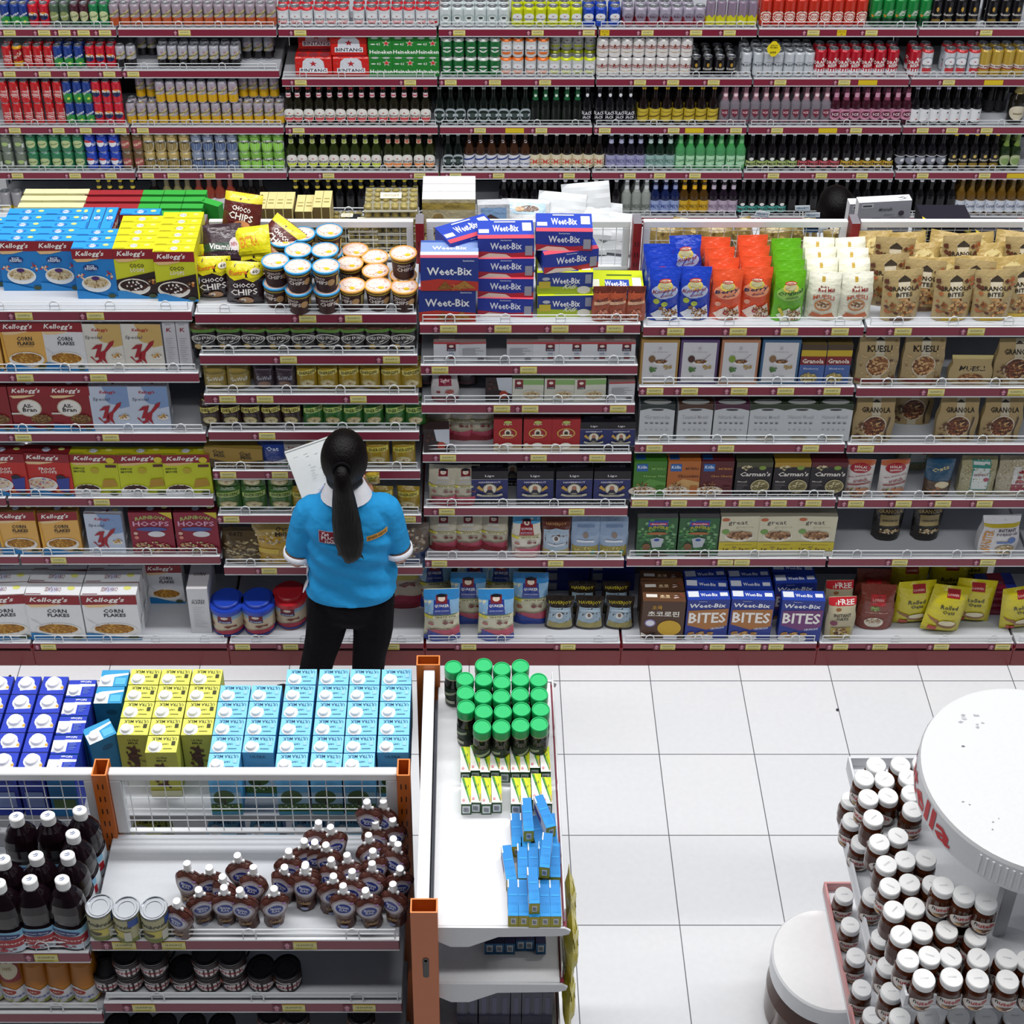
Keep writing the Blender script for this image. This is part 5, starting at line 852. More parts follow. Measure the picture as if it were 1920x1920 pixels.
def shelf(x0, x1, yf, depth, zt, label, group, tags=(), wire=True, rail='#7e2138', board='#b6bac1', hoops=4, thick=.03, plinth=False, flip=1):
    """one shelf bay: board, price rail with tags, wire guard. flip=-1 turns its front to the far aisle"""
    root = link('shelf', None, None, (0, 0, 0))
    tag(root, label, 'shelf', group)
    LABELS[label] = LABELS.get(label, 0) + 1
    g = .006
    a, b = x0 + g, x1 - g
    mb = MB(); s = flip
    ya, yb = sorted((yf, yf + s * depth))
    mb.box(a, ya + (.0125 if s > 0 else 0), zt - thick, b, yb - (.0125 if s < 0 else 0), zt, board, 'paint', .002)
    for xx in (a, b - .012):
        mb.box(xx, ya + .05, zt - thick - .03, xx + .012, yb - .01, zt - thick, board, 'paint')
    link('board', mb.mesh('board'), root)
    mb = MB()
    h0, h1 = (zt - .043, zt - .003)
    fy = yf
    y0_, y1_ = sorted((fy, yf + s * .012))
    yi = (ya + .0125, yb) if s > 0 else (ya, yb - .0125)
    mb.box(a, y0_, h0, b, y1_, h1, rail, 'paint', .0015)
    mb.box(a, y0_, h0 - .005, b, y1_, h0, '#cfd2d6', 'paint')
    mb.box(a, y0_, h1, b, y1_, zt, '#d5d8dc', 'paint')
    r = link('price_rail', mb.mesh('rail'), root)
    if plinth:
        mb = MB(); mb.box(x0, yf, 0, x1, yf + depth, zt - thick, '#740a12', 'paint', .003); link('plinth', mb.mesh('plinth'), root)
    for t in tags:
        px, k = (t, 'n') if not isinstance(t, tuple) else t
        X = x_at(px, fy, zt - .022)
        if a + .03 < X < b - .03 and s > 0:
            link('price_tag', tag_mesh(k), r, (X, fy, zt - .023))
            if k == 'n' and X - .052 > a:
                link('arrow_sticker', arrow_mesh(), r, (X - .05, fy, zt - .023))
    if wire:
        mb = MB(); yw = yf + s * .008; rr = .0022
        for z in (zt + .038, zt + .019):
            mb.tube([(a + .012, yw, z), (b - .012, yw, z)], rr)
        for xx in (a + .012, b - .012):
            mb.tube([(xx, yw, zt), (xx, yw, zt + .03), (xx, yw, zt + .039)], rr)
        for i in range(hoops):
            cx = a + (b - a) * (i + .55) / hoops
            mb.tube([(cx - .018, yw - .003, zt), (cx - .018, yw - .003, zt + .03), (cx - .01, yw - .003, zt + .042), (cx, yw - .003, zt + .046), (cx + .01, yw - .003, zt + .042), (cx + .018, yw - .003, zt + .03), (cx + .018, yw - .003, zt)], rr)
        link('wire_guard', mb.mesh('wire'), root)
    return root

def one(name, mb, label, cat, group=None, kind=None, loc=(0, 0, 0), rot=(0, 0, 0)):
    o = link(name, mb.mesh(name), None, loc, rot)
    tag(o, label, cat, group, kind)
    if label: LABELS[label] = LABELS.get(label, 0) + 1
    return o

# the shell of the shop
mb = MB(); mb.box(-6, -3, -.05, 7, 12, 0, '#e6e8ec', 'paint')
fm = new_mat('floor_tile', .16, spec=.5, col='#e4e6ea')
nt = fm.node_tree; br = nt.nodes.new('ShaderNodeTexBrick'); tcn = nt.nodes.new('ShaderNodeTexCoord'); mp = nt.nodes.new('ShaderNodeMapping')
br.offset = 0.; br.inputs['Scale'].default_value = 1.
br.inputs['Brick Width'].default_value = .4; br.inputs['Row Height'].default_value = .4; br.inputs['Mortar Size'].default_value = .0022; br.inputs['Mortar Smooth'].default_value = .2
br.inputs['Color1'].default_value = (*lin('#e6e8ec'), 1); br.inputs['Color2'].default_value = (*lin('#e1e4e9'), 1); br.inputs['Mortar'].default_value = (*lin('#6a6c72'), 1)
mp.inputs['Location'].default_value = (-.3848, -4.9117 + 4.8, 0)
nt.links.new(tcn.outputs['Object'], mp.inputs[0]); nt.links.new(mp.outputs[0], br.inputs['Vector'])
hs = next(n for n in nt.nodes if n.type == 'HUE_SAT'); nt.links.new(br.outputs['Color'], hs.inputs['Color'])
mb.m = ['floor_tile'] * len(mb.m)
one('floor', mb, None, None, None, 'structure')
mb = MB(); mb.box(-6, 12, 0, 7, 12.1, 7.2, '#77787c', 'paint'); one('wall_back', mb, None, None, None, 'structure')
mb = MB(); mb.box(-6.1, -3, 0, -6, 12, 7.2, '#77787c', 'paint'); one('wall_left', mb, None, None, None, 'structure')
mb = MB(); mb.box(7, -3, 0, 7.1, 12, 7.2, '#77787c', 'paint'); one('wall_right', mb, None, None, None, 'structure')
mb = MB(); mb.box(-6, -3, 7.2, 7, 12, 7.3, '#77787c', 'paint'); one('ceiling', mb, None, None, None, 'structure')

# ---- back gondola
BN = ['leftmost', 'second', 'third', 'fourth', 'fifth', 'sixth', 'rightmost']
LVN = ['top', 'second', 'third', 'fourth', 'fifth']
A_T = {(0, 0): [18, 83, 121, 157, 197], (0, 1): [(230, 'y'), 346], (0, 2): [(531, 'y'), 563], (0, 3): [(832, 'y'), 861, 1008, 1104], (0, 4): [(1134, 'y'), 1214, 1305, 1368], (0, 5): [1525, (1578, 'y'), 1634], (0, 6): [(1732, 'y'), 1849],
       (1, 0): [18, 84, 138, 205], (1, 1): [250], (1, 2): [564, 769], (1, 3): [845, 928, 1022], (1, 4): [1200, 1262, 1338], (1, 5): [1463, 1583, (1627, 'l')], (1, 6): [1779, (1863, 'l')],
       (2, 0): [28, 110, 161, 226], (2, 1): [268], (2, 2): [560], (2, 3): [900, (965, 'l'), 1015], (2, 4): [1134, 1263, (1302, 'l'), 1380], (2, 5): [1457, (1552, 'l'), 1605], (2, 6): [1730, 1785, 1850],
       (3, 0): [33, 141, 208], (3, 1): [278, 325, 393, 446], (3, 2): [616, 787], (3, 3): [854, 935, 1067], (3, 4): [1181, 1237, 1303], (3, 5): [1450, 1540, 1616], (3, 6): [1730, 1846, (1905, 'l')]}
AZ = {}
for lv, base in enumerate((1.653, 1.349, 1.044, .746, .44)):
    for b in range(7):
        zl = base + (.052 if lv == 1 and b < 2 else 0)
        AZ[lv, b] = zl + .021
        x0 = XA + WA_ * (b - 1) + (0 if b else 0)
        shelf(x0, x0 + WA_, YA, .42, zl + .021, f'white shelf with maroon rail, {BN[b]} bay, {LVN[lv]} tier of back gondola', 'shelves of the back gondola', A_T.get((lv, b), ()))
for b in range(7):
    x0 = XA + WA_ * (b - 1)
    mb = MB(); mb.box(x0 + .01, YA + .425, 0, x0 + WA_ - .01, YA + .44, 2.0, '#2e2c36', 'paint')
    one('back_panel', mb, f'dark steel back panel of {BN[b]} bay of back drinks gondola', 'panel', 'back panels of the drinks gondola')
    mb = MB(); mb.box(x0, YA - .03, 0, x0 + WA_, YA + .42, .12, '#8a1a22', 'paint', .003)
    one('plinth_base', mb, f'red base plinth under {BN[b]} bay of back drinks gondola', 'plinth', 'plinths of the drinks gondola')
for b in range(8):
    x0 = XA + WA_ * (b - 1)
    mb = MB(); mb.box(x0 - .008, YA + .375, 0, x0 + .008, YA + .424, 2.02, '#7e8088', 'paint', .002)
    one('upright_post', mb, f'grey steel upright, number {["one","two","three","four","five","six","seven","eight"][b]} from left in back gondola', 'post', 'uprights of the back gondola')

# ---- middle gondola
BB = {-1: 'far left end', 0: 'leftmost', 1: 'second', 2: 'middle', 3: 'fourth', 4: 'rightmost', 5: 'far right end'}
B_L = {0: [592, 707.5, 820, 941, 1050], 1: [597, 674, 748, 817, 890, 973, 1070], 2: [616, 693, 766, 858, 959, 1056], 3: [621, 733, 840, 943, 1054], 4: [621, 735, 841, 944, 1054]}
B_L[-1] = B_L[0]; B_L[5] = B_L[4]
B_T = {(0, 0): [45, 179], (0, 1): [47, 185], (0, 2): [44, 208], (0, 3): [191], (0, 4): [(50, 'y'), 110], (0, 9): [91],
       (1, 0): [577, 663], (1, 1): [541, 734], (1, 2): [(392, 'y'), 427, 497, 672], (1, 3): [501], (1, 4): [428, 525], (1, 5): [434, 765], (1, 6): [505], (1, 9): [455, 545, 735],
       (2, 0): [841, 943, 1050, 1153], (2, 1): [825, 991], (2, 2): [941, 994, 1159], (2, 3): [840, 1010, 1120], (2, 4): [838, 1081], (2, 5): [824, 1042], (2, 9): [879, 1065],
       (3, 0): [1267, 1384, 1480, 1575], (3, 1): [1228, 1293, 1386, 1473, 1560], (3, 2): [1227, 1361, 1520], (3, 3): [1200, 1273, 1345, 1400, 1460, 1525], (3, 4): [1255, 1360, 1391], (3, 9): [1252, 1345, 1412, 1455],
       (4, 0): [1693, 1830], (4, 1): [1755, 1905], (4, 2): [1623], (4, 3): [1605, 1694, 1768, 1846], (4, 4): [1687, 1852], (4, 9): [1576, 1650, 1765, 1880]}
BZ = {}
for b in range(-1, 6):
    x0 = XB + W_ * b
    nlv = len(B_L[b])
    for lv, py in enumerate(B_L[b]):
        zt = z_at(py, YB) + .021
        BZ[b, lv] = zt
        shelf(x0, x0 + W_, YB, .36, zt, f'{"grey-white" if lv else "white"} shelf with maroon rail, {BB[b]} bay, tier {ORD[lv]} from top, middle gondola', 'shelves of the middle gondola', B_T.get((b, lv), ()))
    BZ[b, 9] = .142
    shelf(x0, x0 + W_, 5.0, .43, .142, f'white bottom shelf on red plinth, {BB[b]} bay of middle gondola', 'bottom shelves of the middle gondola', B_T.get((b, 9), ()), plinth=True)
    mb = MB(); mb.box(x0 + .02, YB + .362, .12, x0 + W_ - .02, YB + .372, 1.78, '#74747f', 'paint')
    one('back_panel', mb, f'grey steel back panel behind shelves of {BB[b]} bay, middle gondola', 'panel', 'back panels of the middle gondola')
    zt = BZ[b, 0]
    shelf(x0, x0 + W_, 5.84, .34, zt - .03, f'white top shelf on far side of {BB[b]} bay, middle gondola', 'far side shelves of the middle gondola', (), flip=-1, wire=True)
    # wire grid screen between the two sides
    root = link('grid_screen', None); lb = f'white framed wire grid standing on top of {BB[b]} bay, middle gondola'
    tag(root, lb, 'screen', 'grid screens of the middle gondola'); LABELS[lb] = 1
    z0, z1, yy = max(1.80, zt), 2.062, 5.452
    a, c_ = x0 + .026, x0 + W_ - .026
    f = MB(); f.box(a, yy - .011, z1 - .03, c_, yy + .011, z1, '#dfe2e6', 'paint', .002); f.box(a, yy - .011, z0, c_, yy + .011, z0 + .02, '#dfe2e6', 'paint', .002)
    for xx in (a, c_ - .028): f.box(xx, yy - .011, z0 + .02, xx + .028, yy + .011, z1 - .03, '#cfd2d7', 'paint', .002)
    link('frame', f.mesh('frame'), root)
    f = MB(); n = 15
    for i in range(1, n): x = a + (c_ - a) * i / n; f.tube([(x, yy - .004, z0 + .01), (x, yy - .004, z1 - .015)], .0014, 4)
    for i in range(1, 5): z = z0 + (z1 - z0) * i / 5; f.tube([(a + .01, yy + .002, z), (c_ - .01, yy + .002, z)], .0014, 4)
    link('wire_grid', f.mesh('grid'), root)
for b in range(1, 5):
    x0 = XB + W_ * b
    mb = MB(); w = .017
    mb.box(x0 - w, 5.415, 0, x0 + w, 5.485, 2.07, '#84161f', 'paint', .002, {'t': '#7b7880'})
    for z in [1.97 - .05 * i for i in range(26)]:
        for dx in (-.007, .004):
            mb.box(x0 + dx, 5.4145, z - .011, x0 + dx + .003, 5.4155, z + .011, '#1a0c10', 'paint')
    one('upright_post', mb, f'red slotted steel upright with grey cap, {ORD[b-1]} from left in middle gondola', 'post', 'red uprights of the middle gondola')
# ---- near gondola
def orange_post(x, y, wx, wy, zt, label, face='-y', slots=True):
    mb = MB(); t = .004; c = '#c4641f'
    for bx in ((-wx, -wy, -wx + t, wy), (wx - t, -wy, wx, wy), (-wx + t, -wy, wx - t, -wy + t), (-wx + t, wy - t, wx - t, wy)):
        mb.box(bx[0], bx[1], 0, bx[2], bx[3], zt, c, 'paint', 0, {'t': '#e08038'})
    if slots:
        for i in range(12):
            z = zt - .05 - .055 * i
            for dx in (-.009, .005):
                mb.box(dx, -wy - .0006, z - .011, dx + .0035, -wy + .001, z + .011, '#2c1408', 'paint')
    else:
        z = zt - .21
        mb.lathe([(.0001, 0, '#1c0e08'), (.009, 0, '#1c0e08')], 12, 'paint')
        for i in range(len(mb.v) - 24, len(mb.v)): q = mb.v[i]; mb.v[i] = (q[0] + .002, -wy - .0012, z + q[1])
        mb.box(-.002, -wy - .0012, z - .026, .006, -wy + .001, z, '#1c0e08', 'paint')
    return one('upright_post', mb, label, 'post', None, None, (x, y, 0))
orange_post(-1.0775, 3.085, .0215, .03, 1.68, 'orange slotted hollow upright between cranberry juice bottles and empty white shelf')
orange_post(-.2, 3.085, .0185, .03, 1.68, 'orange slotted hollow upright beside the pile of chocolate milk pouches')
orange_post(-.1385, 3.51, .0365, .02, 1.66, 'tall orange hollow post at far end of white rail, near green-lidded jars', '-y', False)
orange_post(-.13, 2.648, .0365, .022, 1.66, 'wide orange post with keyhole slot at near end of white rail', '-y', False)
CZ = {}
def c_unit(x0, x1, nm, levels, tagsets):
    for lv, (zt, tg) in enumerate(zip(levels, tagsets)):
        CZ[nm, lv] = zt
        shelf(x0, x1, YC, .35, zt, f'white shelf with maroon rail, {nm} bay, tier {ORD[lv]} from top, near gondola', 'shelves of the near gondola', tg, hoops=3)
    mb = MB(); mb.box(x0 + .03, 3.078, 0, x1 - .03, 3.088, 1.2, '#848b9c', 'paint')
    one('back_panel', mb, f'blue-grey steel back panel of {nm} bay, near gondola', 'panel', 'back panels of the near gondola')
    root = link('grid_screen', None); lb = f'white framed wire grid over {nm} bay of near gondola, before milk cartons'
    tag(root, lb, 'screen', 'grid screens of the near gondola'); LABELS[lb] = 1
    z0, z1, yy = 1.39, 1.668, 3.083
    a, c_ = x0 + .022, x1 - .018
    f = MB(); f.box(a, yy - .014, z1 - .03, c_, yy + .014, z1, '#e6e8ec', 'paint', .003); f.box(a, yy - .008, z0, c_, yy + .008, z0 + .012, '#dfe2e6', 'paint', .002)
    for xx in (a, c_ - .034): f.box(xx, yy - .014, z0 + .012, xx + .034, yy + .014, z1 - .03, '#d9dce2', 'paint', .002)
    link('frame', f.mesh('frame'), root)
    f = MB(); n = 16
    for i in range(1, n): x = a + (c_ - a) * i / n; f.tube([(x, yy - .004, z0 + .005), (x, yy - .004, z1 - .015)], .0016, 4, '#e6e9ee')
    for i in range(1, 5): z = z0 + (z1 - z0 - .02) * i / 5; f.tube([(a + .01, yy + .002, z), (c_ - .01, yy + .002, z)], .0016, 4, '#e6e9ee')
    link('wire_grid', f.mesh('grid'), root)
    for lv, zt in enumerate((1.405, 1.08)):
        shelf(x0, x1, 3.52, .39, zt, f'white shelf under milk cartons, {nm} bay, tier {ORD[lv]} on far side of near gondola', 'far side shelves of the near gondola', (), flip=-1, wire=False)
c_unit(XC, XC + WC, 'main', (1.396, 1.094, .785, .45), ((178, 233, 326, 572), (270, 551, 683), (), ()))
c_unit(XC - WC, XC, 'left', (1.338, 1.042, .745), ((87,), (), ()))

# ---- end display of the near gondola, turned towards +x
for lv, zt in enumerate((1.56, 1.3, 1.02, .7)):
    root = link('shelf', None); lb = f'white shelf with tapered side bracket, tier {ORD[lv]} from top, end display'
    tag(root, lb, 'shelf', 'shelves of the end display'); LABELS[lb] = 1
    m_ = MB(); m_.box(-.108, 2.655, zt - .02, .245, 3.51, zt, '#e2e4e8', 'paint', .002); link('board', m_.mesh('board'), root)
    for nm, y0 in (('bracket', 2.648), ('bracket', 3.515)):
        m_ = MB()
        pr = [(-.11, zt + .002), (-.11, zt - .05), (-.06, zt - .085), (-.01, zt - .085), (.07, zt - .04), (.24, zt - .036), (.262, zt - .028), (.266, zt - .014), (.25, zt - .002)]
        m_.loft([[(x, y0, z) for x, z in pr], [(x, y0 + .006, z) for x, z in pr]], '#d6d9de', 'paint', False)
        link(nm, m_.mesh('bracket'), root)
    m_ = MB(); m_.box(.246, 2.655, zt - .045, .256, 3.51, zt - .004, '#7e2138', 'paint', .001)
    for z in (zt + .03, zt + .055): m_.tube([(.25, 2.67, z), (.25, 3.5, z)], .0022)
    for y in (2.67, 2.85, 3.1, 3.3, 3.5): m_.tube([(.25, y, zt), (.25, y, zt + .056)], .0022)
    link('price_rail', m_.mesh('rail'), root)
mb = MB(); mb.box(-.118, 2.67, .05, -.11, 3.49, 1.5, '#9aa0ae', 'paint'); one('back_panel', mb, 'grey steel back panel of the end display below white rail', 'panel')
mb = MB(); mb.box(-.152, 2.672, 1.6, -.118, 3.49, 1.64, '#e8eaee', 'paint', .002); mb.box(-.145, 2.672, .1, -.13, 3.49, 1.6, '#20183a', 'paint')
one('top_rail', mb, 'long white top rail running between the two wide orange posts', 'rail')

# ---------------------------------------------------------------- goods
def run(key, desc, pxs, z, yf, where, group=None, rows=1, dy=None, layers=1, back=0., jit=.0, rz=0., rnd=.06, hfrac=.45, rowlab=True):
    K = KD[key]
    dy = dy or K.d * 1.05
    n = len(pxs)
    for r in range(rows):
        for la in range(layers):
            for i, p in enumerate(pxs):
                if p is None: continue
                y = yf + K.d / 2 + back + r * dy
                X = x_at(p, yf + back, z + K.h * hfrac)
                a = R.uniform(-rnd, rnd) + rz
                lab = desc + onum(i, n)
                if rows > 1: lab += f', row {ORD[r]}'
                if layers > 1: lab += ' upper' if la else ' lower'
                lab += f', {where}'
                put(K, X + R.uniform(-jit, jit), y + R.uniform(-jit, jit), z + la * K.h, lab, group or f'{desc}s, {where}', a)

def lin_px(a, b, n): return [a + (b - a) * i / (n - 1) for i in range(n)] if n > 1 else [a]
AF = YA + .018
W = ['top drinks shelf', 'second drinks shelf', 'third drinks shelf', 'fourth drinks shelf', 'fifth drinks shelf']
def ra(lv, key, desc, pxs, **kw):
    px = [p for p in pxs if p is not None][len(pxs) // 2 if None not in pxs else 0]
    b = max(0, min(6, int((x_at(px, YA, AZ[lv, 3]) - XA) / WA_ + 1)))
    run(key, desc, pxs, AZ[lv, b] + .001, AF, W[lv], **kw)
# top tier
ra(0, 'sprite', 'blue-green lemon soda can', [8, 27, 43], rows=2)
ra(0, 'fanta', 'slim red soda can', [61, 82], rows=2)
ra(0, 'grape', 'grey-green soda can', [101, 120], rows=2)
ra(0, 'guava', 'maroon-green guava soda can', [139, 157], rows=2)
ra(0, 'lime', 'bright green lime soda can', [175, 194], rows=2)
ra(0, 'schorange', 'silver can with rust base', lin_px(213, 508, 16), rows=2)
ra(0, 'bint_w', 'white star beer can, red rim', [530, 553, 575, 599, 621, 643, 672, 697, 720, 744, 767, 790, 812], rows=2)
ra(0, 'hein_w', 'pale silver beer can', [835, 858, 879, 901, 923, 945], rows=2)
ra(0, 'bint_y', 'yellow star beer can', [970, 992, 1014, 1037, 1059, 1081], rows=2)
ra(0, 'bint_b', 'blue star beer can', [1104, 1127, 1153], rows=2)
ra(0, 'silver_red', 'silver beer can with wine-red base', [1178, 1202, 1225, 1248, 1270, 1292], rows=2)
ra(0, 'silver_yel', 'slim mauve can, yellow base', [1333, 1353, 1373, 1393, 1412])
ra(0, 'silver_red', 'silver beer can beside yellow-based cans', [1313])
ra(0, 'anker_t', 'tall red beer can, round badge', lin_px(1437, 1617, 9), rows=2)
ra(0, 'carls_t', 'tall bright green beer can', lin_px(1644, 1712, 4) + [1736], rows=2)
ra(0, 'guin_t', 'tall black stout can', [1757, 1779, 1803, 1826, 1862, 1886, 1908], rows=2)
# second tier
ra(1, 'cola', 'red cola can', [12, 51, 70, 90], rows=2)
ra(1, 'colagold', 'red can with gold base among cola cans', [32])
ra(1, 'sprite', 'blue-green lemon soda can', [108, 127, 147], rows=2)
ra(1, 'fanta', 'slim red soda can', [168, 187, 207], rows=2)
ra(1, 'schblack', 'silver and black tonic can', [225, 245])
ra(1, 'schblack', 'shadowed silver-black tonic can set back', [265, 284], back=.14)
ra(1, 'schblack', 'silver-black tonic can near shelf centre', lin_px(303, 440, 8), rows=2)
ra(1, 'schblack', 'silver-black tonic can at dark end', [463, 483, 503], back=.1, rows=2)
for i, (px, la, bk, nm) in enumerate([(588, 0, 0, 'lower, left pack'), (658, 0, 0, 'lower, right pack'), (655, 1, .02, 'upper, right pack'), (592, 1, .1, 'upper, left pack set back')]):
    K = KD['pack_bint']; put(K, x_at(px, AF, AZ[1, 2] + .06), AF + .07 + bk, AZ[1, 2] + .001 + la * K.h, f'red shrink-wrapped beer can pack, {nm}, second drinks shelf', 'red beer packs', R.uniform(-.03, .03))
for i, (px, la) in enumerate([(714, 0), (758, 0), (801, 0), (714, 1), (758, 1), (801, 1)]):
    K = KD['pack_hein']; put(K, x_at(px, AF, AZ[1, 2] + .06), AF + .075, AZ[1, 2] + .001 + la * K.h, f'green beer carton pack, {ORD[i % 3]} from left, {"upper" if la else "lower"} layer', 'green beer packs')
ra(1, 'hein_g', 'green beer can', [838, 860, 883, 906, 928], layers=2)
ra(1, 'bint_o', 'white star beer can, orange rim', [949, 971, 995, 1018], layers=2)
ra(1, 'bint_l', 'white star beer can, yellow rim', [1040, 1062, 1083, 1106])
ra(1, 'bint_l', 'recessed upper star beer can', [1040, 1062, 1083, 1106], back=.09, rows=1, layers=2)
ra(1, 'san_w', 'white beer can with red ribbon', lin_px(1129, 1286, 8), layers=2)
ra(1, 'guin', 'black stout can', [1305, 1327, 1350, 1371], rows=3)
ra(1, 'prost', 'slim silver beer can', [1400, 1422, 1441, 1460, 1480, 1499, 1518], rows=3)
ra(1, 'draft', 'tall red and white draft can', [1539, 1562, 1584, 1605, 1628, 1651, 1675], rows=2)
ra(1, 'draft', 'tall red and white draft can by divider', [1716], rows=2)
ra(1, 'bint_t', 'tall white star beer can', [1739, 1781, 1803, 1827], rows=2)
ra(1, 'gold_t', 'tall gold beer can', [1848, 1870, 1892, 1914], rows=2)
# third tier
ra(2, 'cola', 'red cola can', [12, 32, 52, 72, 93, 113], layers=2)
ra(2, 'sprite', 'blue-green lemon soda can', [131, 150, 168], layers=2)
ra(2, 'fanta', 'slim red soda can', [185, 204, 223], layers=2)
ra(2, 'schyellow', 'silver and yellow tonic can', lin_px(245, 524, 15), layers=1, rows=2)
K = KD['schyellow']
for i, px in enumerate([258, 278] + lin_px(299, 436, 8) + [452, 471, 491, 511]):
    bk = 0 if 2 <= i < 10 else .065
    put(K, x_at(px, AF, AZ[2, 1] + .2), AF + .0265 + bk, AZ[2, 1] + .001 + K.h, f'silver and yellow tonic can, {ORD[i]} from left, upper layer', 'upper yellow tonic cans')
BG = lambda c: dict(rows=2, dy=.075)
ra(2, 'b_bintang', 'dark beer bottle, red star label', [541] + lin_px(558, 798, 13), rows=2, dy=.07)
ra(2, 'b_hein', 'dark beer bottle, silver oval label', [824, 845, 863, 886, 907, 925, 945, 965, 985], rows=2, dy=.07)
ra(2, 'b_green', 'dark bottle with green foil neck', [1004, 1023, 1043, 1063, 1083], rows=2, dy=.07)
ra(2, 'b_black', 'black bottle with white block lettering', [1101, 1124, 1144, 1163, 1182], rows=2, dy=.07)
ra(2, 'b_yellow', 'dark bottle with mustard label', lin_px(1207, 1338, 7), rows=2, dy=.07)
ra(2, 'b_clear', 'clear vodka cooler bottle, pink neck', lin_px(1360, 1550, 11), rows=2, dy=.07)
ra(2, 'b_pink', 'dark pink cooler bottle', lin_px(1568, 1702, 8), rows=2, dy=.07)
ra(2, 'b_whitelab', 'dark bottle with plain white label', lin_px(1718, 1833, 7), rows=2, dy=.07)
ra(2, 'b_big', 'large dark bottle set back', [1862, 1882], back=.15)
ra(2, 'b_champ', 'sparkling wine bottle with cream label', [1912])
# fourth tier
ra(3, 'clearlime', 'grey-green stubby can', [-6, 15, 39], layers=2)
ra(3, 'greentea', 'stubby green can, pale leaf print', [62, 84, 106, 128, 150], layers=2)
ra(3, 'pepsi', 'blue cola can', [172, 195, 217], layers=2)
ra(3, 'rootbeer', 'brown root beer can', [239, 261], layers=2)
ra(3, 'polgold', 'gold can with black oval logo', [281, 303, 325, 348], layers=2)
ra(3, 'polblue', 'blue-grey can with black logo', [370, 392, 415, 437], layers=2)
ra(3, 'polgreen', 'lime green can with black logo', [459, 480, 502, 523], layers=2)
ra(3, 'b_radler', 'green bottle with yellow-green star label', lin_px(546, 705, 9), rows=2, dy=.07)
ra(3, 'b_orange', 'brown-green bottle with orange star label', [728, 745, 763, 785, 806], rows=2, dy=.07)
ra(3, 'b_hein', 'dark bottle with silver oval label', [840, 859], rows=2, dy=.07)
ra(3, 'b_smiguel', 'amber bottle, white and blue label', lin_px(880, 985, 6), rows=2, dy=.07)
ra(3, 'b_sms', 'dark bottle, cream and red label', lin_px(1003, 1124, 7), rows=2, dy=.07)
ra(3, 'b_lav', 'dark bottle with lavender label', [1146, 1165, 1183, 1201], rows=2, dy=.07)
ra(3, 'b_teal', 'green bottle with grey-teal label', [1220, 1238, 1257], rows=2, dy=.07)
ra(3, 'b_lime', 'bright green glass bottle', lin_px(1276, 1390, 7), rows=2, dy=.07)
ra(3, 'b_sg', 'dark bottle with small green label', [1410, 1430, 1449, 1468, 1488], rows=2, dy=.07)
ra(3, 'b_sp', 'dark bottle with small pink label', [1508, 1528, 1548, 1568], rows=2, dy=.07)
ra(3, 'b_sy', 'dark bottle with small yellow label', lin_px(1589, 1668, 5), rows=2, dy=.07)
ra(3, 'b_bw', 'black bottle with grey dial label', lin_px(1690, 1768, 5), rows=2, dy=.07)
ra(3, 'b_guin', 'black stout bottle, yellow neck', lin_px(1790, 1867, 5), rows=2, dy=.07)
ra(3, 'b_ggreen', 'green-labelled bottle', [1887, 1907], rows=2, dy=.07)
# fifth tier
ra(4, 'greyyel', 'grey can with yellow base', [10, 32])
ra(4, 'amber', 'dull amber can', [53, 71])
ra(4, 'teal', 'light teal tall can', [88, 108, 128])
ra(4, 'b_pet', 'dark bottle with yellow neck band', [187, 207, 228, 250])
ra(4, 'b_wine', 'dark wine bottle, white label', [290, 452, 471, 490])
ra(4, 'b_winew', 'olive wine bottle, white label', [313, 333, 352])
ra(4, 'b_wined', 'rust-red wine bottle', [373, 393, 412, 432])
ra(4, 'b_pet', 'dark bottle, gold neck, behind gold cartons', lin_px(555, 820, 14), rows=2, dy=.075)
ra(4, 'b_white', 'dark bottle, white cap, behind white bags', lin_px(945, 1155, 12), rows=2, dy=.075)
ra(4, 'b_frost', 'frosted grey bottle', [1175, 1194, 1212], rows=2, dy=.07)
ra(4, 'b_blue', 'deep blue bottle', [1229, 1248, 1266], rows=2, dy=.07)
ra(4, 'b_gold', 'amber bottle with gold label', [1283, 1302, 1320], rows=2, dy=.07)
ra(4, 'b_mauve', 'dark bottle with mauve label', [1338, 1357, 1375], rows=2, dy=.07)
ra(4, 'b_st', 'dark bottle with small teal label', [1393, 1411, 1430, 1449, 1467], rows=2, dy=.07)
ra(4, 'b_white', 'dark bottle with white cap', lin_px(1487, 1785, 16), rows=2, dy=.07)
ra(4, 'b_corona', 'amber beer bottle, white label', lin_px(1803, 1917, 7), rows=2, dy=.07)
mb = MB(); s = .037
pts = [(s * math.cos(t), s * math.sin(t)) for t in [i * PI / 10 for i in range(20)]] ; pts = [(x, z * 1.25 if abs(x) < s * .4 else z) for x, z in pts]
mb.loft([[(x, 0, z) for x, z in pts], [(x, .003, z) for x, z in pts]], '#e2cf1c', 'card', False)
art(mb, [T('DISKON', .5, .74, .5, .1, '#6a5c10'), T('PROMO', .5, .6, .56, .13, '#5c500c'), T('600', .46, .28, .44, .16, '#26220a')], lambda u, v, l: ((u - .5) * .074, -.0004 - l, (v - .5) * .09))
one('promo_sign', mb, 'round yellow price sign hanging before silver beer cans', 'sign', None, None, (x_at(1449, 8.02, 1.53), 8.005, z_at(92, 8.005)))
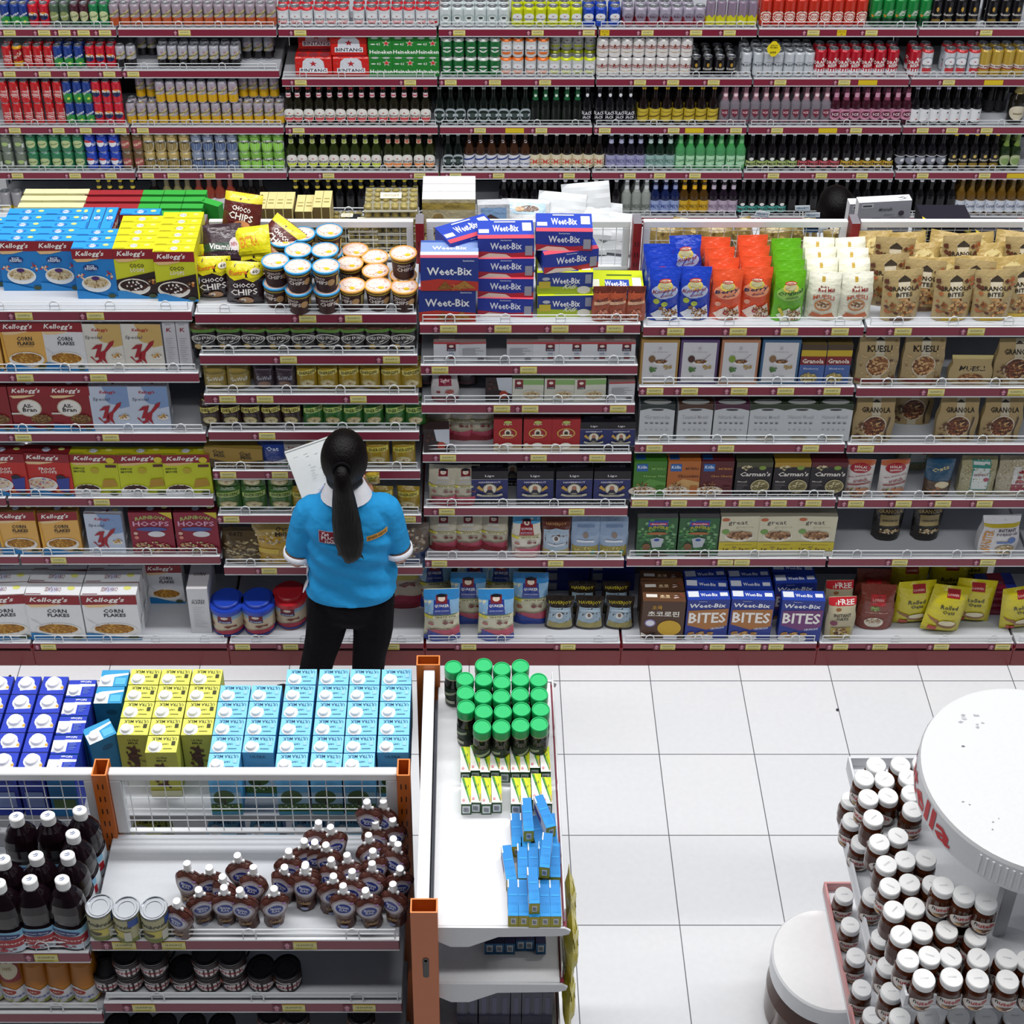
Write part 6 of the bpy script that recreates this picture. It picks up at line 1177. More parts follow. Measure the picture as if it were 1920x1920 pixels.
# middle gondola goods
TB = lambda b, lv: f'{BB[b]} bay tier {ORD[lv] if lv != 9 else "bottom"}'
def rb(b, lv, key, desc, pxs, **kw):
    yf = (5.02 if lv == 9 else YB + .018) + kw.pop('off', 0)
    run(key, desc, pxs, BZ[b, lv] + .001, yf, TB(b, lv), **kw)
def px_put(key, px, py, z, label, group=None, rz=0., rx=0., ry=0., dy=0.):
    """stand a package so that its foot front is where the eye meets the shelf at height z"""
    K = KD[key]; X, Y = at_z(px, py, z)
    return put(K, X, Y + K.d / 2 + dy, z, label, group, rz, rx, ry)
z = BZ[0, 0] + .001
for c, (px, key, yf, nm) in enumerate([(35, 'krisp', 5.21, 'first'), (107, 'krisp', 5.21, 'second'), (176, 'krisp', 5.155, 'third'), (253, 'loops', 5.155, 'first'), (328, 'loops', 5.135, 'second')]):
    K = KD[key]
    nrow = {0: 5, 1: 5, 2: 3, 3: 5, 4: 6}[c]
    for r in range(nrow):
        y = yf + K.d / 2 + r * (K.d + .001)
        put(K, x_at(px, yf, z + .15), y, z, f'{"blue crisped rice" if key == "krisp" else "yellow chocolate"} cereal box, {nm} column, {"front of column" if r == 0 else "row " + ORD[r]}, top shelf', f'{key} boxes'.replace('krisp', 'crisped rice cereal').replace('loops', 'chocolate cereal'), R.uniform(-.01, .01))
K = KD['krisp']
for i in range(3):
    put(K, x_at(183, 5.37, z + .2) + (i - 1) * .049, 5.155 + 3 * .048 + .08, z, f'blue crisped rice cereal box turned edge-on, {ORD[i]} from left', 'sideways cereal boxes', PI / 2)
put(K, x_at(258, 5.43, z + .2) + .016, 5.155 + 5 * .048 + .03, z, 'blue cereal box behind the yellow chocolate cereal boxes', None)
X = x_at(-38, 5.21, z + .15)
for r in range(3): put(K, X, 5.26 + r * .05, z, f'blue crisped rice cereal box at left edge, row {ORD[r]}', 'edge cereal boxes')
# chocolate snack bags heap
z = BZ[1, 0] + .001
for i, (key, px, py, zz, rz, rx, ry, nm) in enumerate([
        ('chips', 401, 566, z, .05, -.1, 0, 'black and yellow snack bag standing left in front row'), ('chips', 459, 577, z, -.04, -.12, .03, 'black and yellow snack bag standing right in front row'),
        ('chips', 412, 545, z + .015, .1, -.2, 0, 'black snack bag behind the front left one'), ('chips', 474, 545, z + .02, -.1, -.25, 0, 'black snack bag behind the front right one'),
        ('chipsd', 418, 503, z + .13, .12, -.75, 0, 'dark snack bag lying back on the heap'), ('chipsy', 473, 490, z + .15, -.1, -.6, -.2, 'yellow upside-down snack bag lying on heap'),
        ('chipsr', 447, 458, z + .16, -.12, -.4, .1, 'brown and yellow snack bag on top of heap'), ('chipsr', 490, 500, z + .12, -.5, -.8, .45, 'brown snack bag slumped behind the yellow one')]):
    px_put(key, px, py, zz, nm, 'snack bags on the heap', rz, rx, ry)
def tubs(key, col, spots):
    K = KD[key]
    for i, (px, py, n) in enumerate(spots):
        ztop = z + n * (K.h + .001)
        X, Y = at_z(px, py, ztop)
        for k in range(n):
            put(K, X + (k % 2) * .002, Y, z + k * (K.h + .001), f'{col}-rimmed cereal cup, stack {ORD[i]}{", " + ("bottom" if k == 0 else "upper") + " one" if n > 1 else ""}, top shelf', f'{col} rimmed cereal cups', R.uniform(-.6, .4))
tubs('tubb', 'blue', [(515, 487, 2), (557, 498, 2), (610, 497, 2), (530, 448, 2), (558, 467, 2), (608, 467, 2), (565, 437, 2), (616, 431, 2)])
tubs('tubo', 'orange', [(660, 533, 1), (709, 533, 1), (758, 535, 1), (656, 492, 1), (704, 506, 1), (755, 473, 2), (666, 467, 1), (703, 480, 1)])
# biscuit boxes
z = BZ[2, 0] + .001
def fbox(key, px, py, k, label, rz=0., dz=None):
    K = KD[key]; zz = z + (k if dz is None else dz)
    X, Y = at_z(px, py, zz)
    put(K, X, Y + K.d / 2, zz, label, 'biscuit boxes on the top shelf', rz)
fbox('wbbig', 839, 603, 0, 'large blue wheat biscuit box at bottom left, red base')
fbox('wbbig', 843, 545, .151, 'large blue wheat biscuit box stacked second, top left stack', .0)
fbox('wbflat', 876, 480, .235, 'blue biscuit box tipped behind the left stack', .5)
h = .086
for i, (py, nm) in enumerate([(602, 'lowest'), (572, 'second'), (540, 'third'), (507, 'topmost')]):
    K = KD['wbflat']; put(K, x_at(948, 5.15, z + h * i), 5.115 + .065 + .01 * i, z + h * i, f'blue wheat biscuit box, {nm} in second stack', 'blue biscuit boxes', R.uniform(-.04, .04))
K = KD['wbkids']
for i, nm in enumerate(('lower', 'upper')):
    put(K, x_at(1058, 5.15, z + .05 + .1 * i), 5.18 + .01 * i, z + .101 * i, f'lime and blue kids wheat biscuit box, {nm}', 'lime biscuit boxes', .02)
K = KD['wbflat']
put(K, x_at(1064, 5.15, z + .24), 5.2, z + .203, 'blue biscuit box turned askew on the lime boxes', None, .22)
put(K, x_at(1057, 5.2, z + .32), 5.21, z + .289, 'blue wheat biscuit box crowning the tallest stack', None, -.02)
put(KD['wbkids'], x_at(1152, 5.25, z + .05), 5.225, z, 'lime biscuit box lying behind the small berry bags', None, -.02)
rb(2, 0, 'berrys', 'small brown-red berry muesli bag', [1129, 1158, 1193], rnd=.1)
# muesli bags bay four
for i, (px, py) in enumerate([(1245, 599), (1302, 596), (1238, 570), (1234, 548), (1292, 545)]):
    K = KD['knusper']; X, Y = at_z(px, py, BZ[3, 0]); Y = [5.115, 5.12, 5.2, 5.28, 5.27][i]
    put(K, x_at(px, Y, BZ[3, 0] + .1), Y + .03, BZ[3, 0] + .001 + (.03 if i == 4 else 0), ['blue crunch muesli bag at front left', 'blue crunch muesli bag at front right', 'blue crunch muesli bag, second in left file', 'blue crunch muesli bag, last in left file', 'tipped blue crunch muesli bag behind right one'][i], 'blue muesli bags', [.03, -.03, .05, .0, -.1][i], [0, 0, 0, 0, -.12][i], [0, 0, 0, 0, -.1][i])
for j, (px, nm) in enumerate([(1363, 'left'), (1419, 'right')]):
    for r in range(4 if j == 0 else 4):
        put(KD['berry'], x_at(px - 5 * r * (j == 0) - 3 * r, 5.115 + .075 * r, BZ[3, 0] + .1), 5.15 + .075 * r + (.015 if j else 0), BZ[3, 0] + .001, f'orange berry muesli bag, {nm} file, {ORD[r]} from front', 'orange berry muesli bags', R.uniform(-.08, .08))
for r in range(4):
    put(KD['orig'], x_at(1480 - 3 * r, 5.105 + .078 * r, BZ[3, 0] + .1), 5.14 + .075 * r, BZ[3, 0] + .001, f'green original muesli bag, {ORD[r]} from front', 'green muesli bags', R.uniform(-.07, .07))
for j, (px, nm) in enumerate([(1546, 'left'), (1606, 'right')]):
    for r in range(4):
        put(KD['redmill'], x_at(px - 4 * r, 5.115 + .078 * r, BZ[3, 0] + .1), 5.15 + .075 * r, BZ[3, 0] + .001, f'cream muesli bag with brown badge, {nm} file, {ORD[r]} from front', 'cream muesli bags', R.uniform(-.12, .12), -.12 if r else 0)
for i, (key, px, Y, rz) in enumerate([('bitesb', 1690, 5.13, .12), ('bitesb', 1730, 5.2, -.15), ('bitesy', 1787, 5.13, .08), ('bitesy', 1822, 5.2, -.2), ('bitesy', 1862, 5.13, .02), ('bitesy', 1912, 5.16, .1), ('bitesb', 1664, 5.24, .1)]):
    put(KD[key], x_at(px, Y, BZ[4, 0] + .1), Y, BZ[4, 0] + .001, f'kraft granola bites pouch, {ORD[i]} by front, {"cocoa" if key == "bitesb" else "golden"} print', 'kraft granola pouches', rz)
q = 0
for r, (Y, pxs) in enumerate([(5.275, [1645, 1708, 1772, 1836, 1898]), (5.335, [1668, 1732, 1796, 1860, 1920]), (5.39, [1638, 1703, 1767, 1830, 1893])]):
    for i, px in enumerate(pxs):
        put(KD['crown' if r % 2 == 0 or i % 2 else 'bitesb'], x_at(px, Y, BZ[4, 0] + .1), Y, BZ[4, 0] + .001 + .02 * r, f'open-topped kraft pouch, {ORD[i]} from left, row {ORD[r + 1]}, rightmost bay', 'kraft pouches behind', R.uniform(-.25, .25), R.uniform(-.08, .05), R.uniform(-.06, .06))
# bay 1
rb(0, 1, 'cornh', 'honey corn flakes box, orange', [-38, 45]); rb(0, 1, 'corn', 'white corn flakes box, red top', [121])
rb(0, 1, 'skgold', 'white-gold cereal box with red K', [194, 269]); rb(0, 1, 'sidebox', 'narrow grey edge of cereal box', [321, 346], rnd=.01)
rb(0, 2, 'allbran', 'maroon bran cereal box, round badge', [-18, 60, 135]); rb(0, 2, 'skblue', 'pale blue cereal box with red K', [208, 281])
rb(0, 3, 'froot', 'red fruit hoop cereal box', [8, 92]); rb(0, 3, 'emoji', 'lime yellow film-theme cereal box', [180, 268, 352])
rb(0, 4, 'cornh', 'honey corn flakes box, orange', [35, 113]); rb(0, 4, 'skblue', 'pale blue cereal box with red K', [198]); rb(0, 4, 'hoops', 'crimson rainbow hoops cereal box', [286, 370])
rb(0, 9, 'cornbig', 'large white corn flakes box', [3, 105, 210], rows=3, dy=.078)
z = BZ[0, 9] + .001
put(KD['corn'], x_at(310, 5.25, z + .1), 5.27, z, 'single white corn flakes box recessed on bottom shelf'); put(KD['sidecorn'], x_at(375, 5.06, z + .1), 5.16, z, 'white corn flakes box turned edge-on, bottom shelf')
# bay 2
rb(1, 1, 'koko', 'black cocoa snack pouch, white oval lettering', lin_px(381, 755, 9), rows=2, dy=.055, rnd=.12)
rb(1, 2, 'gowell', 'dull yellow cereal drink sachet bag', [402, 446], rnd=.12, rows=2); rb(1, 2, 'gowelld', 'dark cereal drink sachet bag', [494, 534], rnd=.1)
rb(1, 2, 'en_gold', 'golden cereal drink bag', [575, 614, 654, 693, 733, 771], rnd=.15, rows=2)
rb(1, 3, 'en_brown', 'dark brown cereal drink bag', [393, 432, 470, 508, 546], rnd=.15, rows=2); rb(1, 3, 'en_green', 'green cereal drink bag', [587, 624, 662, 700, 741, 779], rnd=.15, rows=2)
rb(1, 4, 'oatbox', 'tan oat milk display box', [440]); rb(1, 4, 'bluebag', 'navy oat bag', [512], rnd=.05); rb(1, 4, 'greybag', 'grey berry-print oat bag', [552], rnd=.05)
rb(1, 4, 'en_gold2', 'yellow cereal drink bag, upright', [600, 650, 708, 757], rnd=.04)
rb(1, 5, 'en_green2', 'small green cereal bag', [428, 476, 527], layers=2, rnd=.05); rb(1, 5, 'en_gold2', 'yellow cereal bag at bay end', [568, 620, 716, 766], rnd=.1)
rb(1, 6, 'brownpouch', 'brown oat pouch', [455]); rb(1, 6, 'milkpouch', 'golden oat milk pouch', [515], rnd=.05); rb(1, 6, 'nutpouch', 'grey-blue nut cereal pouch', [680, 765])
z = BZ[1, 9] + .001
for i, (key, px, py, nm) in enumerate([('tubblue', 427, 1196, 'blue-lidded oat canister, nearer the corn flakes box'), ('tubblue', 485, 1195, 'blue-lidded oat canister, nearer the red one'), ('tubred', 544, 1182, 'red-lidded oat canister left of the shop worker'), ('tubred', 628, 1186, 'red-lidded oat canister seen between the legs')]):
    K = KD[key]; X, Y = at_z(px, py, z); put(K, X, Y + .07, z, nm, None)
px_put('redsack', 756, 1140, z, 'crimson and grey oat sack behind the worker')
# bay 3
rb(2, 1, 'quakbox', 'white oat box with maroon badge', [838, 1023, 1073, 1120, 1166], rnd=.03); rb(2, 1, 'quakplain', 'white oat box back side, text only', [886, 975], rnd=.08)
rb(2, 2, 'whitebag', 'white and crimson oat bag', [834]); rb(2, 2, 'darkbag', 'dark wine oat bag', [795, 872], off=.08); rb(2, 2, 'coffeebox', 'dark box with orange cup', [935]); rb(2, 2, 'quakg', 'pale green oat box', [990, 1050, 1106]); rb(2, 2, 'quakplain', 'white and black oat box', [1165])
rb(2, 3, 'quakr', 'crimson and beige oat bag', [820, 862, 900], off=.07, rnd=.15); rb(2, 3, 'coffeebox', 'low dark fruit box', [818], off=-.01); rb(2, 3, 'redbox', 'red oat box with gold oval', [952, 1008, 1061], rnd=.02); rb(2, 3, 'have', 'navy white oats box', [1113, 1164], rnd=.02)
rb(2, 4, 'quakr', 'crimson and beige oat bag', [832, 873], rnd=.1); rb(2, 4, 'havebig', 'large navy white oats box', [918, 1003, 1076, 1147], rnd=.02); rb(2, 4, 'havebig', 'navy box set back in shadow', [960], off=.12)
rb(2, 5, 'quakr', 'crimson and beige oat bag', [832, 878, 927], rnd=.25, off=.04); rb(2, 5, 'quaklight', 'bright blue-topped oat bag', [987]); rb(2, 5, 'haverb', 'brown and pale blue oat bag', [1043], rnd=.04); rb(2, 5, 'haverc', 'silver-blue and gold oat bag', [1098, 1151], rnd=.04)
rb(2, 9, 'quakb', 'blue-topped oat bag in front', [828, 930], rnd=.05); rb(2, 9, 'quakb', 'blue-topped oat bag set back', [878, 995], off=.1, rnd=.08); rb(2, 9, 'quakb', 'blue-topped oat bag at rear', [815, 890, 940], off=.2)
rb(2, 9, 'haverj', 'black and sky-blue oat bag', [1050, 1106, 1163], off=.06, rnd=.06); rb(2, 9, 'haverj', 'black oat bag behind', [1092, 1155], off=.15)
z = BZ[2, 9] + .001
for i, (px, k) in enumerate([(1065, 0), (1065, 1), (1065, 2), (1150, 0), (1150, 1), (1150, 2), (1150, 3)]):
    put(KD['bluelie'], x_at(px, 5.33, z + .15), 5.37, z + k * .061, f'blue biscuit box lying at back, {"left" if px < 1100 else "right"} pile, {ORD[k]} up', 'lying blue boxes')
# bay 4
for k, px, nm in (('legold', 1236, 'gold'), ('lepurple', 1310, 'purple'), ('leorange', 1386, 'orange'), ('leblue', 1462, 'blue')):
    rb(3, 1, k, f'white granola box with {nm} frame', [px], rnd=.02)
rb(3, 1, 'blueberry', 'blue blueberry granola box', [1523, 1571], rnd=.02)
for i, (k, px, nm) in enumerate((('nat_d', 1231, 'charcoal'), ('nat_b', 1302, 'brown'), ('nat_p', 1370, 'plum'), ('nat_g', 1436, 'dark green'), ('nat_g', 1500, 'dark green'), ('nat_g', 1563, 'dark green'))):
    rb(3, 2, k, f'white muesli box with {nm} top', [px], rnd=.02) if i < 3 else None
rb(3, 2, 'nat_g', 'white muesli box with dark green top', [1436, 1500, 1563], rnd=.02)
for k, px, nm in (('kolng', 1218, 'green'), ('kolno', 1281, 'orange'), ('kolnr', 1343, 'dark red')): rb(3, 3, k, f'{nm} muesli box with blue square', [px], rnd=.01)
for k, px, nm in (('carmo', 1412, 'olive'), ('carmy', 1483, 'yellow'), ('carmr', 1552, 'maroon')): rb(3, 3, k, f'black muesli box with {nm} top', [px], rnd=.01)
rb(3, 4, 'jungle', 'green jungle-print muesli box', [1231, 1309], rnd=.02); rb(3, 4, 'great', 'cream and yellow grains box', [1385, 1457, 1529], rnd=.03)
rb(3, 9, 'korean', 'brown cocoa cereal box with round face', [1243], rows=3); rb(3, 9, 'wbbo', 'blue wheat bites box, orange panel', [1325, 1408], rows=3); rb(3, 9, 'wbbp', 'blue wheat bites box, purple panel', [1502], off=-.005, rows=1, rnd=.05); rb(3, 9, 'wbbp', 'shadowed blue wheat bites box', [1487], off=.1, rows=2, rnd=.05)
# bay 5
rb(4, 1, 'muesli', 'kraft muesli bag, round bowl window', [1646, 1732], rnd=.03); rb(4, 1, 'flapbag', 'folded kraft muesli bag', [1822], rnd=.05); rb(4, 1, 'granola', 'kraft granola bag', [1906], rnd=.05)
rb(4, 2, 'granola', 'kraft granola bag', [1640, 1797, 1880], rnd=.05); rb(4, 2, 'granola', 'kraft granola bag set back', [1714], off=.11)
rb(4, 3, 'hola', 'white and red crunch granola bag', [1612, 1677], rnd=.12); rb(4, 3, 'bluep', 'blue and brown oat pouch', [1762]); rb(4, 3, 'clearoat', 'clear oat bag, teal label', [1835]); rb(4, 3, 'clearred', 'clear oat bag, red label', [1905]); rb(4, 3, 'clearoat', 'clear oat bag in back shadow', [1720], off=.17)
rb(4, 4, 'darkp', 'black granola pouch with gold label', [1668, 1742], off=.09); rb(4, 4, 'monster', 'white instant porridge bag', [1876])
rb(4, 9, 'instoat', 'cream instant oats bag, red top', [1577], off=.0, rnd=.05); rb(4, 9, 'redoat', 'brick-red muesli bag', [1645], off=.06, rows=2, rnd=.1); rb(4, 9, 'instoat', 'cream instant oats bag behind', [1572], off=.1)
z = BZ[4, 9] + .001
for i, (px, Y, rz, rx, ry, nm) in enumerate([(1712, 5.13, .1, 0, 0, 'yellow rolled oats bag left of the tilted one'), (1765, 5.075, .0, -.12, .16, 'yellow rolled oats bag tilted in front'), (1822, 5.14, -.1, 0, .02, 'yellow rolled oats bag right of the tilted one'), (1700, 5.25, 0, 0, 0, 'yellow rolled oats bag at back left'), (1775, 5.27, 0, 0, 0, 'yellow rolled oats bag at back centre'), (1815, 5.33, 0, 0, 0, 'yellow rolled oats bag at back right'), (1915, 5.1, .1, 0, -.1, 'yellow oats bag at right picture edge')]):
    put(KD['rolled'], x_at(px, Y, z + .1), Y, z, nm, 'yellow rolled oats bags', rz, rx, ry)
for k in range(4):
    put(KD['bluepack'], x_at(1867, 5.2, z + .1), 5.22 + .005 * k, z + .036 * k, f'blue bar pack with crimson band, {ORD[k]} up', 'blue bar packs', .03 * k - .05)

# far side of the middle gondola
def far(b): return BZ[b, 0] - .029
for nm, key, x0, cols in (('cream', 'cream', 51, 3), ('dark red', 'redc', 154, 3), ('green', 'greenc', 276, 3)):
    K = KD[key]
    for c in range(cols):
        for r in range(4):
            Y = 5.50 + r * .054
            put(K, x_at(x0 + 41 * c, 5.5, far(0) + .15), Y + .016, far(0), f'{nm} carton, column {ORD[c]}, {ORD[r]} from the grid', f'{nm} cartons on the far side', R.uniform(-.02, .02))
put(KD['greenc'], x_at(396, 5.55, far(0) + .15), 5.6, far(0), 'green carton standing aslant beside snack bags', None, -.5)
for i, px in enumerate([492, 508, 525, 542, 562, 578, 596, 612]):
    zz = far(1); put(KD['goldbar'], x_at(px, 5.52, zz + .19), 5.57 + (.0 if i < 4 else .01), zz - (.0 if i not in (4, 5) else .02), f'gold chocolate carton, {ORD[i]} from left behind the grid', 'gold chocolate cartons')
def pile(key, px, Y, z0, n, label, group):
    K = KD[key]
    for k in range(n): put(K, x_at(px, Y, z0 + .1), Y, z0 + k * (K.h + .001), f'{label}, {ORD[k]} from bottom', group, R.uniform(-.015, .015))
pile('rochers', 652, 5.57, far(1), 4, 'small clear box of gold chocolates', 'small gold chocolate boxes')
pile('rochers', 682, 5.54, far(1), 4, 'small clear gold chocolate box beside large pile', 'small gold chocolate boxes beside pile')
pile('rocher', 735, 5.58, far(1), 7, 'large clear box of gold chocolates', 'large gold chocolate boxes')
pile('rocher', 844, 5.56, far(2), 4, 'clear box of gold chocolates right of post', 'gold chocolate boxes right of post')
for k in range(3): put(KD['goldbox'], x_at(842, 5.6, far(2) + .25), 5.57 + .062 * k, far(2) + .146, f'upright gold chocolate box right of red post, {ORD[k]} back', 'upright gold boxes')
put(KD['picbox'], x_at(925, 5.55, far(2) + .2), 5.55, far(2) + .15, 'silver snack box with picture of chocolate bars', None, .05, -.1)
put(KD['picbox'], x_at(925, 5.56, far(2) + .1), 5.57, far(2), 'silver snack box under the tilted picture box', None, .05)
for i, (key, px, Y, dz, rz, rx, ry) in enumerate([('wbag', 960, 5.55, 0, .2, -.5, .1), ('wbag', 1020, 5.56, 0, -.1, -.6, -.1), ('wbag', 1095, 5.56, 0, .1, -.5, .1), ('wbag', 1150, 5.57, 0, -.2, -.6, 0),
                                               ('wbagp', 985, 5.56, .07, .1, -.6, .1), ('wbag', 1050, 5.6, .08, -.1, -.7, .05), ('wbag', 1125, 5.58, .06, .1, -.9, .2), ('wbag', 1105, 5.66, .09, .0, -.5, -.1)]):
    put(KD[key], x_at(px, Y, far(2) + .1 + dz), Y + .02, far(2) + dz + .015, f'{"white bag with blue picture" if key == "wbagp" else "plain white paper bag"}, {ORD[i]} in the heap', 'white bags on the far side', rz, rx, ry)
for i, px in enumerate([1238, 1285, 1340, 1395, 1455, 1515, 1580]):
    put(KD['goldpouch'], x_at(px, 5.55, far(3) + .05), 5.56 + .07 * (i % 2), far(3), f'dull gold pouch behind grid, {ORD[i]} from left', 'gold pouches behind the grid', R.uniform(-.2, .2), -.15, R.uniform(-.2, .2))
fl = MB(); fl.box(-.03, 0, 0, .03, .0015, .024, '#cfdbe6', 'card'); art(fl, [('r', 0, .0, 1, .12, '#4a6a94'), T("HERSHEY'S", .5, .52, .84, .44, '#2f5484')], lambda u, v, l: ((u - .5) * .06, -l, v * .024)); fl.box(-.002, .001, -.12, .002, .003, .01, '#b9bec6', 'wire')
fm_ = fl.mesh('flag')
for i, (px, py, rz, ry) in enumerate([(1428, 406, .1, .3), (1505, 395, -.2, -.25), (1523, 408, -.1, -.1), (1436, 434, 0, .35), (1520, 435, 0, 0), (1517, 448, 0, 0), (1535, 458, 0, 0), (1365, 442, 0, -.8)]):
    Y = 5.6; X = x_at(px, Y, z_at(py, Y)); z0 = z_at(py, Y)
    o = link('brand_flag', fm_, None, (X, Y, max(z0, far(3) + .122)), (0, ry * .6, rz)); tag(o, f'small white and blue paper flag, {ORD[i]} of eight beyond the grid', 'paper flag', 'paper flags beyond the grid')
    LABELS[o['label']] = 1
put(KD['greybox'], x_at(1653, 5.56, far(4) + .2), 5.56, far(4) + .16, 'grey and white display box standing above grid rail', None, .05, .0, -.03)
put(KD['greybox'], x_at(1640, 5.63, far(4) + .1), 5.57, far(4), 'grey display box under the upright one', None, .02)
put(KD['greybox'], x_at(1632, 5.63, far(4) + .1), 5.64, far(4) + .1, 'white-edged display box half hidden behind the upright one', None, .03)
pile('navybox', 1762, 5.6, far(4), 7, 'navy chocolate box with yellow corners', 'navy chocolate boxes')
pile('navybox', 1865, 5.6, far(4), 5, 'navy chocolate box under amber bottles', 'second navy chocolate boxes')

# near gondola goods: milk cartons on the far side
ZM = 1.405
def mput(key, X, Y, label, group, rz=0.): put(KD[key], X, Y, ZM + .001, label, group, rz + R.uniform(-.02, .02))
for c, (px, k0, k1) in enumerate([(-.737, 0, 5), (-.64, 1, 5), (-.536, 0, 6), (-.434, 0, 6), (-.337, 0, 6), (-.238, 1, 6)]):
    for k in range(k0, k1): mput('ultra_b', px, 3.165 + .0655 * k, f'light blue milk carton, column {ORD[c]}, {ORD[k]} row from grid', 'light blue milk cartons')
for c, (px, k0, k1) in enumerate([(-1.026, 2, 6), (-.93, 1, 6), (-.833, 2, 6)]):
    for k in range(k0, k1): mput('ultra_y', px, 3.165 + .0655 * k, f'yellow milk carton, column {ORD[c]}, {ORD[k]} row from grid', 'yellow milk cartons')
for c, px in enumerate([-1.475, -1.39, -1.305]):
    for k in range(5): mput('indo', px, 3.165 + .074 * k, f'dark blue milk carton with big cap, column {ORD[c]}, {ORD[k]} row', 'dark blue milk cartons')
for k in range(5): mput('fullc', -1.217, 3.16 + .072 * k, f'dark blue cream milk carton beside teal ones, {ORD[k]} row', 'dark blue cream cartons')
mput('tealc', -1.122, 3.49, 'teal milk carton in the rearmost row', None); mput('tealc', -1.125, 3.422, 'teal milk carton in front of rearmost', None)
mput('tealc', -1.128, 3.28, 'teal milk carton turned askew by orange post', None, .55)
for c in range(6):                                   # the shelf below, seen through the grid
    for r in range(2): put(KD['ultra_b' if c > 0 else 'ultra_y'], -1.0 + .13 * c + (.1 if c else 0), 3.18 + .08 * r, 1.081, f'shaded milk carton on lower shelf, {ORD[c]} from left, row {ORD[r]}', 'milk cartons on the lower shelf')
# cranberry and juice
zc = CZ['left', 0] + .001
for i, (px, py) in enumerate([(-4, 1655), (55, 1648), (116, 1648), (5, 1610), (67, 1603), (126, 1602), (136, 1562), (30, 1530), (89, 1528), (149, 1518)]):
    X, Y = at_z(px, py, zc + .267)
    put(KD['cran'], X, Y, zc, ['dark cranberry juice bottle, front row, cut by picture edge', 'dark cranberry juice bottle, front row, middle', 'dark cranberry juice bottle, front row, by the tins', 'dark cranberry juice bottle, second row, left', 'dark cranberry juice bottle, second row, middle', 'dark cranberry juice bottle, second row, right', 'dark cranberry juice bottle, alone in third row', 'dark cranberry juice bottle, back row, left', 'dark cranberry juice bottle, back row, middle', 'dark cranberry juice bottle, back row, by orange post'][i], 'cranberry juice bottles', [0, .05, -.2, 0, 0, -.15, -.2, 0, 0, -.2][i], sc=(1, .82, 1))
zj = CZ['left', 1] + .001
for i, px in enumerate([-18, 27, 72, 115, 160]):
    put(KD['juice'], x_at(px, 2.79, zj + .08), 2.79, zj, f'orange juice bottle, {ORD[i]} from left below the cranberry juice', 'orange juice bottles', R.uniform(-.1, .1))
    put(KD['juice'], x_at(px, 2.79, zj + .08), 2.885, zj, f'orange juice bottle behind, {ORD[i]} from left', 'orange juice bottles behind', 0)
K = KD['juice']; tg = MB()
def Pt(u, v, l):
    z = .11 + .13 * v; r_ = interp([(a, b) for a, b, *_ in jb], z) + .002 + l; a = -PI / 2 + (u - .5) * 1.7
    return (r_ * math.cos(a), r_ * math.sin(a), z)
art(tg, [('r', 0, 0, 1, 1, '#8e1c22'), ('e', .5, .36, .44, .26, '#dcd3b4'), ('e', .5, .5, .3, .2, '#dcd3b4'), ('e', .5, .66, .12, .06, '#c25a34'), T('100%', .5, .44, .4, .12, '#b9a878')], Pt, 'card', 8, 4)
o = link('neck_tag', tg.mesh('tag'), None, (x_at(27, 2.79, zj + .08), 2.79, zj)); tag(o, 'red card tag hung on the neck of an orange juice bottle', 'neck tag')
# tins and pouches
zs = CZ['main', 0] + .001
for i, (px, py) in enumerate([(186, 1698), (236, 1702), (288, 1702)]):
    X, Y = at_z(px, py, zs + .108); put(KD['custard'], X, Y, zs, f'custard tin with silver lid, {ORD[i]} from left', 'custard tins', [.3, -.5, .2][i])
caps = [(351, 1624), (390, 1619), (450, 1601), (420, 1637), (470, 1633), (374, 1658), (417, 1661), (335, 1686), (461, 1667), (508, 1663), (536, 1594), (528, 1620), (572, 1614), (569, 1633), (589, 1549), (590, 1570), (616, 1577), (627, 1550), (623, 1616), (615, 1639), (657, 1609), (658, 1640), (645, 1666), (694, 1498), (723, 1506), (733, 1532), (704, 1544), (734, 1566), (694, 1570), (739, 1587), (702, 1598), (744, 1620), (700, 1628), (696, 1667), (742, 1662), (560, 1573)]
gn = {}
for i, (px, py) in enumerate(sorted(caps, key=lambda c: (c[1] < 1650, c[0]))):
    zz = zs; X, Y = at_z(px, py, zz + .146)
    if Y > 3.03: Y = 3.03; zz = z_at(py, Y) - .146; X = x_at(px, Y, zz + .146)
    g = 'front row' if py >= 1650 else 'rear of the pile' if py < 1600 else 'second row' if py > 1630 else 'middle of the pile'
    gn[g] = gn.get(g, 0) + 1
    put(KD['spout'], X, Y, zz, f'chocolate milk pouch with white spout, {g}, {ORD[gn[g] - 1]} from left', 'chocolate milk pouches', R.uniform(-.45, .35), R.uniform(-.12, .1), R.uniform(-.14, .1))
zk = CZ['main', 1] + .001
for i, (px, n) in enumerate([(200, 1), (243, 2), (293, 2), (344, 1), (391, 2), (438, 2), (490, 1), (538, 1)]):
    for k in range(n): put(KD['khaak'], x_at(px, 2.775, zk + .03), 2.79, zk + .0705 * k, f'dark chocolate sprinkles tin, {ORD[i]} from left{", upper" if k else ""}', 'dark chocolate tins', R.uniform(-.2, .3))
for i, px in enumerate([205, 250, 300, 395, 440]):
    for k in range(2): put(KD['khaak'], x_at(px, 2.87, zk + .03), 2.885, zk + .0705 * k, f'shadowed chocolate tin in back row, {ORD[i]} from left, {"upper" if k else "lower"}', 'shadowed chocolate tins')
zl3 = CZ['main', 2] + .001
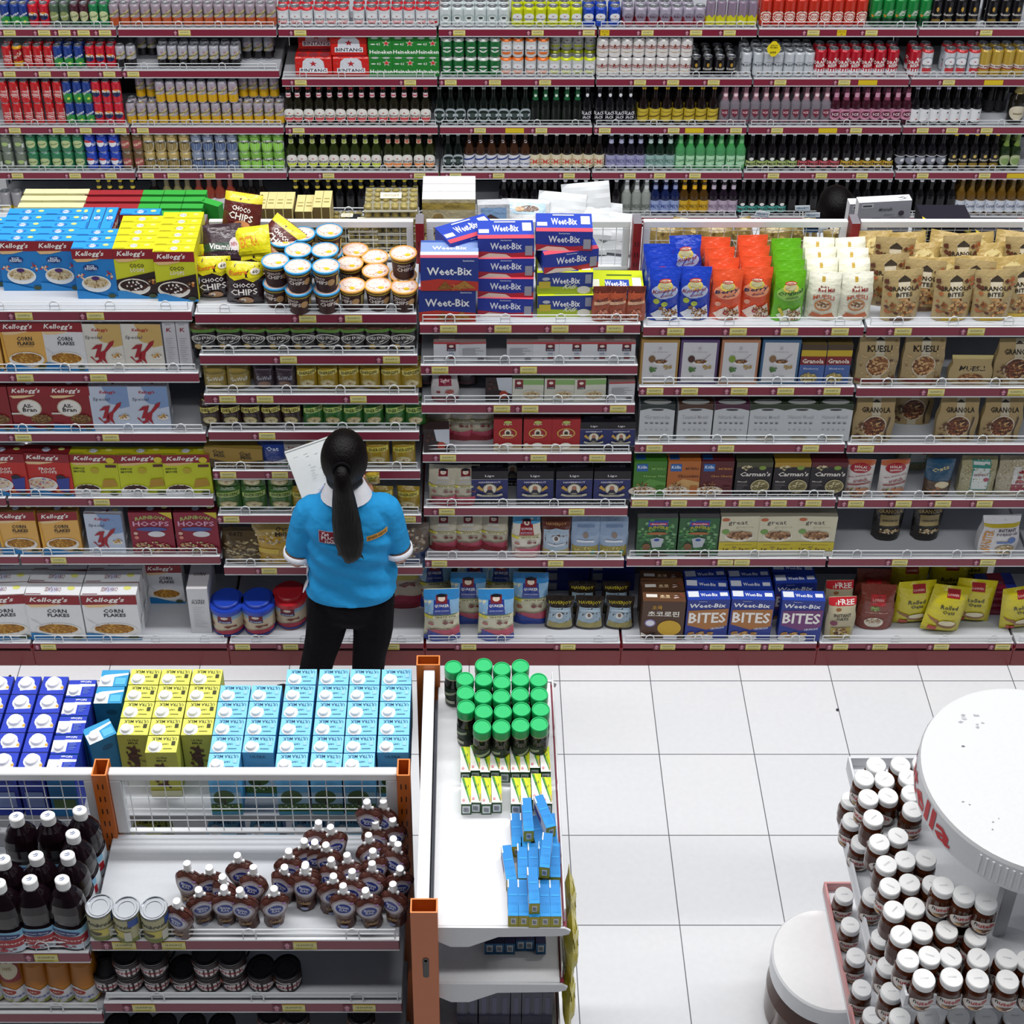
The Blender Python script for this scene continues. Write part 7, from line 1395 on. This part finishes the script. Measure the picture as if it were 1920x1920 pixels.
for i, px in enumerate([220, 262, 305, 360, 415, 510, 556, 678]):
    put(KD['khaak'], x_at(px, 2.79, zl3 + .07), 2.80, zl3 + (.0705 if i > 4 else 0), f'dark tin lid on the lowest visible shelf, {ORD[i]} from left', 'tins on the lowest visible shelf')
    if i > 4: put(KD['khaak'], x_at(px, 2.79, zl3 + .07), 2.80, zl3, f'tin under the lowest shelf dark tin, {ORD[i]} from left', 'tins under tins')
# end display goods
ze = 1.561
jars = [(850, 1250), (907, 1246), (941, 1253), (976, 1248), (872, 1272), (907, 1273), (941, 1278), (976, 1273), (1010, 1274), (873, 1298), (906, 1305), (940, 1305), (975, 1301), (1011, 1301), (874, 1325), (907, 1333), (943, 1333), (978, 1329), (1014, 1329), (904, 1362), (940, 1362), (976, 1359), (1011, 1357)]
rown = ['far', 'second', 'third', 'fourth', 'front']; ct_ = {}
for px, py in jars:
    X, Y = at_z(px, py, ze + .154)
    r = 0 if py < 1260 else 1 if py < 1285 else 2 if py < 1312 else 3 if py < 1345 else 4
    ct_[r] = ct_.get(r, 0) + 1
    put(KD['coffee'], X, Y, ze, f'green-lidded coffee jar, {rown[r]} row, {ORD[ct_[r] - 1]} from left, end display', 'green lidded coffee jars', R.uniform(-1, 1))
for r, (pxs, py) in enumerate([([872.5, 891, 909.5, 928, 946.6, 966, 984, 1002, 1022], 1424), ([874, 892.5, 911.5, 931, None, 967, 986, 1006, 1025], 1483)]):
    for i, px in enumerate(pxs):
        if px is None: continue
        X, Y = at_z(px, py + [0, -3, 0, -3, 0, 0, 0, -8, -1][i], ze + .046)
        put(KD['tea'], X, Y, ze, f'green, yellow and white tea box, {"front" if r else "rear"} row, {ORD[i]} from left', 'tea boxes', R.uniform(-.02, .02))
B_ = [(962, 1683, 0, 0), (981, 1683, 0, 0), (1001, 1685, 0, 0), (1021, 1684, 0, 0), (1041, 1684, 0, 0), (954, 1617, 0, .12), (980, 1614, 0, 0), (1000, 1613, 0, 0), (1020, 1610, 0, 0), (1041, 1612, 0, -.03), (968, 1556, 0, .02), (985, 1556, 0, 0), (1008, 1560, 0, .2), (1034, 1556, 0, .05),
      (1000, 1660, 1, .03), (989, 1527, 1, .04), (1021, 1521, 1, .3), (1024, 1594, 1, -.12)]
for i, (px, py, k, rz) in enumerate(B_):
    X, Y = at_z(px, py, ze + .046 * (k + 1))
    put(KD['paste'], X, Y, ze + .0462 * k, f'blue and yellow toothpaste box, {"upper layer" if k else ["front", "middle", "far"][i // 5] + " row"}, {ORD[(i - 14) if k else i % 5]} from left', 'blue toothpaste boxes', rz)
for i, px in enumerate([918, 937, 957, 975, 993, 1013]):
    put(KD['pasten'], x_at(px, 2.74, 1.32), 2.74 + .056 + (i in (3, 4)) * .01, 1.301, f'dark blue toothpaste box on second shelf, {ORD[i]} from left', 'dark blue toothpaste boxes', R.uniform(-.05, .05))
for i in range(9):
    for r in range(2): put(KD['brush'], -.03 + .031 * i, 2.72 + .06 * r, 1.021, f'dark blue toothbrush pack, {ORD[i]} from left, row {ORD[r]}', 'toothbrush packs', R.uniform(-.1, .1), -.1)
for i, (y, z0) in enumerate([(2.72, 1.27), (2.84, 1.27), (2.72, 1.02), (2.84, 1.02)]):
    put(KD['yellowbag'], .276, y, z0, f'yellow snack bag hanging on side of end display, {ORD[i]} from near corner', 'hanging yellow snack bags', PI / 2, 0, 0)

# ---------------------------------------------------------------- jar stand
X0, X1, Y0, Y1 = 1.268, 2.11, 2.755, 3.62
SX, SY = (X0 + X1) / 2, (Y0 + Y1) / 2
root = link('display_stand', None); tag(root, 'white tiered display stand full of white-lidded spread jars', 'display stand'); LABELS[root['label']] = 1
TZ = (1.03, .77, .35)
for n, zt in enumerate(TZ):
    m_ = MB(); m_.box(X0, Y0, zt - .02, X1, Y1, zt, '#dfe2e7', 'paint', .002)
    t, hh = .008, .045
    for bx in ((X0, Y0, X1, Y0 + t), (X0, Y1 - t, X1, Y1), (X0, Y0 + t, X0 + t, Y1 - t), (X1 - t, Y0 + t, X1, Y1 - t)):
        m_.box(bx[0], bx[1], zt, bx[2], bx[3], zt + hh, '#d3d6dc' if n < 2 or bx[0] != X0 else '#c98f8f', 'paint', .001)
    art(m_, [('t', 'n', .36, .5, .03, .5, '#26202a'), ('t', 'utella', .51, .52, .24, .7, '#c0242e')], lambda u, v, l: (X0 + .3 + (u) * .5, Y0 - l - .0003, zt - .018 + v * .06))
    link('tray', m_.mesh('tray'), root)
for dx in (-.08, .08):
    for dy in (-.19, .19):
        m_ = MB(); m_.box(SX + dx - .02, SY + dy - .02, .03, SX + dx + .02, SY + dy + .02, 1.42, '#c9ccd2', 'paint', .003); link('pole', m_.mesh('pole'), root)
m_ = MB(); m_.box(1.46, Y0 + .15, 0, X1 - .15, Y1 - .15, .05, '#d0d3d9', 'paint', .003); link('base', m_.mesh('base'), root)
m_ = MB(); LR, LZ = .343, 1.525
pr = [(LR * .97, LZ - .115, '#b3b6bc'), (LR, LZ - .112, '#cfd2d7'), (LR, LZ - .012, '#cfd2d6'), (LR * .985, LZ, '#cdd0d3'), (LR * .97, LZ + .001, '#cdd0d3'), (.0001, LZ + .001, '#cdd0d3')]
m_.lathe(pr, 72, 'paint', 0, 0)
for i in range(112):
    a = 2 * PI * i / 112
    if math.radians(143) < a < math.radians(226): continue
    ca, sa = math.cos(a), math.sin(a)
    r0, r1, wd = LR - .001, LR + .004, .0045
    vs = []
    for r_, w2 in ((r0, wd), (r1, wd * .6)):
        for zz in (LZ - .1, LZ - .022):
            for s_ in (-1, 1):
                vs.append((ca * r_ - sa * w2 * s_, sa * r_ + ca * w2 * s_, zz))
    m_.add(vs, [(0, 1, 3, 2), (4, 5, 7, 6), (0, 2, 6, 4), (1, 3, 7, 5), (0, 1, 5, 4), (2, 3, 7, 6)], '#d3d6db', 'paint')
def Pl(u, v, l):
    a = math.radians(146 + 76 * u)
    return ((LR + .001 + l) * math.cos(a), (LR + .001 + l) * math.sin(a), LZ - .112 + .1 * v)
art(m_, [('t', 'nutella', .42, .5, .9, .8, '#b8232b')], Pl, 'card', 8, 1, .0008)
art(m_, [('s', .3, .8, .06, .05, 9, ['#9a9da4', '#b3b6bc'], .012), ('e', .22, .66, .008, .005, '#6a6d74'), ('s', .2, .3, .1, .1, 5, ['#8d9098'], .006)], lambda u, v, l: ((u - .5) * 2 * LR, (v - .5) * 2 * LR, LZ + .0012 + l))
o = link('giant_lid', m_.mesh('lid'), root, (SX, SY - .01, 0)); o['label'] = 'giant round white jar lid with red lettering'
def jarset(zt, lst, nm, k=0):
    for i, (zx, zy) in enumerate(lst):
        px, py = 1440 + zx / 3, 1280 + zy / 3
        X, Y = at_z(px, py, zt + .117 + k)
        put(KD['nut'], X, Y, zt + .001 + k, f'white-lidded spread jar, {nm}, {ORD[i % 20]}{" of second twenty" if i >= 20 else ""} counted from far end', 'spread jars ' + nm, R.uniform(-.9, .9) if i < len(lst) - 9 else R.uniform(-.1, .1))
t1 = [(610, 460), (747, 458), (868, 455), (543, 533), (657, 540), (792, 530), (567, 642), (677, 635), (808, 620), (595, 757), (815, 712), (628, 895), (733, 860), (668, 1018), (773, 992), (890, 985), (688, 1143), (798, 1122), (712, 1275), (825, 1255), (752, 1415), (868, 1395), (1008, 1388), (790, 1550), (910, 1533), (1030, 1538), (1170, 1425), (1187, 1545), (1345, 1548), (1460, 1560), (880, 1662), (1035, 1655), (1182, 1662), (1350, 1668), (1500, 1672), (950, 1270), (1090, 1300), (930, 1130), (1600, 1668), (1580, 1550)]
t1.sort(key=lambda q: q[1])
jarset(TZ[0], t1, 'top tray'); jarset(TZ[0], [(988, 1140), (1105, 1190), (1230, 1230)], 'stacked upper', .117)
jarset(TZ[1], [(467, 655), (475, 770), (525, 895), (590, 1195), (640, 1430), (675, 1590), (697, 1735), (745, 1880), (905, 1870), (1075, 1868), (1230, 1880), (1390, 1872)], 'second tray')
jarset(TZ[2], [(430, 1190), (465, 1360), (497, 1535), (530, 1715), (590, 1870)], 'low tray')
# big promotional jar standing under the tray
BR = .2
a_ = lathed('giant_jar', 'jar', BR, .335, [('jar_body', [(.17, 0, '#3a1c12'), (.195, .02, '#43200f'), (.198, .15, '#43200f'), (.18, .225, '#4a2414'), (.165, .24, '#4a2414')], 0, [('e', .4, .45, .3, .42, '#d6cfcc'), T('n', .2, .6, .05, .2, '#26202a'), T('utella', .42, .62, .3, .26, '#b3262e'), ('e', .45, .3, .12, .12, '#6b3a24')], (.01, .2, 200), 'gloss'), ('lid', [(.19, .235, '#dfe2e6'), (.197, .24, '#dfe2e6'), (.197, .318, '#e3e6ea'), (.19, .325, '#f0f1f3'), (.0001, .326, '#f4f5f6')], 0, (), None, 'plastic')], n=56)
for i in range(90):
    pass
put(a_, 1.245, 3.36, .001, 'giant white-lidded spread jar on the floor beside the stand', None, .9)

# small things on the floor
for i, (px, py) in enumerate([(19, 1269), (1570, 1332)]):
    mb = MB(); mb.lathe([(.0001, 0, '#1c1a20'), (.006, .001, '#1c1a20'), (.006, .006, '#2a2830'), (.0001, .007, '#2a2830')], 10, 'plastic'); X, Y = at_z(px, py, 0)
    one('floor_stud', mb, ['small dark stud on the white floor near blue cartons', 'small dark speck on the white floor tile joint'][i], 'stud', None, None, (X, Y, 0.0))
# ---------------------------------------------------------------- people
def limb(mb, pts, rads, col='#b98063', mat='skin', n=12, up=Vector((0, 1, 0))):
    """tapering limb through joints; a radius may be (across, along up)"""
    P = [Vector(p) for p in pts]
    # resample smoothly
    Q, RR = [], []
    rads = [(r, r) if not isinstance(r, tuple) else r for r in rads]
    for i in range(len(P) - 1):
        for k in range(4):
            t = k / 4
            p0, p1, p2, p3 = P[max(i - 1, 0)], P[i], P[i + 1], P[min(i + 2, len(P) - 1)]
            q = .5 * ((2 * p1) + (p2 - p0) * t + (2 * p0 - 5 * p1 + 4 * p2 - p3) * t * t + (3 * p1 - p0 - 3 * p2 + p3) * t ** 3)
            Q.append(q); RR.append(tuple(rads[i][j] * (1 - t) + rads[i + 1][j] * t for j in (0, 1)))
    Q.append(P[-1]); RR.append(rads[-1])
    rings = []
    def ring(p, t, ra, rb):
        a = t.cross(up)
        if a.length < .05: a = t.cross(Vector((1, 0, 0)))
        a.normalize(); b = a.cross(t).normalized()
        return [p + a * ra * math.cos(2 * PI * k / n) + b * rb * math.sin(2 * PI * k / n) for k in range(n)]
    T0 = (Q[1] - Q[0]).normalized(); T1 = (Q[-1] - Q[-2]).normalized()
    for f in (.25, .7): rings.append(ring(Q[0] - T0 * RR[0][0] * (1 - f) * .8, T0, RR[0][0] * math.sqrt(1 - (1 - f) ** 2), RR[0][1] * math.sqrt(1 - (1 - f) ** 2)))
    for i, q in enumerate(Q):
        t = (Q[min(i + 1, len(Q) - 1)] - Q[max(i - 1, 0)]).normalized()
        rings.append(ring(q, t, *RR[i]))
    for f in (.7, .25): rings.append(ring(Q[-1] + T1 * RR[-1][0] * (1 - f) * .8, T1, RR[-1][0] * math.sqrt(1 - (1 - f) ** 2), RR[-1][1] * math.sqrt(1 - (1 - f) ** 2)))
    mb.loft([[tuple(v) for v in r] for r in rings], col, mat)

def ball(mb, c, r, col='#b98063', mat='skin', n=16, m=10, fn=None):
    c = Vector(c); rings = []
    for j in range(1, m):
        t = PI * j / m
        rg = []
        for i in range(n):
            a = 2 * PI * i / n
            v = Vector((math.sin(t) * math.cos(a), math.sin(t) * math.sin(a), -math.cos(t)))
            if fn: v = fn(v)
            rg.append((c.x + v.x * r[0], c.y + v.y * r[1], c.z + v.z * r[2]))
        rings.append(rg)
    mb.loft(rings, col, mat)

def fuse(o, vox, smooth=6):
    m = o.modifiers.new('fuse', 'REMESH'); m.mode = 'VOXEL'; m.voxel_size = vox; m.use_smooth_shade = True
    s = o.modifiers.new('soften', 'SMOOTH'); s.iterations = smooth; s.factor = .5
    return o

def hand(mb, w, fwd, palm, side):
    """palm, four curled fingers of different length and a thumb leaving the side of the palm"""
    w, fwd, palm = Vector(w), Vector(fwd).normalized(), Vector(palm).normalized()
    acr = fwd.cross(palm).normalized() * side
    limb(mb, [w, w + fwd * .035, w + fwd * .075], [(.022, .018), (.034, .015), (.036, .013)], up=palm)
    for k, (off, ln) in enumerate(((-.027, .066), (-.009, .074), (.009, .069), (.026, .054))):
        b = w + fwd * .068 + acr * off
        limb(mb, [b, b + fwd * ln * .42 + palm * .004, b + fwd * ln * .62 + palm * ln * .35, b + fwd * ln * .5 + palm * ln * .68], [.0095, .0088, .0082, .0068], n=8, up=palm)
    b = w + fwd * .02 - acr * .026
    limb(mb, [b, b + fwd * .03 - acr * .022 + palm * .01, b + fwd * .055 - acr * .02 + palm * .03], [.0125, .0105, .008], n=8, up=palm)

def torso_ring(tab, z):
    for a, b in zip(tab, tab[1:]):
        if a[0] <= z <= b[0]:
            t = (z - a[0]) / (b[0] - a[0]); t = t * t * (3 - 2 * t) * .5 + t * .5
            return [a[i] + (b[i] - a[i]) * t for i in range(5)]
    return tab[0] if z < tab[0][0] else tab[-1]

def person(ox, oy, label, shirt='shirt', pony=True, group=None, hold=True):
    root = link('person', None, None, (ox, oy, 0)); tag(root, label, 'person', group); LABELS[label] = 1
    # skin: one continuous body
    b = MB()
    hc = (0, .01, 1.455)
    ball(b, hc, (.076, .094, .112), fn=lambda v: Vector((v.x * (1 - .16 * max(0, -v.z) * (v.y > -.2)), v.y, v.z)))
    limb(b, [(0, -.005, 1.28), (0, 0, 1.36), (0, .01, 1.42)], [.055, .048, .05])
    limb(b, [(0, .1, 1.46), (0, .112, 1.435), (0, .1, 1.428)], [.011, .014, .01], n=8)
    for s in (-1, 1): ball(b, (s * .078, -.002, 1.45), (.011, .019, .03), n=8, m=6)
    limb(b, [(0, 0, .78), (0, 0, .95), (0, 0, 1.08), (0, -.005, 1.19)], [(.14, .09), (.125, .08), (.14, .085), (.11, .055)], n=16)
    arms = [((-.15, 0, 1.2), (-.188, 0, 1.07), (-.208, -.005, .945), (-.185, .1, .95), (-.165, .2, 1.0)), ((.152, 0, 1.21), (.178, 0, 1.09), (.196, 0, .96), (.15, .1, 1.02), (.075, .185, 1.1))]
    if not hold: arms = [((s * .165, 0, 1.245), (s * .2, 0, 1.1), (s * .21, 0, .96), (s * .2, .08, .85), (s * .17, .16, .78)) for s in (-1, 1)]
    for s, A in zip((-1, 1), arms):
        limb(b, A, [.05, .042, .036, .035, .024])
        d = Vector(A[-1]) - Vector(A[-2])
        hand(b, A[-1], d, (-s * .7, -.2, .5), -s)
    legs = [((-.085, 0, .8), (-.13, .0, .44), (-.2, .02, .09)), ((.085, 0, .8), (.065, 0, .44), (.032, .02, .09))]
    for L in legs: limb(b, L, [.085, .056, .036])
    feet = [((-.2, .0, .045), (-.265, .055, .04), (-.35, .125, .028)), ((.032, .0, .045), (.045, .08, .04), (.065, .19, .028))]
    for f_ in feet: limb(b, f_, [(.034, .036), (.038, .032), (.036, .022)], up=Vector((0, 0, 1)))
    o = fuse(link('body', b.mesh('body'), root), .0055, 5)
    e = MB()
    for s in (-1, 1): ball(e, (s * .03, .096, 1.465), (.012, .008, .008), '#e8e4e0', 'plastic', 8, 6); ball(e, (s * .03, .1035, 1.465), (.005, .003, .005), '#1a1210', 'plastic', 6, 5)
    limb(e, [(-.02, .099, 1.4), (0, .104, 1.398), (.02, .099, 1.4)], [.003, .005, .003], '#8e4a44', 'plastic', 6)
    link('face_features', e.mesh('face'), root)
    # trousers and shoes
    t = MB()
    limb(t, [(0, 0, .70), (0, 0, .77), (0, 0, .86)], [(.15, .1), (.165, .115), (.15, .1)], '#0e0c12', 'trousers', 18)
    for L, r in ((((-.085, 0, .76), (-.115, .0, .55), (-.15, 0, .4), (-.195, .01, .2), (-.215, .02, .1)), 1), (((.085, 0, .76), (.078, 0, .55), (.058, 0, .4), (.04, .01, .2), (.03, .02, .1)), 1)):
        limb(t, L, [.09, .083, .071, .066, .068], '#0e0c12', 'trousers', 14)
    fuse(link('trousers', t.mesh('trousers'), root), .008, 4)['label'] = 'black trousers'
    for f_ in feet:
        t = MB()
        f2 = [(p[0], p[1], p[2] + .004) for p in f_]
        limb(t, f2, [(.042, .042), (.045, .038), (.041, .026)], '#16151a', 'shoe', 12, Vector((0, 0, 1)))
        d_ = Vector(f_[2]) - Vector(f_[0]); d_.z = 0
        limb(t, [(f_[0][0] - d_.x * .05, f_[0][1] - d_.y * .05, .011), (f_[1][0], f_[1][1], .011), (f_[2][0] + d_.x * .05, f_[2][1] + d_.y * .05, .011)], [(.044, .01), (.047, .01), (.042, .01)], '#d8d8dc', 'plastic', 12, Vector((0, 0, 1)))
        link('shoe', t.mesh('shoe'), root)
    # shirt
    tab = [(.80, 0, 0, .182, .13), (.9, 0, 0, .172, .12), (1.0, 0, 0, .162, .112), (1.1, 0, -.002, .168, .116), (1.17, 0, -.004, .172, .108), (1.222, 0, -.004, .158, .09), (1.262, 0, -.002, .112, .074), (1.3, 0, 0, .072, .064)]
    def S(a, z, l=0.):
        _, cx, cy, rx, ry = torso_ring(tab, z)
        fold = .013 * math.sin(z * 48 + a * 2.2) * math.sin(a * 3 + z * 20) * (1 if z < 1.15 else .3) + .005 * math.sin(a * 5 + 1) * (z < .95)
        e_ = 2.5
        ca, sa = math.cos(a), math.sin(a)
        k = (abs(ca) ** e_ + abs(sa) ** e_) ** (-1 / e_)
        return (cx + (rx + fold + l) * k * ca, cy + (ry + fold + l) * k * sa, z)
    m_ = MB(); n = 48
    zs_ = [.80 + .5 * i / 30 for i in range(31)]
    m_.loft([[S(2 * PI * k / n, z) for k in range(n)] for z in zs_], '#2f9fdc', shirt)
    for A in arms:
        A = [Vector(p) for p in A]
        end = A[2] + (A[1] - A[2]) * .52
        limb(m_, [A[0] + Vector((-A[0].x * .35, 0, .008)), A[0], A[1], end], [(.052, .055), (.056, .058), (.054, .055), (.056, .054)], '#2f9fdc', shirt, 16)
    sh = fuse(link('shirt', m_.mesh('shirt'), root), .0065, 5)
    if pony: sh['label'] = 'sky blue polo shirt with white sleeve trim'
    if pony:
        for A in arms:
            A = [Vector(p) for p in A]; d_ = (A[2] - A[1]).normalized(); end = A[2] + (A[1] - A[2]) * .52
            c_ = MB(); rings = []
            for off, r_ in ((-.004, .055), (-.003, .061), (.012, .0605), (.02, .06), (.021, .053), (.01, .051)):
                p = end + d_ * (.026 + off); a_ = d_.cross(Vector((0, 1, 0))).normalized(); b_ = a_.cross(d_)
                rings.append([tuple(p + a_ * r_ * math.cos(2 * PI * k / 20) + b_ * r_ * .96 * math.sin(2 * PI * k / 20)) for k in range(20)])
            c_.loft(rings, '#e4e6ee', 'trim_cloth', True, False); link('sleeve_trim', c_.mesh('trim'), root)
        c_ = MB(); rings = []
        for z, r_, o_ in ((1.285, .074, 0), (1.315, .068, 0), (1.35, .06, .0), (1.346, .066, 0), (1.315, .08, -.003), (1.283, .093, -.004)):
            rings.append([((r_ + o_) * 1.12 * math.cos(2 * PI * k / 24), (r_) * math.sin(2 * PI * k / 24) - .002, z + .008 * math.sin(2 * PI * k / 24) * -1) for k in range(24)])
        c_.loft(rings, '#d6d8e4', 'trim_cloth', True, False); link('collar', c_.mesh('collar'), root)
        def patch(nm, u0, u1, z0, z1, items, tilt=0.):
            c2 = MB()
            def P(u, v, l):
                x = u0 + (u1 - u0) * u; z = z0 + (z1 - z0) * v + tilt * (u - .5)
                _, cx, cy, rx, ry = torso_ring(tab, z)
                k = min(1, abs(x / rx)) ** 2.5
                return (x, cy - ry * (1 - k) ** (1 / 2.5) - .0075 - l, z)
            art(c2, items, P, 'card', 5, 2, .0006)
            link(nm, c2.mesh(nm), root)['label'] = 'stitched sponsor patch'
        patch('back_patch', -.105, .0, 1.135, 1.19, [('r', 0, 0, 1, 1, '#c9b9c0'), ('r', .015, .03, .985, .97, '#7d1a2c'), T('Teh', .24, .78, .3, .24, '#e0d0d4', {'sh': .3}), T('PUCUK', .5, .46, .8, .36, '#ece6e8'), T('HARUM', .56, .16, .66, .2, '#e0d6da')])
        patch('back_patch', .08, .158, 1.148, 1.172, [('r', 0, 0, 1, 1, '#c9902c'), T('ENERGEN', .5, .5, .86, .5, '#5f3f1c')], .01)
        c_ = MB()
        rings = [[S(a, z, .004) for a in (PI + .12, PI + .32)] + [S(a, z, .0075) for a in (PI + .32, PI + .12)] for z in [.80 + .03 * i for i in range(7)]]
        c_.loft(rings, '#dfe2ea', 'trim_cloth'); link('side_trim', c_.mesh('vent'), root)
    # hair
    h = MB()
    ball(h, (0, -.004, 1.468), (.091, .104, .12), '#0b0709', 'hair', 28, 18, fn=lambda v: Vector((v.x, v.y * (1 if v.y < .2 or v.z > .35 else .55), v.z * (1 if v.y < .3 or v.z > 0 else .5))))
    if not pony:
        ball(h, (0, -.03, 1.42), (.098, .085, .1), '#0b0709', 'hair', 24, 14)
    else:
        ball(h, (0, -.045, 1.40), (.07, .05, .055), '#0b0709', 'hair', 20, 12)
    fuse(link('hair', h.mesh('hair'), root), .006, 4)['label'] = 'black hair' + (' pulled back' if pony else '')
    if pony:
        p = MB()
        limb(p, [(0, -.1, 1.508), (0, -.128, 1.502), (.002, -.145, 1.46), (.004, -.14, 1.38), (.008, -.138, 1.27), (.014, -.14, 1.17), (.016, -.142, 1.1), (.006, -.142, 1.065)], [(.022, .02), (.026, .022), (.034, .026), (.045, .028), (.056, .026), (.058, .022), (.044, .017), (.014, .01)], '#0b0709', 'hair', 20)
        for dx, x1, z1 in ((.03, .07, 1.075), (.025, .062, 1.09), (-.02, -.03, 1.09), (.01, .03, 1.055), (-.005, -.008, 1.06)):
            limb(p, [(dx * .6, -.14, 1.25), (dx, -.142, 1.16), (x1, -.143, z1)], [.018, .012, .002], '#0b0709', 'hair', 8)
        q = fuse(link('ponytail', p.mesh('ponytail'), root), .004, 3)
        p = MB(); p.tube([(.03 * math.cos(a), -.118 + .006 * math.sin(a), 1.505 + .03 * math.sin(a)) for a in [2 * PI * k / 16 for k in range(17)]], .006, 8, '#141016', 'trousers'); link('hair_tie', p.mesh('tie'), root)
    return root

PX, PY_ = -.488, 4.70
person(PX, PY_, 'shop worker with black ponytail, sky blue polo and black trousers, holding notebook')
new_mat('dark_cloth', .9, col='#15131a', bump=.3, bscale=20)
person(x_at(1568, 6.5, 1.5), 6.5, 'dark-haired person standing in the aisle behind the grey display box', 'dark_cloth', False, None, False)
# notebook held open, and its pen
A_, B2, C2 = Vector((-.758, 4.985, 1.252)), Vector((-.675, 4.885, 1.073)), Vector((-.552, 5.005, 1.327))
ex, ey = (C2 - A_).normalized(), (A_ - B2).normalized(); ez = ex.cross(ey).normalized()
ey = ez.cross(ex)
mb = MB(); w, h = .215, .225
mb.box(-w / 2, -h / 2, -.006, w / 2, h / 2, 0, '#dfe2e2', 'card', .001)
mb.box(-w / 2 - .002, -h / 2 - .002, -.009, w / 2 + .002, h / 2 + .002, -.006, '#8d8f90', 'card', .001)
mb.box(-w / 2, h / 2 - .006, 0, w / 2, h / 2 - .003, .0012, '#8d9496', 'card')
q = random.Random(4); it = []
for i in range(15):
    y = .84 - .052 * i
    for j in range(4):
        if q.random() < .72 and (j > 0 or i < 3):
            x = .12 + .2 * j + q.uniform(0, .05); it.append(('r', x, y, x + q.uniform(.04, .15), y + .006, '#9aa0a2'))
art(mb, it, lambda u, v, l: ((u - .5) * w, (v - .5) * h, l))
nb = one('notebook', mb, 'open white notebook with pencilled list held by the shop worker', 'notebook')
M = Matrix((( ex.x, ey.x, ez.x), (ex.y, ey.y, ez.y), (ex.z, ey.z, ez.z))).to_4x4()
cen = A_ + ex * w / 2 - ey * h / 2
nb.matrix_world = Matrix.Translation(cen) @ M
mb = MB(); mb.tube([(-.06, 0, 0), (.05, 0, 0), (.06, 0, 0)], .0045, 8, '#c3cbe0', 'plastic'); mb.tube([(.06, 0, 0), (.068, 0, 0)], .002, 6, '#6a6d7a', 'plastic')
pn = one('pen', mb, 'pale pen lying on the lower edge of the held notebook', 'pen'); pn.matrix_world = Matrix.Translation(B2 + ex * .05 + ez * .006 + ey * .01) @ M @ Matrix.Rotation(.6, 4, 'Z')
put(KD['en_gold2'], -.402, 4.915, 1.145, 'small yellow sachet held in the right hand of the worker', None, .1, .2, 0, .6)

# ---------------------------------------------------------------- light: rows of fluorescent tubes under the ceiling, out of the picture
def lamp(x, y, z, sx, sy, e, tgt=None, col=(1, .985, .965)):
    l = bpy.data.lights.new('ceiling_lamp', 'AREA'); l.shape = 'RECTANGLE'; l.size = sx; l.size_y = sy; l.energy = e; l.color = col
    o = bpy.data.objects.new('ceiling_lamp', l); C.objects.link(o); o.location = (x, y, z)
    if tgt:
        d = Vector(tgt) - Vector((x, y, z)); o.rotation_euler = d.to_track_quat('-Z', 'Y').to_euler()
    return o
lamp(.3, 4.75, 6.4, 10, .3, 425)
lamp(.3, 1.7, 6.4, 10, .3, 190, (.3, 3.6, 0))
lamp(.3, 8.3, 6.4, 10, .3, 120)
wd = bpy.data.worlds.new('shop'); wd.use_nodes = True; bpy.context.scene.world = wd
bg = wd.node_tree.nodes['Background']; bg.inputs[0].default_value = (.86, .9, 1., 1); bg.inputs[1].default_value = .04

cam = bpy.data.cameras.new('camera'); co = bpy.data.objects.new('camera', cam); C.objects.link(co)
co.location = (0, 0, CH); co.rotation_euler = (PI / 2 - TH, 0, 0)
cam.sensor_width = 36; cam.lens = 36 * F_ / 1920; cam.shift_x = (960 - CX) / 1920; cam.shift_y = (CY - 960) / 1920
cam.clip_end = 60
sc = bpy.context.scene
sc.camera = co
vs = sc.view_settings
vs.view_transform = 'Standard'; vs.look = 'None'; vs.gamma = 1; vs.exposure = 0; vs.use_curve_mapping = False
print('labels', len(LABELS), 'objects', len(bpy.data.objects), 'same', [k for k, v in LABELS.items() if v > 1][:30], sum(1 for v in LABELS.values() if v > 1))
lw = [k for k in LABELS if not 4 <= len(k.split()) <= 16]
print('word count off', len(lw), lw[:12])
